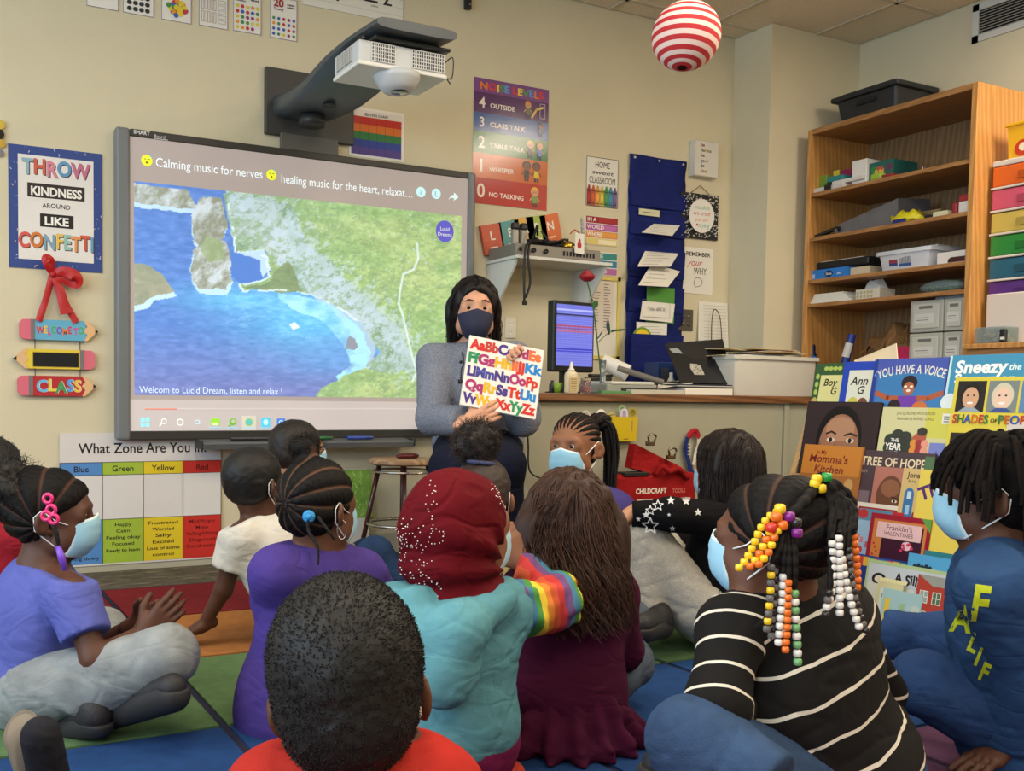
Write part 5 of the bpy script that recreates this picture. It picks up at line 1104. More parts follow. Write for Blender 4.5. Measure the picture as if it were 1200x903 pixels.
# second shelf
t = thing('clear_file_tray', 'grey translucent plastic file case slumped on the second shelf', 'case', (4.85, sy(1000), Z1), G_)
ya, yb = sy(972), sy(1048); MB().hexa([(4.72, yb, Z1), (5.0, yb, Z1), (5.0, ya, Z1), (4.72, ya, Z1), (4.74, yb+.02, Z1+.15), (5.0, yb+.02, Z1+.17), (5.0, ya-.04, Z1+.08), (4.74, ya-.02, Z1+.065)]).build('case', mat('smoky plastic', (104, 104, 108), .25, var=.1, vscale=12), t)
t = thing('long_stapler', 'black long arm stapler at the left of the second shelf', 'stapler', (4.70, sy(965), Z1), G_); ya, yb = sy(955), sy(981)
MB().box((4.69, yb, Z1), (4.72, ya, Z1+.012), .003).hexa([(4.69, yb, Z1+.030), (4.72, yb, Z1+.030), (4.72, ya, Z1+.006), (4.69, ya, Z1+.006), (4.69, yb, Z1+.048), (4.72, yb, Z1+.048), (4.72, ya, Z1+.018), (4.69, ya, Z1+.018)]).build('body', BLK, t); MB().box((4.688, yb+.0, Z1+.010), (4.70, yb+.012, Z1+.034)).build('hinge', mat('screw', 0), t)
t = thing('yellow_bag', 'crumpled yellow bag with a blue label on the second shelf', 'bag', (4.72, sy(1055), Z1), G_); y = sy(1056)
b = MB().ball((4.74, y, Z1+.03), .085, 16, (.6, 1.15, .42)); o = b.build('bag', mat('bag yellow', (216, 204, 40), .4), t, True); MB().box((4.682, y-.03, Z1+.002), (4.69, y+.05, Z1+.026), .003).build('label', c_('navy label', (40, 44, 110)), t)
b = o.data
for v in b.vertices: k = .012*math.sin(v.co.y*90)+.008*math.cos(v.co.x*130); v.co.z = max(Z1-o.parent.location[2]+.001, v.co.z+k)
item('folder_pile', 'pile of patterned folders behind the yellow bag', 'folders', 1040, 1100, Z1+.045, .035, 4.86, .2, mat('patterned', (150, 130, 90), .6, var=.5, vscale=14))
item('olive_pouch', 'olive green pouch at the right of the second shelf', 'pouch', 1075, 1108, Z1, .045, 4.82, .15, c_('olive2', (90, 100, 50)))
item('cream_box', 'small cream carton in front of the olive pouch', 'carton', 1091, 1108, Z1, .028, 4.68, .06, c_('cream card', 0)); item('black_tape', 'black tape box beside the cream carton', 'box', 1081, 1090, Z1, .022, 4.69, .05, BLK)
item('red_can', 'red and white can at the right of the second shelf', 'can', 1112, 1120, Z1, .068, 4.70, .04, c_('red can', (160, 44, 50)), bev=.014); item('white_carton', 'white carton under a red one at the right end of the second shelf', 'carton', 1121, 1133, Z1, .062, 4.70, .1, c_('carton', 0)); item('red_carton', 'red carton on top of the white one at the right end of the second shelf', 'carton', 1121, 1133, Z1+.063, .032, 4.70, .1, c_('red can', 0))
# third shelf
t, a, c = item('blue_wipes_box', 'blue printed box of wipes on the third shelf', 'box', 947, 993, Z2, .058, 4.69, .20, c_('wipes blue', (40, 120, 200)))
A = Art((4.69, c, Z2), (0, -1, 0), (0, 0, 1)); w_ = c-a; A.ell(w_*.55, .029, .028, .018, (20, 40, 70)); A.text('Dixie', w_*.55, .022, .013, (230, 240, 250), bold=1); A.rect(w_*.05, .01, w_*.2, .035, (160, 190, 230)); A.text('200', w_*.8, .02, .012, (240, 240, 240), bold=1); A.build('print', t)
item('wipes_carton_side', 'cream carton beside the blue box on the third shelf', 'carton', 994, 1020, Z2, .050, 4.72, .16, c_('cream carton', (206, 190, 160)))
item('black_case', 'flat black case lying on the blue box', 'case', 946, 1018, Z2+.060, .045, 4.72, .26, mat('black case', (28, 28, 30), .4), bev=.008)
item('white_folder', 'white folder on top of the flat black case', 'folder', 962, 1012, Z2+.106, .008, 4.76, .2, PAPER)
y1, y0 = sy(1030), sy(1092); t = thing('small_white_tub', 'white plastic tub with a printed label on the third shelf', 'tub', (4.8, (y0+y1)/2, Z2), G_); autosmooth(tub(MB(), 4.70, 4.92, y0+.015, y1-.015, Z2, Z2+.105, .014).build('tub', c_('tub2', (206, 208, 214), .35), t), 40)
A = Art((4.697, y1-.01, Z2), (0, -1, 0), (-.11, 0, 1)); A.rect(.06, .025, .11, .062, (150, 60, 70)); A.rect(.06, .025, .11, .040, (50, 70, 130))
for i in range(9): A.rect(.125+.007*i, .035, .128+.007*i, .068, (30, 30, 40))
A.rect(.12, .018, .19, .034, (60, 90, 150)); A.build('label', t)
item('flat_cover', 'grey lid resting on top of the white tub', 'lid', 1048, 1098, Z2+.106, .012, 4.74, .2, c_('lid grey', (180, 180, 182)))
t, a, c = item('cut_out_box', 'white carton with a rounded cut-out at the right of the third shelf', 'carton', 1098, 1131, Z2, .062, 4.69, .12, c_('carton', 0)); A = Art((4.69, c, Z2), (0, -1, 0), (0, 0, 1)); w_ = c-a; A.poly([(w_*.4, .006), (w_, .006), (w_, .032), (w_*.5, .032), (w_*.4, .022)], (70, 40, 36)); A.build('opening', t)
# fourth shelf
for k in range(4): item('paper_ream', ['bottom', 'second', 'third', 'top'][k]+' white ream in the stack at the left of the fourth shelf', 'paper', 947+2*k, 999-3*k, Z3+.015*k, .014, 4.68+.01*k, .24, PAPER, 'reams on the fourth shelf', bev=.001)
t, a, c = item('tissue_box', 'patterned white tissue box with a tissue standing up on the fourth shelf', 'tissue box', 1004, 1032, Z3, .055, 4.68, .13, c_('tissue box', (206, 200, 184)))
A = Art((4.68, c, Z3), (0, -1, 0), (0, 0, 1)); [A.ell(.015+.022*i, .015+.022*j, .008, .008, (180, 172, 130)) for i in range(5) for j in range(2)]; A.build('print', t)
V = []; 
for i in range(9):
    for j in range(5): V.append((4.74+.03*math.sin(i*1.7)+.008*j, c-.01-(c-a)*.9*i/8*(1-.12*j), Z3+.055+.014*j+.006*math.sin(i*2.1+j)))
mobj('tissue', V, [(i*5+j, (i+1)*5+j, (i+1)*5+j+1, i*5+j+1) for i in range(8) for j in range(4)], mat('tissue', (216, 214, 210), .9), t, True)
t = thing('zip_bag', 'clear zip bag of green and orange pieces at the right of the fourth shelf', 'bag', (4.75, sy(1095), Z3), G_); y = sy(1097)
b = MB().ball((4.76, y, Z3+.035), .10, 16, (.5, 1.25, .36)); o = b.build('bag', mat('clear bag', (130, 150, 150), .2, alpha=.55), t, True); b = MB()
for i in range(26): b.ball((4.76+random.uniform(-.03, .03), y+random.uniform(-.08, .08), Z3+.012+random.uniform(0, .02)), .010, 6)
tag(b.build('pieces', mat('bag pieces', (110, 140, 60), .5, var=.6, vscale=60), t), kind='stuff')
# fifth shelf: drawers, brown paper, bottle
for k, (ya_, yb_) in enumerate(((1069, 1108), (1109, 1134))):
    for j in range(2):
        y1, y0 = sy(ya_, 4.69), sy(yb_, 4.69); y0 = max(y0, BY0+.034); z = Z4+.002+.170*j
        t = thing('plastic_drawer_box', ['lower', 'upper'][j]+' grey plastic drawer box '+['with its full front in view', 'against the near side panel'][k]+' on the bookcase', 'drawer box', (4.85, (y0+y1)/2, z), 'grey drawer boxes in the bookcase')
        MB().box((4.69, y0, z), (4.98, y1, z+.165), .006).build('body', mat('drawer grey', (172, 172, 162), .4), t); w_ = y1-y0
        MB().box((4.683, y0+.02, z+.02), (4.69, y1-.02, z+.145), .003).build('drawer', mat('drawer light', (190, 190, 180), .35), t)
        A = Art((4.683, y1, z), (0, -1, 0), (0, 0, 1)); A.rect(w_*.3, .12, w_*.7, .135, (110, 110, 104)); A.rect(w_*.18, .045, w_*.75, .095, (206, 206, 200)); [A.rect(w_*.22, .06+.012*i, w_*.6, .064+.012*i, (140, 120, 120)) for i in range(2)]; A.build('label', t)
item('flat_papers', 'thin stack of blue and white papers on the grey drawer boxes', 'paper', 1098, 1134, Z4+.340, .022, 4.72, .2, mat('flat papers', (150, 156, 170), .7, var=.2, vscale=60))
t = thing('brown_paper', 'crumpled brown wrapping paper on the fifth shelf', 'paper', (4.85, sy(1035), Z4), G_); V = []; F = []
for i in range(15):
    for j in range(9):
        f_ = j/8; y = sy(1003)+(sy(1066)-sy(1003))*i/14; V.append((4.74+.25*f_+.03*math.sin(i*1.3+j), y, Z4+.002+.24*math.sin(math.pi*min(1, f_*.6+.15))*(.55+.45*math.sin(math.pi*i/14))+.02*math.sin(i*2.1+j*1.7)))
F = [(i*9+j, (i+1)*9+j, (i+1)*9+j+1, i*9+j+1) for i in range(14) for j in range(8)]; mobj('sheet', V, F, mat('kraft', (128, 94, 56), .85, var=.15), t, False)
y = sy(955, 4.72); t = thing('dark_bottle', 'dark blue capped bottle at the left of the fifth shelf', 'bottle', (4.72, y, 1.0), G_); MB().lathe((4.72, y, Z4), [(.026, 0), (.028, .01), (.028, .075), (.020, .095), (.020, .125), (.016, .14), (0, .142)], 20).build('body', mat('bottle navy', (30, 40, 66), .35), t, True); MB().lathe((4.72, y, Z4+.03), [(.0288, 0), (.0288, .04)], 20).build('label', c_('wipes blue', 0), t, True)
y = sy(999, 4.76); t = thing('blue_tube', 'blue and white tube leaning beside the brown paper', 'tube', (4.76, y, Z4), G_); MB().tube([(4.76, y+.03, Z4+.005), (4.78, y, Z4+.19)], .022, 14).build('tube', c_('tube blue', (40, 60, 150), .4), t); MB().tube([(4.758, y+.022, Z4+.06), (4.772, y+.008, Z4+.14)], .0225, 14, cap=False).build('label', c_('carton', 0), t)
# ------------------------------------------------ low cabinet with the drawer tower beside the bookcase
t = thing('low_cabinet', 'low oak cabinet behind the book rack beside the bookcase', 'cabinet', (4.8, 2.3, 0)); MB().box((4.62, 1.4, 0), (XR-.005, 3.07, 1.06), .004).build('body', OAKH, t); MB().box((4.60, 1.38, 1.06), (XR-.005, 3.078, 1.085), .003).build('top', OAK, t)
TC = [('orange', (222, 100, 30)), ('pink', (206, 84, 110)), ('yellow', (200, 176, 84)), ('green', (36, 132, 54)), ('teal', (28, 92, 116)), ('purple', (84, 40, 120))]
t = thing('drawer_tower', 'tower of six translucent drawers coloured orange to purple', 'drawer tower', (4.9, 2.9, 1.09)); ty1, ty0 = 3.065, 2.66; zt = 1.955; zh = .112
FRW = mat('tower frame', (214, 206, 196), .35)
MB().box((4.755, ty0, zt-.0), (5.10, ty1, zt+.028), .006).build('lid', FRW, t)
for k, (nm, c) in enumerate(TC):
    z = zt-zh*(k+1)
    d = MB().box((4.752, ty0+.006, z+.012), (5.08, ty1-.006, z+zh-.004), .006).build('drawer', mat('drawer '+nm, c, .3, coat=.3), t); tag(d, '%s drawer' % nm); MB().box((4.745, (ty0+ty1)/2-.07, z+.035), (4.753, (ty0+ty1)/2+.07, z+.075), .003).build('handle', mat('handle '+nm, tuple(int(v*.8) for v in c), .3), d)
    MB().box((4.748, ty0, z), (5.10, ty1, z+.011), .003).build('frame_rail', FRW, t)
MB().box((4.735, ty0+.0, 1.088), (5.09, ty1-.01, zt-zh*5.55), .006).build('base_box', mat('base box white', (206, 196, 186), .6), t)
t = thing('yellow_bucket', 'yellow cardboard tub standing on the drawer tower', 'tub', (4.85, 2.88, zt+.028)); q = onx(1196, 185, 4.85); yb = q[1]-.03
MB().hexa([(4.78, yb-.08, zt+.028), (4.93, yb-.08, zt+.028), (4.93, yb+.045, zt+.028), (4.78, yb+.045, zt+.028), (4.775, yb-.09, zt+.19), (4.935, yb-.09, zt+.19), (4.935, yb+.052, zt+.19), (4.775, yb+.052, zt+.19)]).build('tub', mat('tub yellow', (232, 176, 30), .45), t); MB().box((4.765, yb-.10, zt+.185), (4.945, yb+.062, zt+.20), .004).build('rim', mat('tub yellow', 0), t)
A = Art((4.776, yb+.03, zt+.028), (0, -1, 0), (0, 0, 1)); A.ell(.055, .045, .04, .04, (196, 60, 30)); A.ell(.055, .05, .02, .02, (240, 220, 190)); A.build('print', t)
y1, y0 = onx(1146, 400, 4.66)[1], onx(1183, 400, 4.66)[1]; t = thing('clear_container', 'clear plastic container of bits beside the drawer tower', 'container', (4.7, (y0+y1)/2, 1.086)); MB().box((4.63, y0, 1.086), (4.73, y1, 1.165), .006).build('container', mat('clear bag', 0), t); b = MB()
for i in range(30): b.ball((4.65+random.uniform(0, .06), random.uniform(y0+.015, y1-.015), 1.10+random.uniform(0, .03)), .012, 6)
tag(b.build('bits', mat('bits', (170, 150, 130), .6, var=.4, vscale=40), t), kind='stuff')
q = onx(1175, 405, 4.61); t = thing('black_punch', 'black hand punch with a white label in front of the clear container', 'punch', (4.62, q[1], 1.086)); MB().box((4.605, q[1]-.015, 1.087), (4.625, q[1]+.017, 1.15), .006).build('body', BLK, t); MB().box((4.603, q[1]-.010, 1.10), (4.606, q[1]+.010, 1.112)).build('label', PAPER, t)
# ------------------------------------------------ book rack
RW = wood('rack maple', (182, 142, 92), (194, 154, 104), (2, 9, 12), 2)
t = thing('book_rack', 'slanted wooden display rack holding tiers of picture books', 'book rack', (2.97, 2.1, 0))
ROWS = [(3.03, .955), (2.97, .80), (2.91, .635), (2.85, .48), (2.79, .35)]
for y in (2.60, 1.28):
    P = [(3.17, 0), (3.17, .89), (3.09, .885), (3.035, .80), (2.93, .51), (2.80, .10), (2.79, 0)]; V = [(x, y, z) for x, z in P]+[(x, y+.022, z) for x, z in P]; n = len(P)
    MB().add(V, [tuple(range(n)), tuple(range(2*n-1, n-1, -1))]+[(i, i+n, (i+1) % n+n, (i+1) % n) for i in range(n)]).build('side_panel', RW, t)
for X, zt in ROWS:
    zb = zt-.30 if zt > .36 else .05
    MB().box((X-.040, 1.31, zb), (X+.05, 2.60, zb+.012)).box((X-.050, 1.31, zb), (X-.040, 2.60, zb+.030)).build('shelf', RW, t)
    MB().slab([(X+.044, 1.31, zb+.012), (X+.044, 2.60, zb+.012), (X+.092, 2.60, zb+.26), (X+.092, 1.31, zb+.26)], (1, 0, -.2), .006).build('back_board', RW, t)
MB().box((3.172, 1.31, .02), (3.186, 2.60, .88)).build('rear_panel', RW, t)
TILT = R_(10); sT, cT = math.sin(TILT), math.cos(TILT); BVv = np.array([sT, 0, cT]); BN = np.array([-cT, 0, sT])
PGS = mat('book pages', (220, 212, 194), .8)
def book(px0, py0, px1, X, h, lb, col, dx=0, spine=None, name='picture_book', th=.009, grp='picture books on the display rack', py1=None):
    """book whose top-left corner shows at (px0, py0) and top-right at px1; facing -X; returns Art over the cover and its width"""
    Xt = X+dx; a = onx(px0, py0, Xt); c = onx(px1, py0, Xt); w_ = a[1]-c[1]; zt = a[2] if py1 is None else (a[2]+onx(px1, py1, Xt)[2])/2
    O = np.array([Xt, a[1], zt])-BVv*h; t = thing(name, lb, 'book', O, grp)
    U = np.array([0, -1, 0]); P = [O, O+U*w_, O+U*w_+BVv*h, O+BVv*h]
    MB().slab(P, -BN, .0015).slab([p-BN*(th-.0015) for p in P], -BN, .0015).slab([P[0], P[3], P[3]-BN*th, P[0]-BN*th], (0, -1, 0), .002).build('cover', mat('cover '+str(col), spine or col, .35), t)
    e = .004; Q = [O+U*.002+BVv*e, O+U*(w_-e)+BVv*e, O+U*(w_-e)+BVv*(h-e), O+U*.002+BVv*(h-e)]; MB().slab([p-BN*.0016 for p in Q], -BN, th-.0034).build('pages', PGS, t)
    A = Art(O, U, BVv, lift=.0006); A.rect(0, 0, w_, h, col); A.w, A.h, A.t = w_, h, t
    return A
def fin(A): return A.build('cover_print', A.t, mat('glossy cover print', attr=True, rough=.28))
INK = (40, 30, 34)
# tier A
A = book(957, 426, 1010, 3.03, .27, 'green bordered picture book at the far left of the top tier, lettered Boy', (52, 84, 48), dx=.034)
w_, h = A.w, A.h; A.rect(.03, .03, w_-.02, h-.045, (214, 208, 140)); [A.ell(.016, h-.05-.03*i, .008, .011, (170, 186, 90)) for i in range(6)]; [A.ell(.05+.02*i, h-.02, .010, .008, (170, 186, 90)) for i in range(4)]; A.text('Boy', .075, h-.085, .026, INK, bold=1, slant=.2, align='c'); A.text('G', .095, h-.118, .026, INK, bold=1, slant=.2); fin(A)
A = book(990, 424, 1036, 3.03, .27, 'royal blue picture book lettered Ann on the top tier', (36, 66, 172), dx=.022)
w_, h = A.w, A.h; A.rect(.028, .02, w_, h-.032, (214, 214, 196)); A.text('Ann', .075, h-.085, .03, INK, bold=1, slant=.2); A.text('G', .085, h-.118, .028, INK, bold=1, slant=.2); A.ell(.10, h-.16, .022, .028, (120, 70, 50)); A.ell(.06, h-.15, .02, .02, (200, 190, 80)); fin(A)
A = book(1026, 421, 1060, 3.03, .27, 'plain dark blue picture book behind the voice book', (34, 62, 140), dx=.012); A.text('b', .012, A.h-.06, .02, (150, 180, 220), slant=.3); fin(A)
A = book(1030.5, 421, 1113, 3.03, .27, 'blue picture book lettered YOU HAVE A VOICE with a child spreading both arms', (70, 86, 166), py1=418)
w_, h = A.w, A.h; A.rect(.006, .0, w_-.004, h-.05, (60, 120, 176)); A.text('YOU HAVE A VOICE', w_/2, h-.052, .030, (226, 222, 206), bold=1, width=w_*.95, arc=2.4)
A.poly([(w_/2-.055, h-.20), (w_/2+.055, h-.20), (w_/2+.045, h-.13), (w_/2-.045, h-.13)], (110, 60, 160)); A.line([(w_/2-.04, h-.138), (w_/2-.075, h-.138), (w_/2-.122, h-.120)], .018, (170, 90, 60)); A.line([(w_/2+.04, h-.138), (w_/2+.075, h-.138), (w_/2+.122, h-.120)], .018, (170, 90, 60))
A.ell(w_/2, h-.085, .030, .026, (40, 28, 40)); A.ell(w_/2, h-.105, .021, .024, (170, 100, 66)); A.ell(w_/2, h-.112, .008, .005, (230, 220, 210)); A.ell(w_/2-.045, h-.165, .024, .022, (44, 30, 34)); A.ell(w_/2+.05, h-.17, .028, .022, (196, 110, 60)); A.ell(w_/2-.012, h-.098, .006, .004, (240, 230, 220)); A.ell(w_/2+.010, h-.098, .006, .004, (240, 230, 220)); fin(A)
A = book(1114.5, 417, 1212, 3.03, .27, 'blue picture book lettered Sneezy the Snowman', (66, 140, 176), py1=413)
w_, h = A.w, A.h; A.rect(0, 0, .008, h, (190, 220, 230)); A.text('Sneezy', .105, h-.058, .040, (240, 240, 236), bold=2, width=.165, slant=.1); A.text('the', .215, h-.050, .020, (226, 240, 236), bold=1, slant=.2); A.text('Snowman', .125, h-.092, .030, (236, 240, 236), bold=2, width=.20); A.ell(.02, h-.155, .032, .030, (214, 224, 226)); fin(A)
# tier B
A = book(947.5, 470, 1034, 2.97, .30, 'dark book with a large close-up portrait of a man on its cover', (44, 34, 34), dx=.01)
w_, h = A.w, A.h; A.rect(.004, 0, w_-.002, h-.004, (50, 36, 38)); A.ell(w_*.50, h-.135, .096, .120, (20, 16, 16), 30); A.ell(w_*.51, h-.165, .084, .120, (150, 104, 78), 30); A.line([(w_*.47, h-.150), (w_*.455, h-.19), (w_*.50, h-.205), (w_*.57, h-.205), (w_*.61, h-.19)], .004, (110, 72, 54)); A.line([(w_*.26, h-.15), (w_*.25, h-.2)], .008, (126, 86, 64)); A.ell(w_*.51, h-.10, .060, .045, (172, 128, 98), 24); A.line([(w_*.33, h-.118), (w_*.40, h-.110), (w_*.46, h-.118)], .007, (50, 34, 28)); A.line([(w_*.58, h-.122), (w_*.66, h-.114), (w_*.74, h-.122)], .007, (50, 34, 28))
for u in (w_*.40, w_*.66): A.ell(u, h-.140, .017, .009, (214, 196, 176)); A.ell(u, h-.140, .008, .009, (40, 26, 22))
A.ell(w_*.53, h-.185, .020, .016, (130, 86, 62)); fin(A)
A = book(1035.5, 476, 1122, 2.97, .30, 'pale yellow picture book lettered THE YEAR WE with a dark cloud of leaves', (206, 200, 150), py1=479, dx=-.004)
w_, h = A.w, A.h; A.rect(w_*.62, h-.10, w_, h, (206, 200, 90)); A.text('JACQUELINE WOODSON', w_*.47, h-.024, .010, (120, 110, 70), bold=1, width=w_*.52); A.text('illustrated by RAFAEL LOPEZ', w_*.47, h-.042, .009, (120, 110, 70), bold=1, width=w_*.50); A.rect(w_*.83, h-.052, w_*.94, h-.018, (226, 224, 214)); [A.rect(w_*.85, h-.030-.008*i, w_*.92, h-.027-.008*i, (90, 90, 90)) for i in range(3)]
for i in range(14): q = i*.9; A.ell(w_*.30+.045*math.cos(q)*(.5+.03*i), h-.125+.038*math.sin(q)*(.5+.03*i), .024, .022, (52, 58, 50)); 
A.poly([(w_*.05, h-.20), (w_*.25, h-.09), (w_*.40, h-.10), (w_*.42, h-.20)], (50, 54, 48)); A.poly([(w_*.45, h-.19), (w_*.47, h-.10), (w_*.55, h-.08), (w_*.66, h-.09), (w_*.64, h-.19)], (176, 90, 70)); [A.ell(w_*.50+.02*(i % 3), h-.12-.025*(i//3), .013, .013, [(214, 140, 60), (150, 50, 60), (226, 150, 130)][i % 3]) for i in range(9)]; A.ell(w_*.60, h-.08, .018, .014, (60, 56, 50)); A.rect(w_*.72, h-.20, w_, h-.115, (120, 130, 190)); A.poly([(w_*.72, h-.20), (w_*.82, h-.14), (w_*.95, h-.2)], (80, 80, 150))
A.text('THE', w_*.24, h-.118, .012, (236, 232, 224), bold=1); A.text('YEAR', w_*.23, h-.145, .022, (236, 232, 224), bold=2, width=.058); A.text('WE', w_*.25, h-.162, .012, (236, 232, 224), bold=1); fin(A)
A = book(1120.5, 442, 1224, 2.97, .26, 'book lettered SHADES OF PEOPLE with rows of photographs of children', (214, 196, 70), dx=-.014)
w_, h = A.w, A.h
for j in range(2):
    for i in range(3):
        u, v = .012+.10*i, h-.012-.098-.165*j; cb = [(40, 34, 34), (120, 130, 126), (90, 130, 170)][i]; sk = [(206, 160, 126), (226, 190, 166), (120, 78, 56)][(i+j) % 3]; A.rect(u, v, u+.092, v+.098, cb); A.ell(u+.046, v+.050, .034, .042, [(30, 24, 24), (206, 196, 170), (40, 30, 26)][i]); A.ell(u+.046, v+.044, .026, .034, sk); [A.ell(u+.046+d, v+.052, .004, .003, (50, 36, 30), 8) for d in (-.010, .010)]; A.ell(u+.046, v+.028, .010, .004, (240, 230, 224)); A.poly([(u+.01, v), (u+.03, v+.014), (u+.062, v+.014), (u+.084, v)], [(150, 160, 170), (60, 80, 140), (180, 60, 60)][i])
A.text('SHADES', .068, h-.145, .026, BK, bold=2, width=.115, cols=[(190, 50, 50), (50, 110, 60), (60, 80, 160), (200, 110, 40), (190, 50, 50), (60, 120, 60)]); A.text('OF', .143, h-.142, .012, BK, bold=1); A.text('PEOPLE', .215, h-.145, .026, BK, bold=2, width=.12, cols=[(60, 110, 60), (190, 90, 40), (60, 80, 160), (190, 50, 50), (60, 120, 60)]); fin(A)
A = book(1116, 494, 1180, 2.91, .24, 'picture book of a house with a red banner lettered Rosa Parks', (130, 160, 180), dx=.03)
w_, h = A.w, A.h; A.line([(0, h-.10), (.065, h-.012), (.11, h-.055)], .007, (60, 60, 66)); A.ell(.115, h-.03, .014, .014, (226, 196, 70)); A.rect(.0, h-.17, w_, h-.09, (140, 130, 170)); A.rect(.02, h-.083, w_-.004, h-.052, (150, 36, 34)); A.text('Rosa Parks', w_*.52, h-.076, .016, (226, 196, 140), bold=1, slant=.15, width=.11); A.line([(.01, h-.14), (.06, h-.10), (.12, h-.12)], .006, (70, 66, 90)); fin(A)
A = book(1181, 494, 1224, 2.91, .24, 'cream book lettered Ros in red at the right edge of the rack', (206, 196, 186), dx=.02); w_, h = A.w, A.h; A.text('Rosa', .010, h-.062, .024, (160, 36, 40), bold=2, align='l'); A.ell(.07, h-.15, .04, .05, (120, 90, 80)); fin(A)
# tier C
A = book(943.5, 520, 1012, 2.91, .26, 'orange brown picture book lettered In My Momma\'s Kitchen', (192, 122, 48), py1=524)
w_, h = A.w, A.h; A.rect(.0, h-.20, w_, h-.105, (160, 100, 50)); A.text('In My', w_*.32, h-.032, .014, (140, 40, 30), bold=1); A.text("Momma's", w_*.45, h-.062, .028, (120, 36, 34), bold=1, slant=.12, width=.165); A.text('Kitchen', w_*.48, h-.098, .026, (120, 36, 34), bold=1, slant=.12, width=.125); [A.ell(.03+.045*i, h-.145+.01*math.sin(i*2), .018, .022, [(80, 60, 80), (70, 50, 40), (120, 60, 40), (60, 50, 60), (190, 150, 90)][i % 5]) for i in range(5)]; fin(A)
A = book(943, 568, 1008, 2.91, .20, 'cream picture book with a kitchen drawing under the orange book', (200, 186, 160), dx=-.012); w_, h = A.w, A.h; A.frame(.02, h-.12, .12, h-.015, .004, (150, 130, 110)); A.rect(.03, h-.06, .08, h-.03, (150, 150, 150)); fin(A)
A = book(1008.5, 527, 1097, 2.91, .29, 'dark plum book lettered TREE OF HOPE', (74, 58, 64), dx=.012, py1=531)
w_, h = A.w, A.h; A.text('TREE OF HOPE', w_*.47, h-.052, .030, (226, 206, 170), bold=1, width=w_*.86); A.text('AMY', w_*.10, h-.078, .010, (180, 150, 140)); A.rect(w_*.88, h-.12, w_, h-.01, (80, 110, 76)); A.rect(.0, h-.29, .06, h-.14, (120, 100, 110)); fin(A)
A = book(1026.5, 546, 1065, 2.91, .26, 'book cover with the close-up face of a bald child on pink', (176, 112, 98), dx=-.010); w_, h = A.w, A.h; A.ell(w_*.55, h-.10, .050, .072, (104, 64, 46), 28); A.ell(w_*.55, h-.07, .035, .03, (140, 92, 66), 20); A.line([(w_*.62, h-.098), (w_*.85, h-.104)], .004, (50, 30, 26)); A.ell(w_*.72, h-.112, .010, .005, (220, 206, 190)); A.ell(w_*.72, h-.112, .004, .005, (30, 20, 20)); fin(A)
A = book(1059.5, 548, 1095, 2.91, .26, 'cream book with a blue arched door lettered Jonat', (206, 176, 116), dx=-.018); w_, h = A.w, A.h; A.text('Jonathan', .018, h-.030, .018, INK, bold=1, align='l'); A.text('& his', .022, h-.046, .010, INK, align='l'); A.rect(.016, h-.16, .050, h-.085, (60, 110, 160)); A.ell(.033, h-.085, .017, .022, (60, 110, 160)); A.rect(.026, h-.10, .040, h-.075, (190, 210, 220)); A.rect(.026, h-.15, .040, h-.12, (150, 190, 210)); fin(A)
A = book(1079.5, 550, 1140, 2.91, .26, 'bright yellow book with purple lettering The', (222, 196, 84), dx=-.027); A.text("The", .015, A.h-.10, .042, (84, 40, 110), bold=2, align='l', rot=.42); A.text("m", .085, A.h-.06, .042, (84, 40, 110), bold=2, align='l', rot=.3); fin(A)
# tier D
A = book(1004, 588, 1076, 2.85, .22, 'white edged book with a red and black frame behind the valentines book', (220, 212, 198), dx=.02, py1=595); w_, h = A.w, A.h; A.frame(.012, .0, w_-.012, h-.014, .006, (150, 36, 44)); A.rect(.018, .01, w_-.018, h-.020, (90, 130, 160)); A.ell(.034, h-.038, .018, .016, (180, 50, 50)); A.rect(w_*.62, h-.034, w_*.8, h-.02, (180, 40, 50)); fin(A)
A = book(998.5, 607, 1030, 2.85, .22, 'pale blue book with pink lettering half hidden by the beaded braids', (150, 180, 206), dx=.008); A.text('Va', .035, A.h-.075, .026, (214, 90, 110), bold=1, slant=.2); A.text('&', .07, A.h-.09, .02, (180, 50, 60), bold=1); A.ell(.045, A.h-.10, .012, .012, (190, 60, 60)); A.rect(0, A.h-.20, .1, A.h-.13, (190, 120, 90)); fin(A)
A = book(1022, 600, 1093, 2.85, .215, "red bordered book lettered Franklin's VALENTINES", (150, 26, 48), py1=609)
w_, h = A.w, A.h; A.rect(.014, .0, w_-.012, h-.018, (196, 120, 60)); A.rect(.05, .0, w_-.022, h-.03, (60, 26, 44)); A.poly([(w_-.035, h), (w_, h), (w_, h-.045)], (96, 150, 70)); A.rect(.028, h-.078, w_-.028, h-.026, (222, 180, 180)); A.text("Franklin's", w_/2, h-.050, .017, INK, width=.095); A.text('VALENTINES', w_/2, h-.068, .013, INK, width=.105); [A.ell(.024+.006*(i % 3), h-.10-.012*i, .004, .004, (170, 40, 50), 8) for i in range(7)]; A.ell(w_*.66, h-.095, .018, .014, (226, 190, 200)); [A.ell(w_*.66+.018*math.cos(i), h-.10+.012*math.sin(i*1.7), .006, .005, (200, 60, 90)) for i in range(6)]; fin(A)
A = book(1094, 618, 1112, 2.85, .20, 'white book with a red stripe beside the valentines book', (220, 212, 204), dx=.01); A.rect(A.w*.70, 0, A.w*.95, A.h, (160, 36, 40)); A.ell(.02, A.h-.05, .008, .012, (200, 150, 110)); fin(A)
A = book(1110, 622, 1140, 2.85, .20, 'cream book with a stack of green and orange shapes', (214, 206, 180), dx=.006); [A.ell(.035, A.h-.06-.016*i, .03, .008, [(100, 150, 80), (200, 110, 60), (150, 180, 140)][i % 3]) for i in range(5)]; fin(A)
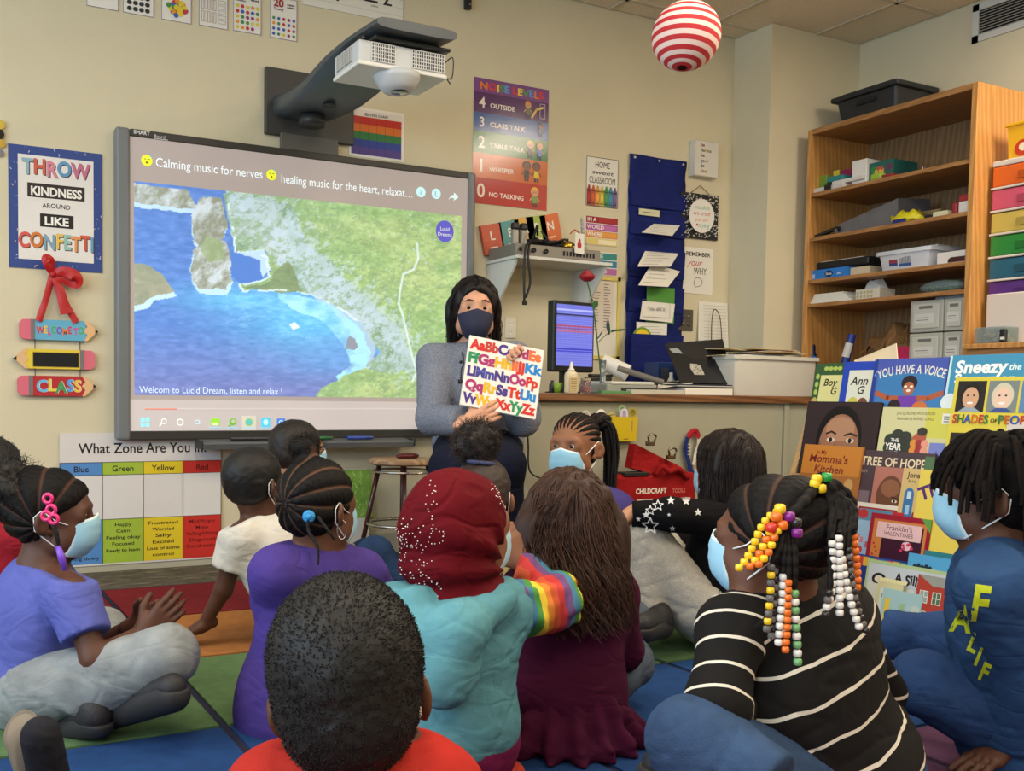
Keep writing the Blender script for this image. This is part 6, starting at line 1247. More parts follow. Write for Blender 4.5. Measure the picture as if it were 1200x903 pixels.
# tier E
A = book(1000, 650, 1068, 2.79, .20, 'blue book with a bright patchwork strip', (40, 60, 130), dx=.02, py1=656); [A.rect(.02+.022*i, A.h-.036, .042+.022*i, A.h-.006, [(196, 70, 60), (220, 170, 60), (90, 140, 70), (120, 60, 130), (60, 120, 170)][i % 5]) for i in range(8)]; fin(A)
A = book(1084, 644, 1140, 2.79, .22, 'teal picture book behind the light blue one', (50, 120, 126), dx=.022); A.ell(.09, A.h-.035, .03, .006, (150, 190, 190)); fin(A)
A = book(1065.5, 650, 1140, 2.79, .22, 'light blue picture book with small dark birds', (84, 158, 200), dx=.014, py1=656); [A.ell(.025+.013*i, A.h-.040+.004*(i % 2), .007, .008, (36, 50, 60), 10) for i in range(5)]; fin(A)
A = book(1000, 664, 1022, 2.79, .22, 'olive green book beside the silly book', (110, 140, 90), dx=.012); A.text('&', .02, A.h-.09, .03, INK, bold=1); fin(A)
A = book(1017.5, 658, 1118, 2.79, .27, 'pale green picture book lettered A Silly with an aeroplane shape', (170, 190, 140), py1=667)
w_, h = A.w, A.h; A.rect(.008, 0, w_, h-.012, (190, 196, 200)); A.text('A Silly', w_*.52, h-.060, .030, INK, bold=2, width=.095, wob=.08); A.ell(.05, h-.06, .026, .020, INK); A.ell(.05, h-.06, .016, .012, (214, 206, 190)); A.rect(.012, 0, w_*.6, h-.075, (206, 206, 190)); fin(A)
A = book(1030, 676, 1060, 2.765, .25, 'cream scalloped book in front of the silly book', (206, 196, 150), dx=-.004); [A.ell(.01+.012*i, A.h-.004, .007, .007, (226, 214, 160), 10) for i in range(8)]; A.rect(.012, .0, A.w-.01, A.h-.03, (210, 212, 200)); A.text('3', .02, A.h-.06, .012, INK); fin(A)
A = book(1077, 672, 1119, 2.765, .27, 'picture book shaped like a red brick house with white windows', (176, 66, 52), dx=-.006)
w_, h = A.w, A.h
A.poly([(0, h), (.02, h-.012), (.05, h-.03), (w_, h-.03), (w_, h), (0, h)], (150, 150, 140))
for i in range(3):
    for j in range(3): u, v = .012+.042*i, h-.085-.062*j; A.rect(u, v, u+.028, v+.038, (226, 220, 206)); A.rect(u+.002, v+.002, u+.026, v+.036, (90, 110, 80) if (i+j) % 2 else (150, 160, 150)); A.rect(u+.013, v, u+.015, v+.038, (230, 226, 214)); A.rect(u, v+.018, u+.028, v+.020, (230, 226, 214))
fin(A)
A = book(1036, 688, 1082, 2.75, .22, 'pale blue picture book with a yellow tab lettered NEW PIG', (160, 190, 190), dx=-.006)
w_, h = A.w, A.h; A.rect(.01, 0, .028, h-.03, (222, 190, 70)); A.text('NEW PIG', .045, h-.10, .012, INK, bold=2, rot=1.57, align='c', width=.07); [A.ell(.075+.02*(i % 3), h-.05-.022*(i//3), .015, .013, [(150, 180, 140), (170, 190, 196), (190, 200, 190)][i % 3]) for i in range(9)]; fin(A)
# behind the rack
t, a, c = item('magenta_box', 'magenta plastic box in the bookcase behind the top of the book rack', 'box', 1050, 1078, Z4, .105, 4.72, .2, c_('magenta box', (190, 30, 90), .4))
t = thing('leaning_folder', 'cream folder leaning on the back of the rack behind the blue books', 'folder', (3.16, 2.35, .88)); P = [onx(1003, 430, 3.19), onx(1052, 424, 3.19), onx(1050, 402, 3.24), onx(1001, 422, 3.24)]; MB().slab(P, (1, 0, 0), .004).build('folder', c_('cream carton', 0), t)
# ================================================================== implicit surfaces for bodies, clothes and hair
def _unit(v): v = np.array(v, float); return v/(np.linalg.norm(v)+1e-12)
class Field:
    def __init__(s, h=.007): s.h = h; s.P = []
    def cone(s, a, b, ra, rb, k=.02, op='u', cut=None, m=0): s.P.append(('c', np.array(a, float), np.array(b, float), ra, rb, k, op, cut, m)); return s
    def chain(s, pts, rs, k=.02, cut=None, m=0):
        for i in range(len(pts)-1): s.cone(pts[i], pts[i+1], rs[i], rs[i+1], k, 'u', cut if i == len(pts)-2 else None, m)
        return s
    def ell(s, c, r, R=None, k=.02, op='u', m=0): s.P.append(('e', np.array(c, float), np.array(r, float)*np.ones(3), R, None, k, op, None, m)); return s
    def plane(s, p, n, k=.004): s.P.append(('p', np.array(p, float), _unit(n), None, None, k, 'i', None, 0)); return s
    def bbox(s, p):
        if p[0] == 'c': r = max(p[3], p[4]); return np.minimum(p[1], p[2])-r, np.maximum(p[1], p[2])+r
        R = np.eye(3) if p[3] is None else p[3]; e = np.abs(R)@p[2]; return p[1]-e, p[1]+e
    def run(s, disp=None, dispamp=0):
        h = s.h; bb = [s.bbox(p) for p in s.P if p[6] == 'u']; lo = np.min([b[0] for b in bb], 0)-4*h-dispamp; hi = np.max([b[1] for b in bb], 0)+4*h+dispamp
        n = np.ceil((hi-lo)/h).astype(int)+1; ax = [lo[i]+h*np.arange(n[i]) for i in range(3)]; F = np.full(n, .08, np.float32)
        for p in s.P:
            k = p[5]
            if p[6] == 'i':
                d = (ax[0][:, None, None]-p[1][0])*p[2][0]+(ax[1][None, :, None]-p[1][1])*p[2][1]+(ax[2][None, None, :]-p[1][2])*p[2][2]
                F = np.maximum(F, d.astype(np.float32)); continue
            a, b = s.bbox(p); pad = k+2.5*h+dispamp; i0 = np.clip(np.floor((a-pad-lo)/h).astype(int), 0, n); i1 = np.clip(np.ceil((b+pad-lo)/h).astype(int)+1, 0, n)
            if (i1 <= i0).any(): continue
            X = ax[0][i0[0]:i1[0], None, None]; Y = ax[1][None, i0[1]:i1[1], None]; Z = ax[2][None, None, i0[2]:i1[2]]
            x, y, z = X-p[1][0], Y-p[1][1], Z-p[1][2]
            if p[0] == 'c':
                ba = p[2]-p[1]; L = ba@ba+1e-12; t = np.clip((x*ba[0]+y*ba[1]+z*ba[2])/L, 0, 1)
                d = np.sqrt((x-ba[0]*t)**2+(y-ba[1]*t)**2+(z-ba[2]*t)**2)-(p[3]+(p[4]-p[3])*t)
                if p[7] is not None:     # flat end just beyond b
                    u = ba/np.sqrt(L); d = np.maximum(d, (X-p[2][0])*u[0]+(Y-p[2][1])*u[1]+(Z-p[2][2])*u[2]-p[7])
            else:
                R = np.eye(3) if p[3] is None else p[3]; r = p[2]
                q = [(x*R[0, i]+y*R[1, i]+z*R[2, i]) for i in range(3)]
                k0 = np.sqrt((q[0]/r[0])**2+(q[1]/r[1])**2+(q[2]/r[2])**2); k1 = np.sqrt((q[0]/r[0]**2)**2+(q[1]/r[1]**2)**2+(q[2]/r[2]**2)**2)+1e-9; d = k0*(k0-1)/k1
            S = (slice(i0[0], i1[0]), slice(i0[1], i1[1]), slice(i0[2], i1[2])); f = F[S]
            if p[6] == 'u': hh = np.maximum(k-np.abs(f-d), 0)/k; F[S] = np.minimum(f, d)-hh*hh*k*.25
            else: d = -d; hh = np.maximum(k-np.abs(f-d), 0)/k; F[S] = np.maximum(f, d)+hh*hh*k*.25
        if disp is not None:
            mk = np.abs(F) < (dispamp+2*h); I = np.nonzero(mk); pts = np.stack([ax[i][I[i]] for i in range(3)], 1); F[mk] += disp(pts).astype(np.float32)
        return nets(F, lo, h)
def nets(F, lo, h):
    S = F < 0; n = np.array(F.shape)
    c = [S[i:n[0]-1+i, j:n[1]-1+j, k:n[2]-1+k] for i in (0, 1) for j in (0, 1) for k in (0, 1)]
    sm = sum(a.astype(np.int8) for a in c); A = (sm > 0) & (sm < 8); I = np.stack(np.nonzero(A), 1); N = len(I)
    idx = np.full(A.shape, -1, np.int32); idx[A] = np.arange(N)
    co = np.array([(i, j, k) for i in (0, 1) for j in (0, 1) for k in (0, 1)]); val = np.stack([F[I[:, 0]+a, I[:, 1]+b, I[:, 2]+c_] for a, b, c_ in co], 1)
    acc = np.zeros((N, 3)); cnt = np.zeros(N)
    for e in range(8):
        for bit in (4, 2, 1):
            if e & bit: continue
            g = e | bit; m = (val[:, e] < 0) != (val[:, g] < 0); t = np.where(m, val[:, e]/(val[:, e]-val[:, g]+1e-12), 0)
            acc += m[:, None]*(co[e]+(co[g]-co[e])*t[:, None]); cnt += m
    V = lo+h*(I+acc/cnt[:, None]); Q = []
    for ax_ in range(3):
        sh = [slice(None)]*3; a = list(sh); b = list(sh); a[ax_] = slice(0, n[ax_]-1); b[ax_] = slice(1, n[ax_]); S0, S1 = S[tuple(a)], S[tuple(b)]
        u, v = [(1, 2), (2, 0), (0, 1)][ax_]; cr = S0 != S1
        inner = [slice(None)]*3; inner[u] = slice(1, n[u]-1); inner[v] = slice(1, n[v]-1)
        E = np.stack(np.nonzero(cr[tuple(inner)]), 1); E[:, u] += 1; E[:, v] += 1
        du = np.zeros(3, int); du[u] = 1; dv = np.zeros(3, int); dv[v] = 1
        q = [E-du-dv, E-dv, E, E-du]; q = [idx[tuple(x.T)] for x in q]; fl = S0[tuple(E.T)]
        q = np.stack(q, 1); q[~fl] = q[~fl][:, ::-1]; Q.append(q)
    Q = np.concatenate(Q); Q = Q[(Q >= 0).all(1)]; return V, Q
def strands(P, r, ns=3, taper=.4):
    """P: (N, M, 3) polylines -> one mesh of thin tapering prisms"""
    N, M, _ = P.shape; T = np.gradient(P, axis=1); T /= np.linalg.norm(T, axis=2, keepdims=True)+1e-9
    ref = np.array([.31, .52, .79]); A = np.cross(T, ref); A /= np.linalg.norm(A, axis=2, keepdims=True)+1e-9; B = np.cross(T, A)
    rr = (np.linspace(1, taper, M)[None, :, None]*np.asarray(r).reshape(-1, 1, 1)) if not (hasattr(r, 'shape') and getattr(r, 'ndim', 0) == 2) else r[..., None]
    V = np.stack([P+rr*(math.cos(2*math.pi*j/ns)*A+math.sin(2*math.pi*j/ns)*B) for j in range(ns)], 2)
    base = (np.arange(N)[:, None, None]*M+np.arange(M-1)[None, :, None])*ns; j = np.arange(ns)[None, None, :]; j2 = (j+1) % ns
    F = np.stack([base+j, base+j2, base+ns+j2, base+ns+j], -1).reshape(-1, 4); return V.reshape(-1, 3), F
def merge(parts):
    V = []; F = []; C = []; n = 0
    for p in parts: V.append(p[0]); F.append(p[1]+n); n += len(p[0]); C.append(p[2] if len(p) > 2 else np.zeros((len(p[0]), 3)))
    return np.concatenate(V), np.concatenate(F), np.concatenate(C)
# ---- head frame: local x = the person's right, y = forward, z = up
class Head:
    def __init__(s, c, fwd, up=(0, 0, 1), sc_=1.0):
        s.c = np.array(c, float); f = _unit(fwd); r = _unit(np.cross(f, up)); s.R = np.array([r, f, np.cross(r, f)]).T; s.s = sc_
    def w(s, p): return s.c+s.s*(np.asarray(p, float)@s.R.T)
    def inv(s, p): return ((np.asarray(p)-s.c)@s.R)/s.s
def head_field(F, H, ears=True):
    S = H.s; e = lambda c, r, k=.02, op='u', R=None: F.ell(H.w(c), np.array(r)*S, H.R if R is None else H.R@R, k*S, op)
    c = lambda a, b, ra, rb, k=.01, op='u': F.cone(H.w(a), H.w(b), ra*S, rb*S, k*S, op)
    e((0, -.012, .030), (.070, .088, .074)); e((0, .026, -.020), (.056, .056, .070), .03); e((0, .045, -.072), (.030, .030, .026), .035)
    for q in (-1, 1):
        e((q*.034, .052, -.035), (.024, .024, .026), .02); e((q*.024, .074, .024), (.022, .010, .008), .014); e((q*.047, .020, -.062), (.018, .026, .022), .03)
        e((q*.042, .064, .004), (.012, .016, .018), .010); e((q*.028, .091, .004), (.0135, .0150, .0062), .006, 's')
        if ears:
            e((q*.081, -.012, -.010), (.008, .020, .029), .006, R=np.array(Matrix.Rotation(q*.62, 3, 'Z'))); e((q*.088, -.004, -.008), (.007, .010, .017), .005, 's')
            e((q*.070, .002, -.032), (.006, .008, .009), .006)
    c((0, .078, .008), (0, .096, -.026), .007, .010, .012)
    for q in (-1, 1): e((q*.010, .090, -.028), (.008, .009, .007), .008)
    c((-.016, .078, -.053), (.016, .078, -.053), .007, .007, .008); c((-.013, .076, -.063), (.013, .076, -.063), .007, .007, .008)
EYE = None
def eyes(H, parent, iris=(46, 28, 20), look=(0, 1, 0)):
    for q in (-1, 1):
        c = H.w((q*.0275, .0680, .0035)); r = .0122*H.s; b = MB().ball(c, r, 22); V = np.array(b.V); d = (V-c)/r; L = H.R@_unit(look); a = d@L
        col = np.where(a[:, None] > .93, np.array(rgb((8, 6, 6))), np.where(a[:, None] > .78, np.array(rgb(iris)), np.array(rgb((222, 214, 206)))))
        mobj('eye', V, b.F, mat('eye', attr=True, rough=.15), parent, True, cols=col)
def mask(H, parent, col=(150, 196, 218), navy=False, drop=0, loops=True):
    nu, nv = 25, 15; V = []; C = []
    for side in (0, 1):
        for j in range(nv):
            v = j/(nv-1)
            for i in range(nu):
                u = -1+2*i/(nu-1); au = abs(u)
                wd = .060-.006*abs(2*v-1)**2 if not navy else .063-.015*v**2
                x = wd*math.sin(u*1.35)/math.sin(1.35); y = .038+(.068 if not navy else .070)*max(0, math.cos(u*1.45))**.75
                y *= 1-.36*(max(0, v-.45)/.55)**2-.05*(max(0, .3-v)/.3)**2
                zt, zb = -.006+.016*(1-au)**1.5, -.098+.010*au
                if navy: zt, zb = -.010+.020*(1-au)**1.3, -.104+.040*au**2
                z = zt+(zb-zt)*v-drop
                if not navy: y += .0022*(1-au**3)*(((v*4) % 1)-.5)
                y -= .0022*side; V.append(H.w((x, y, z))); edge = (v < .07 or v > .93 or au > .955) and not navy
                C.append(rgb((222, 228, 230)) if (edge or (side == 1 and not navy)) else rgb(col))
    F = []; I = lambda s_, j, i: s_*nu*nv+j*nu+i
    for s_ in (0, 1):
        for j in range(nv-1):
            for i in range(nu-1):
                q = (I(s_, j, i), I(s_, j, i+1), I(s_, j+1, i+1), I(s_, j+1, i)); F.append(q if s_ else q[::-1])
    for i in range(nu-1): F.append((I(0, 0, i), I(0, 0, i+1), I(1, 0, i+1), I(1, 0, i))); F.append((I(0, nv-1, i+1), I(0, nv-1, i), I(1, nv-1, i), I(1, nv-1, i+1)))
    for j in range(nv-1): F.append((I(0, j+1, 0), I(0, j, 0), I(1, j, 0), I(1, j+1, 0))); F.append((I(0, j, nu-1), I(0, j+1, nu-1), I(1, j+1, nu-1), I(1, j, nu-1)))
    m = mobj('face_mask', V, F, mat('mask cloth', attr=True, rough=.8, bump=.15, bscale=400), parent, True, cols=np.array(C))
    if loops:
        for q in (-1, 1):
            b = MB(); b.tube([H.w(p) for p in ((q*.059, .042, -.014-drop), (q*.068, .016, -.004), (q*.078, -.014, .020), (q*.080, -.030, .004), (q*.078, -.028, -.026), (q*.072, -.008, -.044), (q*.056, .044, -.088-drop))], .0016*H.s, 6)
            b.build('ear_loop', mat('loop navy' if navy else 'loop white', (60, 60, 80) if navy else (232, 232, 230), .7), m, True)
    return m
def hand_field(F, wr, d, pn, s=1., curl=.5, spread=.25, left=False, thumb=.6):
    """wrist wr, finger direction d, palm normal pn (the way the palm faces)"""
    d = _unit(d); pn = _unit(pn-d*np.dot(pn, d)); sd = np.cross(pn, d)*(1 if left else -1)      # sd points to the thumb side
    W = lambda a, b, c: wr+s*(d*a+sd*b+pn*c)
    F.cone(W(-.03, 0, 0), W(.012, 0, 0), .019*s, .019*s, .01)
    for b in (-.022, -.008, .007, .021): F.cone(W(.010, b*.55, 0), W(.060, b, .002), .012*s, .0105*s, .014*s)
    for i, (b, L) in enumerate(((.0235, .050), (.0085, .056), (-.007, .052), (-.0215, .040))):
        a0 = spread*(b/.024)*.35; p = W(.062, b, .0); ang = curl*.55; dd = d*math.cos(a0)+sd*math.sin(a0); r = (.0078, .008, .0076, .0068)[i]*s
        for f_, rr in ((.45, .96), (.30, .9), (.25, .8)):
            q = p+s*L*f_*1.15*(dd*math.cos(ang)+pn*math.sin(ang)); F.cone(p, q, r, r*rr, .004*s); p = q; r *= rr; ang += curl*.75
    p = W(.018, .020, .004); t1 = W(.040, .040+.006*thumb, .010+.012*curl); t2 = W(.066, .046+.012*thumb, .018+.022*curl); F.cone(p, t1, .012*s, .0095*s, .010*s); F.cone(t1, t2, .0095*s, .0075*s, .004*s)
def folds(p, a, seed=0):
    n1 = snoise(p*np.array([1, 1, 2.2]), 15, 1.1, 5, seed); n2 = snoise(p*np.array([1.6, 1.6, 1]), 27, 1.3, 6, seed+4)
    return a*(.34*np.exp(-(n1/.13)**2)+.22*np.exp(-(n2/.12)**2)+.35*snoise(p, 13, .8, 5, seed+2)-.15)
def skin(name, c): return mat('skin '+name, c, .52, var=.06, vscale=18, bump=.06, bscale=300, spec=.35)
class Person:
    """figure assembled from joints given in world space; one continuous body mesh, garments and hair as children"""
    def __init__(s, label, base, sk, H, J, sc_=1., group=None, h=.0065, female=False):
        s.t = thing('person', label, 'person', (base[0], base[1], base[2] if len(base) > 2 else 0), group); s.sk = sk; s.H = H; s.J = {k: np.array(v, float) for k, v in J.items()}; s.s = sc_; s.h = h
    def torso(s, F, g=0, k=.045, w=1., low=True):
        J, S = s.J, s.s; nk, pv = J['neck'], J['pelvis']; up = _unit(nk-pv); r = _unit(J['shR']-J['shL']); f = _unit(np.cross(up, r)); R = np.array([r, f, up]).T
        L = np.linalg.norm(nk-pv); 
        F.ell(pv+up*L*.70, np.array([.118*w*S+g, .082*S+g, .115*S+g]), R, k); F.ell(pv+up*L*.42, np.array([.108*w*S+g, .080*S+g, .12*S+g]), R, k)
        if low: F.ell(pv+up*.02*S, np.array([.125*w*S+g, .098*S+g, .10*S+g]), R, k)
        F.cone(J['shL']*.82+nk*.18, J['shR']*.82+nk*.18, .040*S+g, .040*S+g, k); F.cone(nk-up*.01, J['shL'], .034*S+g, .036*S+g, .03); F.cone(nk-up*.01, J['shR'], .034*S+g, .036*S+g, .03)
    def body(s, hands=(), ears=True, legs=True, extra=None):
        J, S = s.J, s.s; F = Field(s.h); head_field(F, s.H, ears); s.torso(F, 0)
        hd = s.H.w((0, -.028, -.055)); F.cone(hd, J['neck'], .042*s.H.s, .046*S, .03); F.cone(J['neck'], J['neck']*.8+J['pelvis']*.2, .046*S, .07*S, .04)
        for q in 'LR':
            if 'el'+q in J: F.cone(J['sh'+q], J['el'+q], .036*S, .029*S, .02)
            if 'wr'+q in J: F.cone(J['el'+q], J['wr'+q], .029*S, .019*S, .012)
            if legs and 'kn'+q in J: F.cone(J['hip'+q], J['kn'+q], .062*S, .045*S, .03)
            if legs and 'an'+q in J: F.cone(J['kn'+q], J['an'+q], .045*S, .030*S, .02)
        if extra: extra(F)
        parts = [F.run()]
        for (q, d, pn, cu, sp) in hands:
            S2 = S if S < 1.2 else S*.84; G = Field(.0034); wr = J['wr'+q]; el = J['el'+q]; G.cone(wr+(el-wr)*.25, wr, .0205*S, .0185*S, .01); hand_field(G, wr, np.array(d, float), np.array(pn, float), S2*1.02, cu, sp, q == 'L'); parts.append(G.run())
        V, Fc, _ = merge(parts); o = mobj('body', V, Fc, skin(*s.sk), s.t, True); return o
    def shirt(s, name, m, sleeve=.5, g=.012, hem=0, w=1., neck=.02, fold=.006, parts=None, h=None, long_=None, seed=0, sr=1., hemr=None, extra=None):
        J, S = s.J, s.s; F = Field(h or s.h); s.torso(F, g, w=w)
        for q in 'LR':
            sl = sleeve[q] if isinstance(sleeve, dict) else sleeve
            if 'el'+q not in J or sl <= 0: continue
            a, b = J['sh'+q], J['el'+q]
            if sl <= 1: e = a+(b-a)*sl; F.cone(a, e, (.040*S+g)*sr, (.037*S+g)*sr, .03, cut=0)
            else:
                F.cone(a, b, (.040*S+g)*sr, (.032*S+g)*sr, .03)
                if 'wr'+q in J: c = J['wr'+q]; e = b+(c-b)*(sl-1); F.cone(b, e, (.032*S+g)*sr, (.026*S+g)*sr, .02, cut=0)
        if extra: extra(F)
        nk = J['neck']; up = _unit(nk-J['pelvis'])
        F.plane(nk+up*neck*S, up)
        if hem is not None: F.plane(J['pelvis']-up*(.05+hem)*S, -up)
        fo = lambda p: folds(p, fold, seed)
        V, Q = F.run(fo, fold*1.6); return mobj(name, V, Q, m, s.t, True)
    def trousers(s, name, m, g=.012, fold=.006, w=1., r=(.070, .054, .040), upto=1., extra=None, h=None, seed=5):
        J, S = s.J, s.s; F = Field(h or s.h); up = _unit(J['neck']-J['pelvis']); rr = _unit(J['shR']-J['shL']); R = np.array([rr, _unit(np.cross(up, rr)), up]).T
        F.ell(J['pelvis'], np.array([.128*w*S+g, .100*S+g, .095*S+g]), R, .04)
        for q in 'LR':
            if 'kn'+q in J: F.cone(J['hip'+q], J['kn'+q], r[0]*S+g*.5, r[1]*S+g*.5, .035)
            if 'an'+q in J: F.cone(J['kn'+q], J['an'+q]*upto+J['kn'+q]*(1-upto), r[1]*S+g*.5, r[2]*S+g*.5, .025, cut=0)
        if extra: extra(F)
        fo = lambda p: folds(p, fold, seed)
        V, Q = F.run(fo, fold*1.6); V[:, 2] = np.maximum(V[:, 2], .014); return mobj(name, V, Q, m, s.t, True)
    def shoe(s, an, toe, m, sole, S=1., wide=1.):
        an, toe = np.array(an, float), np.array(toe, float); d = toe-an; L = np.linalg.norm(d); d /= L; F = Field(.005); F.cone(an-d*.015, toe-d*.03, .034*S, .030*S*wide, .03).cone(an+np.array([0, 0, .02]), an, .036*S, .036*S, .02); V, Q = F.run(); V[:, 2] = np.maximum(V[:, 2], .015); o = mobj('shoe', V, Q, m, s.t, True)
        G = Field(.005); G.cone(an-d*.02-(0, 0, .020), toe-d*.025-(0, 0, .018), .038*S, .036*S*wide, .02); V, Q = G.run(); V[:, 2] = np.maximum(V[:, 2], .014); zt = max(an[2], toe[2])-.012
        V[:, 2] = np.minimum(V[:, 2], zt); mobj('sole', V, Q, sole, o, True); return o
HAIR = mat('black hair', (26, 21, 19), .62, var=.25, vscale=60, bump=.7, bscale=240, spec=.3)
HAIRA = mat('strand hair', attr=True, rough=.5, spec=.28)
def scalp(F, H, t=.012, k=.02, back=0, top=0, low=-.045):
    S = H.s
    F.ell(H.w((0, -.016-back*.5, .033+top*.4)), np.array([.072+t, .090+t+back*.5, .076+t+top*.6])*S, H.R, k*S)
    F.ell(H.w((0, -.045, -.015)), np.array([.062+t*.6, .052+t*.6, .052])*S, H.R, .03*S)
    F.ell(H.w((0, .112, -.030)), np.array([.085, .074, .098])*S, H.R, .012*S, 's')            # face opening
    for q in (-1, 1): F.ell(H.w((q*.085, .026, -.052)), np.array([.030, .052, .052])*S, H.R, .012*S, 's'); F.ell(H.w((q*.090, -.006, -.016)), np.array([.030, .030, .036])*S, H.R, .006*S, 's')
    F.plane(H.w((0, 0, low)), -H.R[:, 2]+H.R[:, 1]*.25)
def fuzz(V, N, H, n, L, r, seed=1, curl=1., keep=None):
    """short curly tufts standing on a surface of points V with outward directions from the head centre"""
    g = np.random.default_rng(seed); i = g.integers(0, len(V), n); p = V[i]; d = p-H.w((0, -.01, .02)); d /= np.linalg.norm(d, axis=1)[:, None]; d = d+g.normal(0, .35, (n, 3)); d /= np.linalg.norm(d, axis=1)[:, None]
    a = np.cross(d, [0.2, .3, 1]); a /= np.linalg.norm(a, axis=1)[:, None]; b = np.cross(d, a); ph = g.uniform(0, 6.28, n); M = 4; P = np.zeros((n, M, 3)); Ls = L*g.uniform(.5, 1.1, n)
    for j in range(M): f_ = j/(M-1); w_ = L*.45*curl*f_**.5; q = ph+f_*4.5; P[:, j] = p+d*(Ls*f_)[:, None]*.9+a*(w_*np.cos(q)-w_*np.cos(ph))[:, None]*.6+b*(w_*np.sin(q)-w_*np.sin(ph))[:, None]*.6
    return strands(P, np.full(n, r), 3, .5)
def afro(pr, t=.016, nf=5000, L=.008, back=0, top=0, name='hair', h=.005, low=-.05, col=(24, 20, 18), extra=None, bump=.003, seed=1):
    H = pr.H; F = Field(h); scalp(F, H, t, back=back, top=top, low=low)
    if extra: extra(F)
    V, Q = F.run(lambda p: bump*snoise(p, 150, 1., off=2), bump*2); c0 = np.array(rgb(col)); g = np.random.default_rng(3)
    m1 = (V, Q, np.tile(c0, (len(V), 1)))
    parts = [m1]
    if nf: f = fuzz(V, None, H, nf, L*H.s, .0007*H.s, seed); c = np.repeat(g.uniform(.5, 1.9, nf), 12)[:, None]*c0; parts.append((*f, c))
    V, F_, C = merge(parts); return mobj(name, V, F_, mat('curly hair', attr=True, rough=.95, spec=.05), pr.t, True, cols=C)
def cornrows(pr, n=9, t=.010, name='hair', low=-.05, back=0, extra=None, h=.0035, top=0, axis='y', part=(70, 46, 36)):
    """tight braids from hairline to nape: ridges on the scalp with paler partings"""
    H = pr.H; F = Field(h); scalp(F, H, t, back=back, low=low, top=top)
    if extra: extra(F)
    def ph(p):
        q = H.inv(p)
        a = np.arctan2(q[:, 0], q[:, 2]-.02+1e-6) if axis == 'y' else np.arctan2(q[:, 1]+.02, q[:, 2]+.02)
        u = q[:, 1] if axis == 'y' else q[:, 0]
        return a*n/2, u
    def dsp(p): a, u = ph(p); k = np.abs(np.sin(a)); return .005-.0065*k**.7+.0012*np.sin(u*520+np.sign(np.sin(2*a))*1.5)*k
    V, Q = F.run(dsp, .009); a, u = ph(V); k = np.abs(np.sin(a)); c0 = np.array(rgb((15, 12, 11))); c1 = np.array(rgb(part)); w_ = np.clip((.30-k)/.22, 0, 1)[:, None]
    C = c0*(1-w_)+c1*w_; return mobj(name, V, Q, mat('braided hair', attr=True, rough=.6, spec=.18, bump=.4, bscale=300), pr.t, True, cols=C)
def braid(P, r0, r1, col=(22, 18, 17), n=40, lump=.28, freq=None):
    P = np.array(spline(P, 8)); L = np.concatenate([[0], np.cumsum(np.linalg.norm(np.diff(P, axis=0), axis=1))]); s_ = np.linspace(0, L[-1], n); Q = np.stack([np.interp(s_, L, P[:, i]) for i in range(3)], 1)
    f = freq or (L[-1]/(2.2*r0)); r = (np.linspace(r0, r1, n)*(1-lump+lump*np.abs(np.sin(np.linspace(0, math.pi*f, n)))))[None]; V, F = strands(Q[None], r, 8); return V, F, np.tile(rgb(col), (len(V), 1))
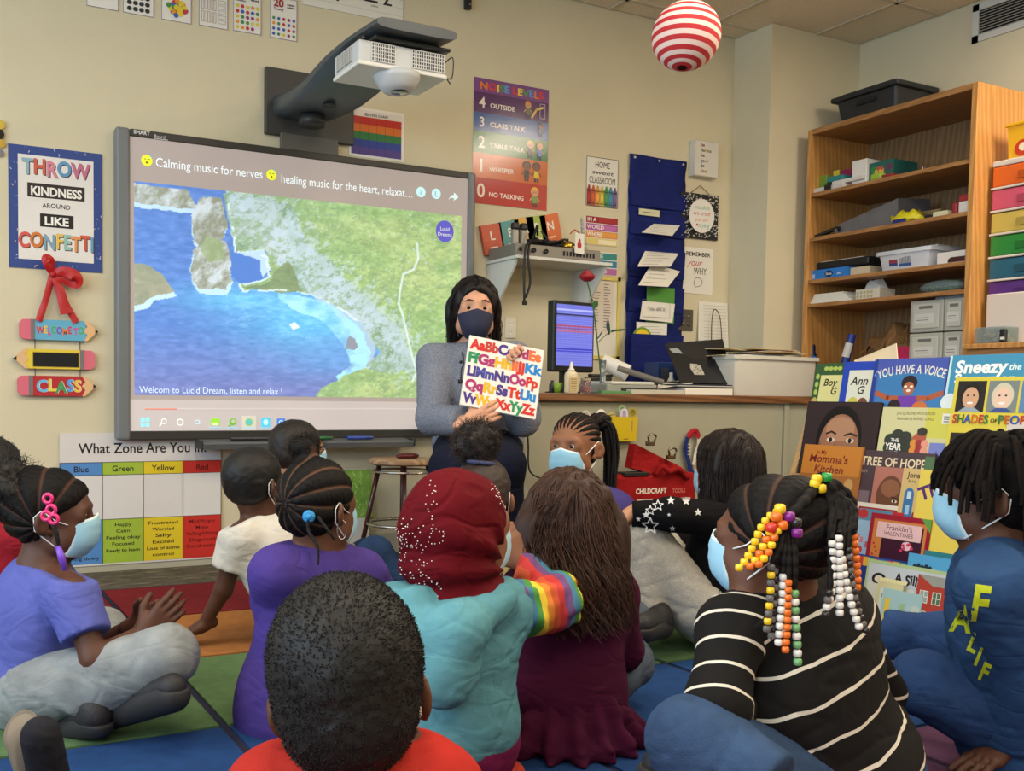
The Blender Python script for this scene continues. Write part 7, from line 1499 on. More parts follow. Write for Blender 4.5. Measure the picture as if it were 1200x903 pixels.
def long_hair(pr, n=1500, L=.34, spread=1.0, col=(40, 26, 20), part=0.0, wav=.012, front=.62, h=.006, r=.0012, vol=.016, lean=None, name='hair', seed=4, tip=1.0, M=12):
    """hair parted on top, flowing over the skull and hanging straight down"""
    H = pr.H; g = np.random.default_rng(seed); S = H.s; F = Field(h); scalp(F, H, vol, low=-.08)
    dn = np.array([0, 0, -1.]); bk = -H.R[:, 1]; bk[2] = 0; bk = _unit(bk); rt = H.R[:, 0].copy(); rt[2] = 0; rt = _unit(rt)
    c = H.w((0, -.018, .028)); off = np.zeros(3) if lean is None else np.array(lean, float)
    K = 5
    for i in range(K):
        f_ = i/(K-1); cc = c+bk*(.012+.035*f_)*S+dn*(.03+(L-.09)*f_)+off*f_; F.ell(cc, np.array([(.076+vol*.8)*spread*(1-.10*f_)*S, (.058+.2*vol)*S*(1-.25*f_), .075*S]), np.array([rt, bk, [0, 0, 1]]).T, .03)
    F.ell(H.w((0, .116, -.022)), np.array([.078, .086, .102])*S, H.R, .012*S, 's')
    V, Q = F.run(lambda p: .004*snoise(p*np.array([1, 1, .15]), 90, .5, 8), .008); c0 = np.array(rgb(col))
    parts = [(V, Q, np.tile(c0*.7, (len(V), 1)))]
    th = g.uniform(-math.pi*front, math.pi*front, n)           # 0 = straight back
    yb = g.uniform(-.075, .055, n); P = np.zeros((n, M, 3)); sgn = np.sign(th); sgn[sgn == 0] = 1
    A = np.array([.074+vol, .092+vol, .078+vol]); y0 = yb*(np.abs(th)/math.pi*1.3+.2).clip(0, 1)*1.0; yy = np.where(np.abs(th) > 1.2, yb+.02, yb-.02)
    z0 = A[2]*np.sqrt(np.clip(1-(yy/A[1])**2, .05, 1)); n0 = np.stack([part+sgn*.004, yy, z0], 1); n1 = np.stack([A[0]*np.sin(th), -A[1]*np.cos(th), np.full(n, -.002)], 1)
    u0, u1 = n0/A, n1/A; u0 /= np.linalg.norm(u0, axis=1)[:, None]; u1 /= np.linalg.norm(u1, axis=1)[:, None]; k = M//3; lay = g.uniform(.96, 1.05, n)
    om = np.arccos(np.clip((u0*u1).sum(1), -1, 1)); so = np.sin(om)+1e-6
    for j in range(k):
        f_ = j/(k-1); u = (np.sin((1-f_)*om)/so)[:, None]*u0+(np.sin(f_*om)/so)[:, None]*u1; P[:, j] = H.w((u*A)*lay[:, None]+np.array([0, -.014, .028]))
    cl = g.normal(0, 1, (24, 2))*.012; ci = g.integers(0, 24, n); ln = L*g.uniform(.78, 1.08, n)*tip; ph = g.uniform(0, 6.28, n); phc = g.uniform(0, 6.28, 24)[ci]
    base = P[:, k-1]; out = base-c; out[:, 2] = 0; on = np.linalg.norm(out, axis=1); out /= on[:, None]
    for j in range(k, M):
        f_ = (j-k+1)/(M-k); w_ = wav*f_**.7
        P[:, j] = base+dn*(ln*f_)[:, None]+out*((spread-1)*.08*f_-.012*f_)+bk*(.03*f_)*1.0+off*f_+rt*(cl[ci, 0]*f_+w_*np.sin(f_*9+phc)+.003*np.sin(ph+f_*14))[:, None]+bk*(cl[ci, 1]*f_+w_*np.cos(f_*8+phc)*.7)[:, None]
    Vs, Fs = strands(P, g.uniform(.8, 1.3, n)*r*S, 3, .5); cv = np.repeat(g.uniform(.55, 1.75, n), M*3)[:, None]*c0; parts.append((Vs, Fs, cv))
    V, F_, C = merge(parts); return mobj(name, V, F_, HAIRA, pr.t, True, cols=C)
# ================================================================== the people
Rt = np.array([math.cos(YAW), -math.sin(YAW), 0]); Fw = np.array([math.sin(YAW), math.cos(YAW), 0]); UP = np.array([0, 0, 1.])
DK = ('deep brown', (84, 52, 38)); DK2 = ('dark brown', (96, 60, 42)); MB_ = ('mid brown', (134, 88, 62)); LT = ('light tan', (190, 138, 106)); ADULT = ('adult fair', (206, 152, 122))
def dirv(r, f, u=0): return _unit(Rt*r+Fw*f+UP*u)
def joints(**k): return {a: at(*b) if len(b) == 3 else b for a, b in k.items()}
DEN = lambda n, c: cloth('denim '+n, c, var=.22, bump=.5, bscale=500)
SNK = mat('sneaker black', (36, 34, 36), .6, var=.1, vscale=60, bump=.4, bscale=150); SOLE = mat('sole white', (206, 200, 190), .6); SOLEB = mat('sole dark', (40, 38, 38), .7)
# ------------------------------------------------ teacher
J = joints(neck=(556, 408, 3.96), pelvis=(560, 524, 3.98), shR=(511, 424, 3.93), shL=(603, 424, 3.93), elR=(507, 490, 3.80), wrR=(548, 495, 3.56), elL=(613, 490, 3.75), wrL=(612, 428, 3.70),
           hipR=(536, 530, 3.9), hipL=(584, 530, 3.9), knR=(528, 549, 3.52), knL=(590, 545, 3.52), anR=(540, 648, 3.62), anL=(592, 648, 3.62))
H = Head(at(556, 363, 3.88), dirv(.03, -1, -.03), (0.02, 0, 1), 1.12)
T = Person('seated woman in a grey knitted sweater and navy mask holding up an alphabet book', (J['pelvis'][0], J['pelvis'][1], 0), ADULT, H, J, 1.38, h=.007)
T.body(hands=[('R', Rt*.90+UP*.38+Fw*.02, Fw*.95+UP*.1, .30, .2), ('L', UP*.55-Rt*.45-Fw*.55, -Fw, 1.0, .2)])
eyes(H, T.t, look=(0, 1, -.05)); mask(H, T.t, (40, 42, 66), navy=True, drop=.010)
bw = MB()
for q in (-1, 1): bw.tube([H.w((q*.013, .091, .027)), H.w((q*.028, .089, .030)), H.w((q*.045, .077, .023))], [.0018, .003, .0015], 6)
bw.build('eyebrow', mat('brow', (44, 30, 26), .8), T.t, True)
KNIT = mat('grey knit', (124, 128, 140), .95, var=.30, vscale=130, bump=1.0, bscale=110, spec=.15, stretch=(1, 1, 2.2))
T.shirt('sweater', KNIT, sleeve={'L': 1.95, 'R': 1.88}, g=.018, hem=.10, fold=.007, neck=.015, h=.007, w=.98, sr=1.02)
o = T.shirt('turtle_collar', KNIT, 0, g=.02, hem=None) if 0 else None
T.trousers('trousers', cloth('navy trousers', (24, 28, 46)), g=.016, h=.008, r=(.062, .050, .042), w=.95)
for q in 'RL': a = J['an'+q]; T.shoe(a+(0, 0, -.0), a-Fw*.13+UP*(-.01), mat('pump black', (26, 24, 26), .3), SOLEB, 1.2)
long_hair(T, n=1000, L=.165, spread=1.10, col=(30, 22, 21), wav=.005, front=.62, vol=.012, r=.0013, seed=11, h=.006, tip=1.0)
b = MB(); c_n = at(556, 413, 3.80); b.tube(spline([at(541, 402, 3.9), at(543, 425, 3.80), at(541, 432, 3.78), at(540, 445, 3.77)], 5), .003, 6); b.ball(at(540, 424, 3.77), .007, 8).box(at(540, 447, 3.77)-.008, at(540, 447, 3.77)+.008); b.build('lanyard', mat('black cable', 0), T.t, True)
# alphabet book held up
cs = [at(539, 473.5, 3.54), at(627.5, 491, 3.58), at(646.8, 413, 3.64), at(551.7, 392.5, 3.60)]
U = cs[1]-cs[0]; Wd = np.linalg.norm(U); N0 = _unit(np.cross(U, cs[3]-cs[0])); Vd = np.cross(N0, _unit(U)); Hh = np.dot(cs[3]-cs[0], Vd)
sh = 0.0; cs = [cs[0], cs[0]+U, cs[0]+U+Vd*Hh, cs[0]+Vd*Hh]
t = thing('alphabet_book', 'square white book covered with colourful upper and lower case letters held by the woman', 'book', cs[0])
MB().slab(cs, -N0, .002).slab([c-N0*.010 for c in cs], -N0, .002).build('cover', mat('book white gloss', (226, 222, 212), .35), t); MB().slab([c*.98+sum(cs)/4*.02-N0*.0021 for c in cs], -N0, .0078).build('pages', PGS, t)
A = Art(cs[0], U, Vd, lift=.0008)
RED, GRE, BLU, PUR, MAG, ORA, YEL = (206, 50, 44), (40, 140, 90), (40, 130, 200), (76, 54, 130), (170, 50, 110), (220, 110, 60), (226, 176, 40)
LR = [('AaBbCcDdEe', [RED, RED, (190, 60, 50), (190, 60, 50), PUR, PUR, MAG, MAG, ORA, ORA]), ('FfGgHhIiJjKk', [GRE, GRE, MAG, MAG, YEL, YEL, ORA, ORA, RED, RED, BLU, BLU]), ('LlMmNnOoPp', [PUR, PUR, (70, 70, 150), (70, 70, 150), PUR, PUR, MAG, MAG, RED, RED]), ('QqRrSsTtUu', [MAG, MAG, YEL, YEL, PUR, PUR, RED, RED, BLU, BLU]), ('VvWwXxYyZz', [PUR, PUR, YEL, YEL, RED, RED, GRE, GRE, RED, RED])]
for i, (s_, cl) in enumerate(LR): v = Hh*(.820-.193*i); A.text(s_, Wd*.50, v, Hh*.135, BK, bold=3, width=Wd*(.94 if i != 1 else .97), cols=cl)
A.build('cover_letters', t)
# ------------------------------------------------ children
# girl at the left in a periwinkle shirt
J = joints(neck=(48, 668, 2.36), pelvis=(30, 808, 2.38), shR=(86, 697, 2.25), shL=(50, 682, 2.50), elR=(110, 772, 2.20), wrR=(166, 742, 2.26), elL=(118, 756, 2.50), wrL=(160, 730, 2.42),
           hipR=(40, 812, 2.28), hipL=(45, 800, 2.48), knR=(196, 768, 2.20), knL=(120, 740, 2.75), anR=(92, 822, 2.24), anL=(150, 815, 2.34))
H = Head(at(64, 604, 2.36), dirv(.97, .14, -.03), sc_=1.02)
k1 = Person('girl in a periwinkle shirt and pale jeans with clasped hands at the left', (J['pelvis'][0], J['pelvis'][1], 0), DK, H, J, 1.0, h=.0068)
k1.body(hands=[('R', Rt*.75+UP*.62+Fw*.2, Fw*.9+UP*.2, .35, .3), ('L', Rt*.85+UP*.45-Fw*.25, -Fw*.8-UP*.1, .7, .2)])
eyes(H, k1.t); mask(H, k1.t)
k1.shirt('shirt', cloth('periwinkle', (92, 100, 188)), sleeve=.62, g=.014, hem=.0, fold=.008, seed=2, sr=1.05)
k1.trousers('jeans', DEN('pale', (150, 154, 152)), g=.014, fold=.011, r=(.072, .056, .046), h=.007)
def tpuff(F): F.cone(H.w((0, -.06, .05)), at(12, 580, 2.38), .050, .045, .03)
cornrows(k1, n=12, t=.008, extra=tpuff, low=-.06, back=.03, axis='x')
V_, Q_ = Field(.007).ell(at(6, 572, 2.34), (.074, .07, .066)).run(lambda p: .008*snoise(p, 70), .014)
g_ = np.random.default_rng(5); nf = 1000; i_ = g_.integers(0, len(V_), nf); P_ = V_[i_][:, None]+np.cumsum(g_.normal(0, .004, (nf, 6, 3)), 1)+(V_[i_]-at(6, 572, 2.34))[:, None]*np.linspace(0, .22, 6)[None, :, None]
a = strands(P_, np.full(nf, .0009), 3); V, F_, C = merge([(V_, Q_, np.tile(rgb((22, 18, 16)), (len(V_), 1))), (*a, np.tile(rgb((34, 26, 22)), (len(a[0]), 1)))]); mobj('hair_puff', V, F_, mat('curly hair', attr=True), k1.t, True, cols=C)
PKH = mat('pink plastic', (226, 50, 120), .3, coat=.3); b = MB()
for (px, py) in ((56, 584), (60, 597), (54, 604), (63, 608)): b.tube([at(px, py, 2.235)+.010*np.array([math.cos(q)*Rt[0], math.cos(q)*Rt[1], math.sin(q)]) for q in np.linspace(0, 6.28, 14)[:-1]], .0045, 6, closed=True)
b.build('pink_hair_ties', PKH, k1.t, True)
V, F_, C = merge([braid([at(59, 608, 2.245), at(66, 625, 2.235), at(70, 645, 2.235), at(76, 662, 2.235)], .007, .004, n=26)]); o = mobj('thin_braid', V, F_, mat('braid hair', attr=True, rough=.6, spec=.2), k1.t, True, cols=C)
MB().tube([at(68, 640, 2.225), at(72, 652, 2.222), at(76, 668, 2.225)], [.006, .009, .005], 8).build('barrette', mat('violet plastic', (116, 70, 190), .3), o, True)
k1.shoe(at(140, 822, 2.24), at(212, 802, 2.12), SNK, SOLEB, 1.05); k1.shoe(at(110, 838, 2.2), at(60, 846, 2.3), SNK, SOLEB, .9)
# partly visible child in red at the left edge
J = joints(neck=(-6, 606, 3.0), pelvis=(-8, 728, 3.0), shR=(22, 630, 2.9), shL=(-40, 626, 3.1), elR=(30, 690, 2.95), wrR=(52, 705, 3.1), hipR=(8, 730, 2.95), hipL=(-25, 730, 3.1), knR=(90, 712, 3.05), knL=(-40, 700, 3.3), anR=(105, 735, 3.2), anL=(20, 745, 3.2))
H = Head(at(-8, 556, 3.0), dirv(.6, .8), sc_=1.0); k2 = Person('child in a red shirt mostly cut off by the left edge of the picture', (J['pelvis'][0], J['pelvis'][1], 0), MB_, H, J, 1.0, h=.008)
k2.body(); k2.shirt('shirt', cloth('crimson', (170, 26, 40)), sleeve=.6, g=.014); k2.trousers('trousers', DEN('grey', (110, 118, 130)), h=.009); afro(k2, t=.012, nf=900, h=.007)
# boy in white t-shirt leaning on his left hand
J = joints(neck=(306, 606, 3.08), pelvis=(352, 712, 3.12), shL=(280, 630, 3.0), shR=(348, 628, 3.17), elL=(262, 690, 3.02), wrL=(238, 733, 3.04), elR=(385, 680, 3.3), wrR=(400, 690, 3.4), hipL=(340, 716, 3.08), hipR=(372, 716, 3.2), knL=(385, 700, 3.45), knR=(430, 690, 3.35), anL=(340, 726, 3.5), anR=(470, 722, 3.5))
H = Head(at(300, 566, 3.06), dirv(.55, .83), sc_=1.0); k3 = Person('boy in a white t-shirt with short black hair leaning on one straight arm', (J['pelvis'][0], J['pelvis'][1], 0), DK, H, J, .98, h=.0075)
k3.body(hands=[('L', -Rt*.75-Fw*.2-UP*.30, -UP, .12, .5)]); k3.shirt('t_shirt', cloth('white tee', (226, 220, 206)), sleeve=.60, g=.016, fold=.007, hem=-.02, sr=1.1); k3.trousers('trousers', cloth('black pants', (24, 26, 38)), h=.008)
afro(k3, t=.010, nf=0, h=.005, back=.012, col=(16, 14, 14), bump=.001); mask(H, k3.t)
# boy behind, facing right
J = joints(neck=(352, 572, 3.58), pelvis=(378, 688, 3.6), shL=(322, 590, 3.7), shR=(380, 590, 3.5), elR=(398, 640, 3.5), wrR=(410, 650, 3.6), hipL=(372, 690, 3.68), hipR=(382, 692, 3.5), knL=(430, 650, 3.75), knR=(440, 648, 3.5), anL=(470, 700, 3.75), anR=(478, 700, 3.5))
H = Head(at(350, 528, 3.55), dirv(.88, .42), sc_=1.0); k4 = Person('boy with cropped dark hair and blue jeans sitting close to the whiteboard', (J['pelvis'][0], J['pelvis'][1], 0), LT, H, J, 1.0, h=.0065)
k4.body(); eyes(H, k4.t); mask(H, k4.t); k4.shirt('shirt', cloth('cream shirt', (196, 186, 166)), sleeve=1.9, h=.008); k4.trousers('jeans', DEN('blue', (40, 66, 104)), h=.008, fold=.010); afro(k4, t=.006, nf=600, L=.003, h=.005, col=(30, 24, 20), bump=.001); k4.shoe(J['anR']+(0, 0, .02), J['anR']+Rt*.12, SNK, SOLE)
# girl in the purple dress
J = joints(neck=(374, 646, 2.33), pelvis=(348, 812, 2.36), shL=(322, 672, 2.25), shR=(425, 676, 2.42), elL=(318, 740, 2.42), wrL=(350, 760, 2.6), elR=(452, 706, 2.60), wrR=(470, 730, 2.75), hipL=(330, 818, 2.4), hipR=(375, 818, 2.45), knL=(330, 790, 2.72), knR=(430, 790, 2.8), anL=(400, 815, 2.8), anR=(360, 820, 2.75))
H = Head(at(374, 594, 2.32), dirv(.62, .78), sc_=1.0); k5 = Person('girl in a purple dress with a blue hair bobble at the nape', (J['pelvis'][0], J['pelvis'][1], 0), DK2, H, J, 1.0, h=.0075)
k5.body(); mask(H, k5.t)
def dress(F): p = J['pelvis']; F.cone(J['neck']*.35+p*.65, p-UP*.045, .105, .150, .05)
PUR_ = cloth('purple dress', (78, 58, 146)); k5.shirt('dress', PUR_, sleeve=.45, g=.017, fold=.006, hem=.045, extra=dress, seed=4)
k5.trousers('leggings', mat('pattern leggings', (130, 60, 100), .8, var=.7, vscale=60), h=.008)
def puff5(F): F.ell(at(356, 524, 2.33), np.array([.038, .040, .028]), None, .02); F.cone(H.w((0, -.02, .10)), at(358, 530, 2.33), .02, .02, .02)
cornrows(k5, n=11, t=.010, extra=puff5, low=-.055, part=(92, 64, 48))
pc = at(355, 523, 2.34); V_, Q_ = Field(.005).ell(pc, (.036, .036, .026)).run(lambda p: .004*snoise(p, 110), .008)
nf = 900; i_ = g_.integers(0, len(V_), nf); P_ = V_[i_][:, None]+np.cumsum(g_.normal(0, .0026, (nf, 5, 3)), 1)+(V_[i_]-pc)[:, None]*np.linspace(0, .3, 5)[None, :, None]; a = strands(P_, np.full(nf, .0008), 3)
V, F_, C = merge([(V_, Q_, np.tile(rgb((28, 21, 18)), (len(V_), 1))), (*a, np.tile(rgb((44, 32, 27)), (len(a[0]), 1)))]); mobj('hair_puff', V, F_, mat('curly hair', attr=True), k5.t, True, cols=C)
b = MB(); c = at(362, 605, 2.215); b.tube([c+.008*np.array([math.cos(q)*Rt[0], math.cos(q)*Rt[1], math.sin(q)]) for q in np.linspace(0, 6.28, 18)[:-1]], .007, 8, closed=True); b.ball(c-Fw*.004, .008, 10); b.build('blue_hair_bobble', mat('blue bobble', (50, 140, 196), .6, bump=.5, bscale=200), k5.t, True)
V, F_, C = merge([braid([c, c-UP*.03-Fw*.01, at(372, 640, 2.19), at(373, 662, 2.18)], .006, .0025, n=30), braid([c+Rt*.02, at(385, 622, 2.2), at(392, 632, 2.2)], .005, .003, n=14)]); mobj('thin_braid', V, F_, mat('braid hair', attr=True), k5.t, True, cols=C)
e = H.w((.084, -.012, -.045)); MB().tube([e+.022*np.array([math.cos(q)*Rt[0]*.5, math.cos(q)*Rt[1]*.5, math.sin(q)]) for q in np.linspace(0, 6.28, 26)[:-1]], .0015, 6, closed=True).build('hoop_earring', mat('earring steel', (200, 196, 190), .2, 1), k5.t, True)
# child with one round puff in front of the teacher
J = joints(neck=(565, 632, 2.78), pelvis=(562, 742, 2.8), shL=(520, 652, 2.78), shR=(608, 650, 2.8), elL=(515, 700, 2.85), wrL=(530, 720, 3.0), elR=(612, 700, 2.85), wrR=(600, 720, 3.0), hipL=(545, 745, 2.8), hipR=(580, 745, 2.8), knL=(510, 735, 3.05), knR=(625, 735, 3.05), anL=(570, 745, 3.1), anR=(560, 750, 3.05))
H = Head(at(566, 582, 2.78), dirv(.25, .96, .1), sc_=1.0); k6 = Person('child with one round puff of dark hair seen from behind below the teacher', (J['pelvis'][0], J['pelvis'][1], 0), MB_, H, J, 1.0, h=.007)
k6.body(); k6.shirt('shirt', cloth('butter shirt', (196, 176, 110)), sleeve=.7, h=.008); k6.trousers('trousers', DEN('grey', 0), h=.009); mask(H, k6.t)
afro(k6, t=.008, nf=0, h=.005, col=(46, 32, 26), bump=.0015)
pc = at(558, 518, 2.76); V_, Q_ = Field(.006).ell(pc, (.064, .064, .058)).cone(H.w((0, -.03, .09)), pc, .03, .04, .02).run(lambda p: .006*snoise(p, 90), .010)
nf = 1600; i_ = g_.integers(0, len(V_), nf); P_ = V_[i_][:, None]+np.cumsum(g_.normal(0, .0032, (nf, 6, 3)), 1)+(V_[i_]-pc)[:, None]*np.linspace(0, .16, 6)[None, :, None]; a = strands(P_, np.full(nf, .0009), 3)
V, F_, C = merge([(V_, Q_, np.tile(rgb((28, 21, 19)), (len(V_), 1))), (*a, np.tile(rgb((52, 38, 32)), (len(a[0]), 1)))]); mobj('hair_puff', V, F_, mat('curly hair', attr=True), k6.t, True, cols=C)
b = MB(); c = H.w((0, -.035, .105)); b.tube([c+np.array([.036*math.cos(q), .036*math.sin(q), -.004*math.cos(q)]) for q in np.linspace(0, 6.28, 30)[:-1]], .006, 8, closed=True); b.build('hair_band', cloth('band grey blue', (70, 76, 110)), k6.t, True)
# girl turned towards the camera
J = joints(neck=(683, 575, 3.24), pelvis=(694, 712, 3.26), shR=(648, 596, 3.24), shL=(724, 598, 3.22), elR=(644, 650, 3.2), wrR=(660, 690, 3.0), elL=(728, 655, 3.2), wrL=(710, 690, 3.0), hipR=(680, 714, 3.24), hipL=(710, 714, 3.24), knR=(640, 716, 3.0), knL=(745, 716, 3.0), anR=(700, 730, 2.98), anL=(690, 732, 3.05))
H = Head(at(673, 523, 3.20), dirv(-.56, -.80, .0), sc_=1.02); k9 = Person('girl with a long braided ponytail and blue mask looking back towards the viewer', (J['pelvis'][0], J['pelvis'][1], 0), MB_, H, J, 1.0, h=.005)
k9.body(); eyes(H, k9.t, look=(.12, 1, .02)); mask(H, k9.t, (140, 190, 214), drop=.010); k9.shirt('shirt', cloth('violet shirt', (70, 60, 130)), sleeve=.7, h=.008); k9.trousers('trousers', DEN('grey', 0), h=.009)
def pony9(F): F.ell(at(703, 494, 3.28), np.array([.042, .036, .032]), None, .02)
cornrows(k9, n=23, t=.0, extra=pony9, low=-.05, h=.003)
PB_ = []
for i in range(16):
    q = i*2.4; r0 = .010+.012*(i % 3)/2; o_ = np.array([math.cos(q)*r0, math.sin(q)*r0, 0]); PB_.append(braid([at(702, 490, 3.26)+o_*.4, at(712, 500, 3.27)+o_*.9, at(714+.5*i % 4, 530, 3.27)+o_, at(713+i % 5, 565, 3.26)+o_, at(712+.8*(i % 6), 600+3*(i % 4), 3.25)+o_*.9], .0068, .0045, n=64, col=(20, 17, 17)))
V, F_, C = merge(PB_); mobj('ponytail_braids', V, F_, mat('braid hair', attr=True), k9.t, True, cols=C)
# girl with very long dark hair, black star sleeve and grey sweatpants
J = joints(neck=(853, 597, 3.08), pelvis=(826, 712, 3.10), shL=(832, 608, 2.96), shR=(858, 606, 3.22), elL=(785, 603, 2.90), wrL=(738, 602, 2.92), elR=(810, 640, 3.3), wrR=(775, 630, 3.3), hipL=(812, 708, 3.02), hipR=(820, 705, 3.2), knL=(748, 624, 2.98), knR=(770, 640, 3.30), anL=(762, 716, 3.00), anR=(745, 700, 3.25))
H = Head(at(850, 550, 3.08), dirv(-.50, .87), sc_=1.02); k10 = Person('girl with waist long dark hair, black star patterned sleeve and pale grey sweatpants', (J['pelvis'][0], J['pelvis'][1], 0), LT, H, J, 1.0, h=.0085)
k10.body(hands=[('L', -Rt*.7-UP*.6, -UP*.6+Rt*.4, .5, .2)]); mask(H, k10.t, (140, 180, 206))
k10.shirt('black_top', cloth('black top', (20, 19, 21)), sleeve=1.95, g=.014, h=.007, fold=.007)
k10.trousers('sweatpants', mat('heather grey', (186, 180, 168), .95, var=.12, vscale=160, bump=.5, bscale=260), g=.02, fold=.010, r=(.080, .060, .046), h=.007)
nd = _unit(np.cross(J['elL']-J['shL'], J['wrL']-J['shL'])+1e-4); tw = -Fw
def star(A, u, v, r, col, ol=False):
    P = [((r if i % 2 == 0 else r*.45)*math.sin(i*math.pi/5), (r if i % 2 == 0 else r*.45)*math.cos(i*math.pi/5)) for i in range(10)]
    if ol: A.line([(u+a, v+b_) for a, b_ in P+[P[0]]], r*.16, col)
    else: A.poly([(u+a, v+b_) for a, b_ in P], col)
k8_star = []
for px, py, r, ol in ((757, 603, .0115, 0), (762, 598, .014, 1), (771, 592, .016, 1), (786, 586, .013, 0), (762, 616, .024, 1), (784, 603, .006, 0), (804, 587, .013, 0), (788, 619, .009, 0), (748, 608, .008, 0), (818, 600, .012, 0)):
    tt = 2.905 if px < 790 else 2.925
    A = Art(at(px, py, tt-.055), Rt, UP+Fw*.15); star(A, 0, 0, r, (206, 204, 204), ol); k8_star.append(A)
mobj('star_prints', np.concatenate([np.array(a.P) for a in k8_star]), [tuple(i+sum(len(x.P) for x in k8_star[:n]) for i in f) for n, a in enumerate(k8_star) for f in a.F], PRINT, k10.t, cols=np.concatenate([np.array(a.C) for a in k8_star]))
long_hair(k10, n=1100, L=.42, spread=1.02, col=(34, 24, 20), wav=.010, front=.60, vol=.018, r=.0014, seed=21, lean=-Rt*.02)
k10.shoe(at(772, 726, 2.96), at(748, 732, 2.80), SNK, SOLEB, 1.05); k10.shoe(at(745, 712, 3.2), at(735, 716, 3.1), SNK, SOLE, .9)
# girl in the maroon dress
J = joints(neck=(668, 668, 2.28), pelvis=(660, 812, 2.26), shL=(612, 700, 2.25), shR=(716, 698, 2.28), elL=(606, 765, 2.38), wrL=(620, 790, 2.55), elR=(727, 760, 2.36), wrR=(715, 790, 2.52), hipL=(640, 815, 2.3), hipR=(685, 815, 2.3), knL=(600, 800, 2.62), knR=(736, 775, 2.50), anL=(690, 815, 2.65), anR=(660, 820, 2.62))
H = Head(at(666, 615, 2.27), dirv(.02, 1, .0), sc_=1.04); k8 = Person('girl in a maroon dress with thick wavy brown hair seen from behind', (J['pelvis'][0], J['pelvis'][1], 0), LT, H, J, 1.02, h=.009)
k8.body()
def dress8(F): p = J['pelvis']; F.cone(J['neck']*.30+p*.70, p-UP*.03, .100, .150, .06); F.ell(p-UP*.055, (.175, .16, .05), None, .06)
def dresslow(F): p = J['pelvis']; F.cone(p+UP*.03, p-UP*.06, .125, .160, .04); F.ell(p-UP*.085-Fw*.0, (.188, .17, .022), None, .05)
MR = cloth('maroon', (78, 16, 48), var=.1); k8.shirt('dress', MR, sleeve=1.7, g=.017, hem=-.01, fold=.006, extra=lambda F: F.cone(J['neck']*.3+J['pelvis']*.7, J['pelvis'], .100, .128, .05), sr=1.05)
F = Field(.006); dresslow(F); F.plane(J['pelvis']+UP*.045, UP)
V, Q = F.run(lambda p: .010*np.sin(np.arctan2(p[:, 1]-J['pelvis'][1], p[:, 0]-J['pelvis'][0])*17+8*p[:, 2])*np.clip((J['pelvis'][2]+.04-p[:, 2])/.1, 0, 1)+.006*snoise(p, 40), .02); V[:, 2] = np.maximum(V[:, 2], .015); mobj('ruffled_skirt', V, Q, MR, k8.t, True)
k8.trousers('jeans', DEN('slate', (78, 90, 104)), h=.008, g=.010)
long_hair(k8, n=1700, L=.235, spread=1.34, col=(64, 42, 32), wav=.026, front=.74, vol=.022, r=.0013, seed=31)
# girl in the dark red hijab and turquoise hoodie
J = joints(neck=(533, 692, 1.97), pelvis=(530, 868, 1.97), shL=(474, 716, 1.90), shR=(592, 716, 2.02), elL=(462, 790, 2.02), wrL=(480, 830, 2.15), elR=(652, 706, 2.08), wrR=(618, 662, 2.20), hipL=(510, 875, 2.0), hipR=(555, 875, 2.02), knL=(470, 860, 2.3), knR=(600, 850, 2.36), anL=(560, 880, 2.35), anR=(520, 880, 2.32))
H = Head(at(545, 617, 1.97), dirv(.74, .67, -.02), sc_=1.04); k7 = Person('girl in a dark red rhinestone hijab with one rainbow sleeve raised', (J['pelvis'][0], J['pelvis'][1], 0), MB_, H, J, 1.03, h=.007)
k7.body(ears=False, hands=[('R', UP*.7-Rt*.5+Fw*.2, Fw, .6, .2)]); mask(H, k7.t, (170, 204, 220))
TQ = cloth('turquoise', (92, 158, 172), var=.08); 
def hood7(F):
    F.cone(at(590, 700, 1.93), at(540, 735, 1.83), .028, .040, .03); F.cone(at(540, 735, 1.83), at(492, 745, 1.82), .040, .034, .03); F.cone(at(535, 745, 1.81), at(520, 800, 1.80), .045, .040, .04); F.ell(at(525, 790, 1.81), (.062, .035, .050), None, .03)
k7.shirt('hoodie', TQ, sleeve={'L': 1.9, 'R': 0}, g=.018, fold=.009, hem=.03, extra=hood7, seed=6, sr=1.1, w=1.0, h=.0055)
F = Field(.006); up = _unit(J['neck']-J['pelvis']); F.ell(J['pelvis']-up*.075, (.156, .126, .030), None, .02); V, Q = F.run(lambda p: .004*snoise(p, 40), .008); V[:, 2] = np.maximum(V[:, 2], .015); mobj('hoodie_hem', V, Q, cloth('coral hem', (206, 62, 44)), k7.t, True)
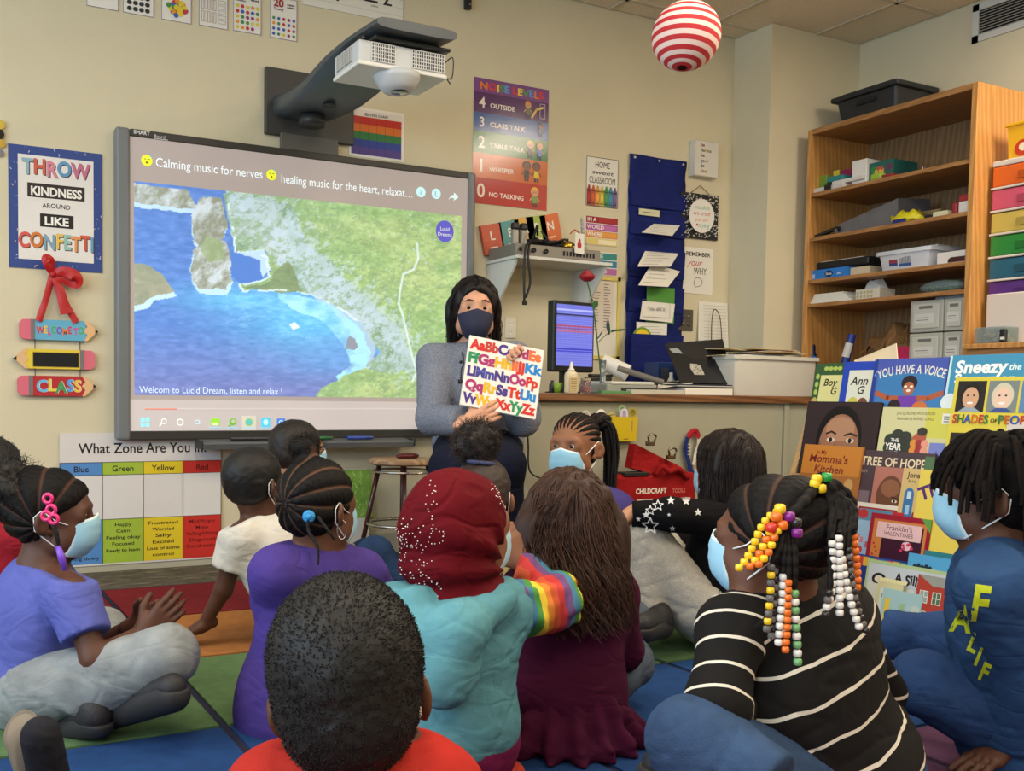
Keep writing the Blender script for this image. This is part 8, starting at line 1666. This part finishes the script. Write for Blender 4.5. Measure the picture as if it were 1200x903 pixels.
def rainbow(a, b, name):
    m = bpy.data.materials.new(name); m.use_nodes = True; nt = m.node_tree; N = nt.nodes; L = nt.links; p = N['Principled BSDF']; p.inputs['Roughness'].default_value = .85
    tc = N.new('ShaderNodeTexCoord'); d = _unit(b-a); base = base_of(k7.t); vm = N.new('ShaderNodeVectorMath'); vm.operation = 'DOT_PRODUCT'; vm.inputs[1].default_value = tuple(d)
    nz = N.new('ShaderNodeTexNoise'); nz.inputs['Scale'].default_value = 14; L.new(tc.outputs['Object'], nz.inputs[0]); ad = N.new('ShaderNodeVectorMath'); ad.operation = 'MULTIPLY_ADD'; ad.inputs[1].default_value = (.03,)*3; L.new(nz.outputs['Color'], ad.inputs[0]); L.new(tc.outputs['Object'], ad.inputs[2]); L.new(ad.outputs[0], vm.inputs[0])
    mth = N.new('ShaderNodeMath'); mth.operation = 'MULTIPLY_ADD'; mth.inputs[1].default_value = 1/.105; mth.inputs[2].default_value = 3-float(np.dot(a-base, d))/.105; L.new(vm.outputs['Value'], mth.inputs[0])
    fr = N.new('ShaderNodeMath'); fr.operation = 'FRACT'; L.new(mth.outputs[0], fr.inputs[0]); cr = N.new('ShaderNodeValToRGB'); cr.color_ramp.interpolation = 'CONSTANT'
    cols = [(206, 84, 44), (196, 52, 50), (110, 70, 120), (66, 120, 150), (70, 140, 60), (226, 196, 50), (220, 130, 44)]; e = cr.color_ramp.elements; e[0].color = (*rgb(cols[0]), 1); e[1].position = 1/7; e[1].color = (*rgb(cols[1]), 1)
    for i in range(2, 7): x = e.new(i/7); x.color = (*rgb(cols[i]), 1)
    L.new(fr.outputs[0], cr.inputs[0]); L.new(cr.outputs[0], p.inputs['Base Color']); return m
F = Field(.0055); F.cone(J['shR']-Rt*.01, J['elR'], .060, .052, .03).cone(J['elR'], J['wrR'], .052, .036, .02, cut=-.005)
V, Q = F.run(lambda p: .006*snoise(p, 45, 1.2, off=3), .01); mobj('rainbow_sleeve', V, Q, rainbow(J['shR'], J['elR'], 'rainbow stripes'), k7.t, True)
k7.trousers('trousers', cloth('magenta pants', (140, 30, 84)), h=.008)
F = Field(.0045); S_ = H.s
F.ell(H.w((0, -.022, .030)), np.array([.083, .108, .088])*S_, H.R, .03); F.ell(H.w((0, -.07, -.01)), np.array([.072, .072, .085])*S_, H.R, .05)
F.cone(H.w((0, -.035, -.05)), J['neck']*.85+J['pelvis']*.15-Fw*.035, .082, .078, .06); F.cone(J['neck'], J['neck']-Fw*.05-UP*.03-Rt*.04, .085, .060, .05); F.cone(H.w((.0, .02, -.085)), J['neck']+Rt*.015, .050, .070, .04)
F.ell(H.w((0, .125, -.024)), np.array([.060, .090, .082])*S_, H.R, .010, 's'); F.plane(J['neck']-UP*.062, -UP+Rt*.35)
ctr = H.w((.04, .09, -.09))
def fold7(p): d = p-ctr; r = np.linalg.norm(d, axis=1); a = np.arctan2(d@UP, -(d@H.R[:, 1])); w_ = np.clip((H.w((0, 0, .05))[2]-p[:, 2])/.12, 0, 1); return .0065*np.sin(a*17+14*r)*w_+.003*snoise(p, 26)
HJ = wrinkle(mat('hijab', (92, 10, 20), .75, var=.12, vscale=9, bump=.2, bscale=300, spec=.12), .35); V, Q = F.run(fold7, .012); hj = mobj('hijab', V, Q, HJ, k7.t, True)
# rhinestones: curls and a scatter, set on the cloth
dpt = (V-CAM)@CM[2]; sx_ = CX+FPX*((V-CAM)@CM[0])/dpt; sy_ = CY-FPX*((V-CAM)@CM[1])/dpt
def gem(b, px, py, r=.0016):
    k = np.nonzero((np.abs(sx_-px) < 2.2) & (np.abs(sy_-py) < 2.2))[0]
    if len(k): p = V[k[np.argmin(dpt[k])]]; b.ball(p-_unit(p-CAM)*.0006, r, 6)
b = MB(); random.seed(12)
pts = [(497+10*math.sin(i*.28), 590+4.6*i) for i in range(14)]+[(497+14*math.sin(q)+8, 628-10*math.cos(q)) for q in np.linspace(0, 3.2, 10)]+[(470+6*math.sin(i), 612+3*i) for i in range(14)]+[(478+10*math.cos(q), 634+8*math.sin(q)) for q in np.linspace(0, 5.5, 16)]+[(random.uniform(462, 512), random.uniform(655, 700)) for _ in range(34)]+[(random.uniform(462, 500), random.uniform(605, 660)) for _ in range(30)]+[(random.uniform(498, 512), random.uniform(552, 590)) for _ in range(10)]+[(488+3.2*i+random.uniform(-1, 1), 668+2.6*i) for i in range(10)]+[(578+1.5*i+5*math.sin(i*1.7), 566+2.3*i) for i in range(22)]+[(582+1.1*i, 568+2.5*i) for i in range(20)]
for x, y in pts: gem(b, x, y)
tag(b.build('rhinestones', mat('rhinestone', (236, 226, 220), .1, .4, spec=1), hj, True), kind='stuff')
# girl with beaded braids and the striped top
J = joints(neck=(915, 700, 1.64), pelvis=(992, 925, 1.68), shL=(858, 738, 1.58), shR=(990, 722, 1.76), elL=(842, 822, 1.50), wrL=(876, 836, 1.66), elR=(1030, 810, 1.9), wrR=(1010, 870, 2.0), hipL=(955, 935, 1.62), hipR=(1015, 930, 1.75), knL=(818, 872, 1.48), knR=(1010, 850, 2.1), anL=(905, 925, 1.40), anR=(880, 900, 1.85))
H = Head(at(903, 632, 1.62), dirv(-.76, .65, .0), sc_=.96); k11 = Person('girl with beaded braids and a black and white striped top', (J['pelvis'][0], J['pelvis'][1], 0), DK2, H, J, 1.05, h=.0068)
k11.body(hands=[('L', -Rt*.3-UP*.8+Fw*.3, -UP, .5, .2)]); eyes(H, k11.t); mask(H, k11.t)
def stripes(name, d, per, wd, ph, warp=.0):
    m = bpy.data.materials.new(name); m.use_nodes = True; nt = m.node_tree; N = nt.nodes; L = nt.links; p = N['Principled BSDF']; p.inputs['Roughness'].default_value = .85; p.inputs['Specular IOR Level'].default_value = .2
    tc = N.new('ShaderNodeTexCoord'); nz = N.new('ShaderNodeTexNoise'); nz.inputs['Scale'].default_value = 7; L.new(tc.outputs['Object'], nz.inputs[0]); ad = N.new('ShaderNodeVectorMath'); ad.operation = 'MULTIPLY_ADD'; ad.inputs[1].default_value = (warp,)*3; L.new(nz.outputs['Color'], ad.inputs[0]); L.new(tc.outputs['Object'], ad.inputs[2])
    vm = N.new('ShaderNodeVectorMath'); vm.operation = 'DOT_PRODUCT'; vm.inputs[1].default_value = tuple(_unit(d)); L.new(ad.outputs[0], vm.inputs[0])
    q = N.new('ShaderNodeMath'); q.operation = 'MULTIPLY_ADD'; q.inputs[1].default_value = 1/per; q.inputs[2].default_value = 10+ph; L.new(vm.outputs['Value'], q.inputs[0]); fr = N.new('ShaderNodeMath'); fr.operation = 'FRACT'; L.new(q.outputs[0], fr.inputs[0])
    lt = N.new('ShaderNodeMath'); lt.operation = 'LESS_THAN'; lt.inputs[1].default_value = wd; L.new(fr.outputs[0], lt.inputs[0]); mx = N.new('ShaderNodeMix'); mx.data_type = 'RGBA'; mx.inputs['A'].default_value = (*rgb((22, 20, 19)), 1); mx.inputs['B'].default_value = (*rgb((214, 206, 190)), 1); L.new(lt.outputs[0], mx.inputs[0]); L.new(mx.outputs['Result'], p.inputs['Base Color'])
    return m
upb = _unit(J['neck']-J['pelvis']); k11.h = .0055; k11.shirt('striped_top', stripes('torso stripes', upb*.97+Rt*.05, .062, .10, .30, .03), sleeve=0, g=.017, hem=.045, fold=.008, w=1.08, h=.005, seed=1)
F = Field(.005); F.cone(J['shL']*.55+J['neck']*.45, J['shL'], .050, .052, .03).cone(J['shL'], J['elL'], .053, .044, .03).cone(J['elL'], J['wrL'], .046, .034, .02, cut=-.01); V, Q = F.run(lambda p: folds(p, .006, 5), .010); mobj('striped_sleeve', V, Q, stripes('sleeve stripes', _unit(J['shL']-J['elL'])*.95-Rt*.15, .043, .12, .1, .012), k11.t, True)
F = Field(.006); F.cone(J['shR']-Rt*.02, J['elR'], .056, .046, .03).cone(J['elR'], J['wrR'], .046, .034, .02, cut=-.01); V, Q = F.run(); mobj('striped_sleeve', V, Q, stripes('sleeve stripes far', UP, .050, .13, .1, .02), k11.t, True)
k11.trousers('jeans', DEN('mid', (58, 84, 124)), g=.016, fold=.009, r=(.072, .056, .044), h=.006)
k11.shoe(at(800, 905, 1.58), at(766, 893, 1.50), SNK, SOLEB, 1.0)
def pony11(F): F.ell(at(972, 590, 1.585), np.array([.022, .022, .035]), None, .02)
cornrows(k11, n=14, t=.006, back=.012, low=-.06, extra=pony11, h=.0032, part=(74, 50, 40), axis='x')
BARREL = {}; BRH = mat('braid hair', attr=True)
BC = {'w': (226, 222, 214), 'o': (232, 112, 30), 'y': (236, 196, 36), 'g': (112, 170, 110), 'k': (40, 38, 38), 'c': (120, 116, 112), 'p': (130, 36, 130), 'r': (206, 50, 40), 'G': (34, 140, 60), 'm': (214, 70, 110)}
def bead(kind, c, parent, r=.0062):
    key = (kind, round(r, 4)); name = {'w': 'white_bead', 'o': 'orange_bead', 'y': 'yellow_bead', 'g': 'pale_green_bead', 'k': 'black_bead', 'c': 'clear_bead', 'p': 'purple_bead', 'r': 'red_bead', 'G': 'green_bead', 'm': 'pink_bead'}[kind]
    if key not in BARREL:
        me = MB().lathe((0, 0, -r*.85), [(r*.55, 0), (r*.9, r*.2), (r, r*.85), (r*.9, r*1.5), (r*.55, r*1.7)], 12).build('bead', mat('bead '+kind, BC[kind], .25, coat=.3) if kind != 'c' else mat('bead clear', BC['c'], .1, alpha=.7), None, True); BARREL[key] = me.data; bpy.data.objects.remove(me)
    o = bpy.data.objects.new('bead', BARREL[key]); COL.objects.link(o); o.parent = parent; o.location = tuple(c-base_of(parent)); return o
def beads(pts, t, seq, root=None, r=.0062, gap=1.85):
    Pp = spline([at(x, y, t if not isinstance(t, tuple) else t[0]+(t[1]-t[0])*i/(len(pts)-1)) for i, (x, y) in enumerate(pts)], 8)
    Vb, Fb = strands(np.array(Pp)[None], .0032, 6)
    parts = [(Vb, Fb, np.tile(rgb((22, 18, 17)), (len(Vb), 1)))]
    if root: parts.append(braid([at(*q) for q in root]+[Pp[0]], .0075, .005, n=40))
    V, F_, C = merge(parts); br = mobj('beaded_braid', V, F_, BRH, k11.t, True, cols=C)
    P = np.array(Pp); L = np.concatenate([[0], np.cumsum(np.linalg.norm(np.diff(P, axis=0), axis=1))]); n = int(L[-1]/(r*gap)); 
    for i in range(n):
        s_ = (i+.5)*L[-1]/n; c = np.array([np.interp(s_, L, P[:, k]) for k in range(3)]); bead(seq[i % len(seq)], c, br, r)
    return br
tb = 1.475
beads([(914, 598), (903, 604), (893, 616), (884, 636), (874, 656), (863, 668)], (1.49, 1.47), 'y'); beads([(916, 606), (906, 616), (897, 634), (888, 652), (876, 667)], (1.48, 1.465), 'yo')
beads([(918, 610), (908, 628), (900, 648), (886, 664)], (1.475, 1.46), 'oy')
for (x, y, k) in ((911, 604, 'o'), (924, 606, 'p'), (917, 614, 'o'), (905, 617, 'r'), (932, 612, 'k'), (933, 624, 'p')): 
    pass
cl = MB().ball(at(920, 610, 1.50), .014, 8).build('hair_tie', cloth('tie black', (20, 20, 20)), k11.t, True)
for (x, y, k) in ((910, 605, 'o'), (925, 605, 'p'), (917, 615, 'o'), (904, 618, 'r'), (933, 612, 'k'), (934, 624, 'p'), (914, 596, 'y')): bead(k, at(x, y, 1.472), cl, .0088)
rt_ = [(918, 614, 1.49), (915, 640, 1.475)]
beads([(904, 660), (903, 690), (901, 715), (898, 741)], tb, 'cy', rt_, r=.006); beads([(908, 664), (908, 695), (905, 722), (904, 749)], tb+.006, 'ck', rt_, r=.006)
beads([(918, 671), (917, 700), (914, 730), (912, 757)], tb, 'w', [(920, 614, 1.49), (919, 645, 1.475)]); beads([(924, 678), (923, 710), (922, 740), (920, 765)], tb-.004, 'o', [(923, 614, 1.49), (924, 650, 1.475)], r=.0058)
beads([(931, 690), (932, 720), (934, 750), (935, 780)], tb, 'gw', [(927, 614, 1.49), (931, 655, 1.475)], r=.0066)
cl = MB().ball(at(962, 562, 1.56), .013, 8).build('hair_tie', cloth('tie black', 0), k11.t, True)
for (x, y, k) in ((957, 561, 'y'), (969, 559, 'G'), (962, 572, 'y'), (955, 567, 'y')): bead(k, at(x, y, 1.53), cl, .0085)
V, F_, C = merge([braid([at(926, 605, 1.50), at(940, 590, 1.505), at(958, 568, 1.54)], .010, .010, n=30), braid([at(965, 566, 1.54), at(978, 580, 1.54), at(984, 610, 1.52)], .012, .008, n=30)]+[braid([at(962+2*i, 564, 1.545), at(966+4.5*i, 585, 1.55-.004*(i % 3)), at(968+4.6*i, 615, 1.54), at(968+4.6*i, 645+3*(i % 3), 1.53)], .0085, .006, n=44) for i in range(8)]); mobj('joined_braid', V, F_, BRH, k11.t, True, cols=C)
def R2(x): return [(966, 570, 1.54), (x+2, 595, 1.53), (x+1, 620, 1.51)]
beads([(975, 632), (976, 662), (975, 690), (968, 715)], 1.50, 'w', R2(975), r=.006); beads([(983, 626), (984, 660), (984, 695), (984, 722)], 1.498, 'w', R2(983), r=.006)
beads([(986, 650), (991, 680), (999, 712), (1008, 738)], 1.50, 'w', R2(988), r=.006); beads([(973, 690), (970, 702), (967, 724)], 1.495, 'kcw', R2(972), r=.006)
beads([(994, 640), (998, 680), (1006, 715), (1016, 742)], 1.503, 'kc', R2(994), r=.0055); beads([(1000, 624), (1003, 650), (1005, 678), (1004, 692)], 1.52, 'o', R2(998), r=.006); beads([(996, 596), (998, 605)], 1.53, 'mo', r=.006)
# boy in the blue sweatshirt at the right
J = joints(neck=(1168, 648, 1.98), pelvis=(1192, 838, 2.08), shL=(1166, 690, 1.85), shR=(1196, 672, 2.12), elL=(1206, 790, 1.90), wrL=(1186, 868, 1.98), elR=(1140, 760, 2.25), wrR=(1120, 800, 2.3), hipL=(1185, 838, 2.0), hipR=(1200, 828, 2.16), knL=(1084, 800, 2.04), knR=(1108, 752, 2.32), anL=(1150, 850, 2.02), anR=(1038, 742, 2.40))
H = Head(at(1163, 580, 1.99), dirv(-.86, .50, .03), sc_=1.0); k12 = Person('boy with shoulder length twists in a blue sweatshirt with yellow lettering', (J['pelvis'][0], J['pelvis'][1], 0), DK, H, J, 1.08, h=.0075)
k12.body(hands=[('L', -Rt*.75-UP*.35-Fw*.2, -UP, .12, .45)]); eyes(H, k12.t); mask(H, k12.t)
SWB = cloth('sweatshirt blue', (42, 76, 124), var=.08); k12.shirt('sweatshirt', SWB, sleeve={'L': 1.93, 'R': 1.9}, g=.020, fold=.010, hem=.03, seed=7, sr=1.12, neck=.055)
k12.trousers('jeans', DEN('indigo', (42, 70, 122)), g=.014, fold=.010, r=(.072, .054, .046), h=.007)
yl = []
for (s_, px, py, sz, rt) in (('A', 1125, 724, .050, -.15), ('F', 1146, 706, .066, -.15), ('L', 1137, 752, .034, -.45), ('I', 1143, 768, .034, -.45), ('F', 1150, 786, .034, -.45)):
    A = Art(at(px, py, 1.852), Rt*.95+Fw*.3, UP); A.text(s_, 0, -sz/2, sz, (196, 206, 40), bold=2, rot=rt); yl.append(A)
from mathutils.bvhtree import BVHTree
so = [o for o in k12.t.children if o.name.startswith('sweatshirt')][0]; bb_ = base_of(k12.t); tree = BVHTree.FromPolygons([tuple(np.array(v.co)+bb_) for v in so.data.vertices], [tuple(p.vertices) for p in so.data.polygons])
def drape(arts, tree, name, par):
    PV = np.concatenate([np.array(a.P) for a in arts]); FF = [tuple(i+sum(len(x.P) for x in arts[:n]) for i in f) for n, a in enumerate(arts) for f in a.F]; CC_ = np.concatenate([np.array(a.C) for a in arts])
    bm = bmesh.new(); vs = [bm.verts.new(p) for p in PV]
    for f in FF:
        try: bm.faces.new([vs[i] for i in f])
        except ValueError: pass
    bmesh.ops.subdivide_edges(bm, edges=bm.edges[:], cuts=3, use_grid_fill=True); bm.verts.index_update(); PV = np.array([v.co for v in bm.verts]); FF = [tuple(v.index for v in f.verts) for f in bm.faces]; bm.free()
    out = []
    for p in PV:
        d = _unit(p-CAM); hit = tree.ray_cast(Vector(CAM), Vector(d)); out.append(np.array(hit[0])-d*.0018 if hit[0] is not None else p)
    return mobj(name, out, FF, PRINT, par, cols=np.tile(CC_[0], (len(out), 1)))
drape(yl, tree, 'yellow_lettering', so)
so = [o for o in k10.t.children if o.name.startswith('black_top')][0]; bb_ = base_of(k10.t); tree = BVHTree.FromPolygons([tuple(np.array(v.co)+bb_) for v in so.data.vertices], [tuple(p.vertices) for p in so.data.polygons]); so_ = [o for o in k10.t.children if o.name.startswith('star_prints')][0]; bpy.data.objects.remove(so_); drape(k8_star, tree, 'star_prints', so)
F = Field(.005); scalp(F, H, .014, low=-.06, top=.01); V, Q = F.run(lambda p: .004*snoise(p, 60), .008); tw = [(V, Q, np.tile(rgb((20, 17, 16)), (len(V), 1)))]; random.seed(5)
for i in range(130):
    a = random.uniform(-math.pi, math.pi); v = random.uniform(.05, 1); front = abs(a) < .5
    rr = math.sqrt(v); p0 = H.w((.055*rr*math.sin(a), -.012+.070*rr*math.cos(a), .112*math.sqrt(max(.02, 1-rr*rr*.85))+.01))
    o_ = H.R@np.array([math.sin(a), math.cos(a), 0]); L = random.uniform(.12, .185)*(.42 if abs(a) < 1.0 else .62 if abs(a) < 1.9 else 1.)
    p1 = p0+o_*.030+UP*.010; p2 = p0+o_*(.052+.030*(1-rr))-UP*L*.42; p3 = p0+o_*(.055+.036*(1-rr))-UP*L+Rt*random.uniform(-.012, .012)
    tw.append(braid([p0-o_*.01, p1, p2, p3], .0075, .0045, n=26, col=random.choice([(22, 18, 17), (30, 24, 21), (16, 14, 14)]), lump=.18))
V, F_, C = merge(tw); mobj('hair_twists', V, F_, mat('twist hair', attr=True, rough=.85, bump=.6, bscale=250, spec=.08), k12.t, True, cols=C)
# boy in red in the foreground
J = joints(neck=(412, 896, 1.17), pelvis=(420, 1158, 1.16), shL=(320, 946, 1.17), shR=(506, 942, 1.19), elL=(290, 1060, 1.25), wrL=(340, 1090, 1.4), elR=(545, 1060, 1.25), wrR=(490, 1090, 1.4), hipL=(380, 1165, 1.2), hipR=(460, 1165, 1.2), knL=(260, 1120, 1.4), knR=(560, 1110, 1.42), anL=(440, 1120, 1.45), anR=(400, 1120, 1.4))
H = Head(at(410, 812, 1.16), dirv(.02, 1, -.10), UP-Rt*.13, sc_=1.04); k13 = Person('boy with a rounded short afro and orange red shirt in the foreground', (J['pelvis'][0], J['pelvis'][1], 0), DK2, H, J, 1.05, h=.0075)
k13.body(); mask(H, k13.t); k13.shirt('shirt', cloth('orange red', (204, 44, 34)), sleeve=.6, g=.016, hem=0, fold=.007, neck=.028, sr=1.05); k13.trousers('trousers', DEN('grey', 0), h=.009)
afro(k13, t=.016, nf=11000, L=.0035, top=.014, h=.0035, low=-.052, col=(14, 10, 8), bump=.0008, seed=9, extra=lambda F: F.ell(H.w((0, -.060, -.035)), np.array([.056, .042, .040])*H.s, H.R, .03))
# person whose shoe shows at the lower left corner
an = at(66, 962, 1.72); pv = Fw*.80-Rt*.75+UP*.10; J = dict(neck=pv+UP*.42-Fw*.02, pelvis=pv, shR=pv+UP*.40+Rt*.15, shL=pv+UP*.40-Rt*.15, elR=pv+UP*.22+Rt*.2, wrR=pv+UP*.12+Rt*.2+Fw*.15, elL=pv+UP*.22-Rt*.2, wrL=pv+UP*.12-Rt*.2+Fw*.15, hipR=pv+Rt*.07, hipL=pv-Rt*.07, knR=(pv+an)/2+UP*.14+Rt*.06, knL=pv-Rt*.25+Fw*.35+UP*.05, anR=an, anL=pv-Rt*.05+Fw*.45)
J['anR'] = np.array([an[0], an[1], .06]); H = Head(J['neck']+UP*.12+Fw*.02, Fw, sc_=1.03); k14 = Person('person out of frame whose black slip-on shoe shows at lower left', (pv[0], pv[1], 0), MB_, H, J, 1.05, h=.008)
k14.body(); k14.shirt('shirt', cloth('cream shirt', 0), sleeve=.6, h=.009); k14.trousers('trousers', DEN('grey', 0), h=.009); afro(k14, t=.01, nf=0, h=.007); mask(H, k14.t)
a = J['anR']; F = Field(.005); top = at(48, 862, 1.66); F.cone(a, top, .036, .034, .03).cone(a, a+Rt*.01-Fw*.03+UP*.02, .038, .036, .03); V, Q = F.run(); V[:, 2] = np.maximum(V[:, 2], .014); sh_ = mobj('slip_on_shoe', V, Q, cloth('canvas black', (40, 40, 46)), k14.t, True)
off = -Rt*.022+Fw*.012; F = Field(.004); F.cone(a+off, top+off, .036, .037, .02); V, Q = F.run(); d = (V-(a+off))@_unit(off); V -= np.outer(np.clip(d-.022, 0, 1), _unit(off)); V -= np.outer(np.minimum(d-.004, 0), _unit(off)); V[:, 2] = np.maximum(V[:, 2], .014); mobj('sole', V, Q, SOLE, sh_, True)
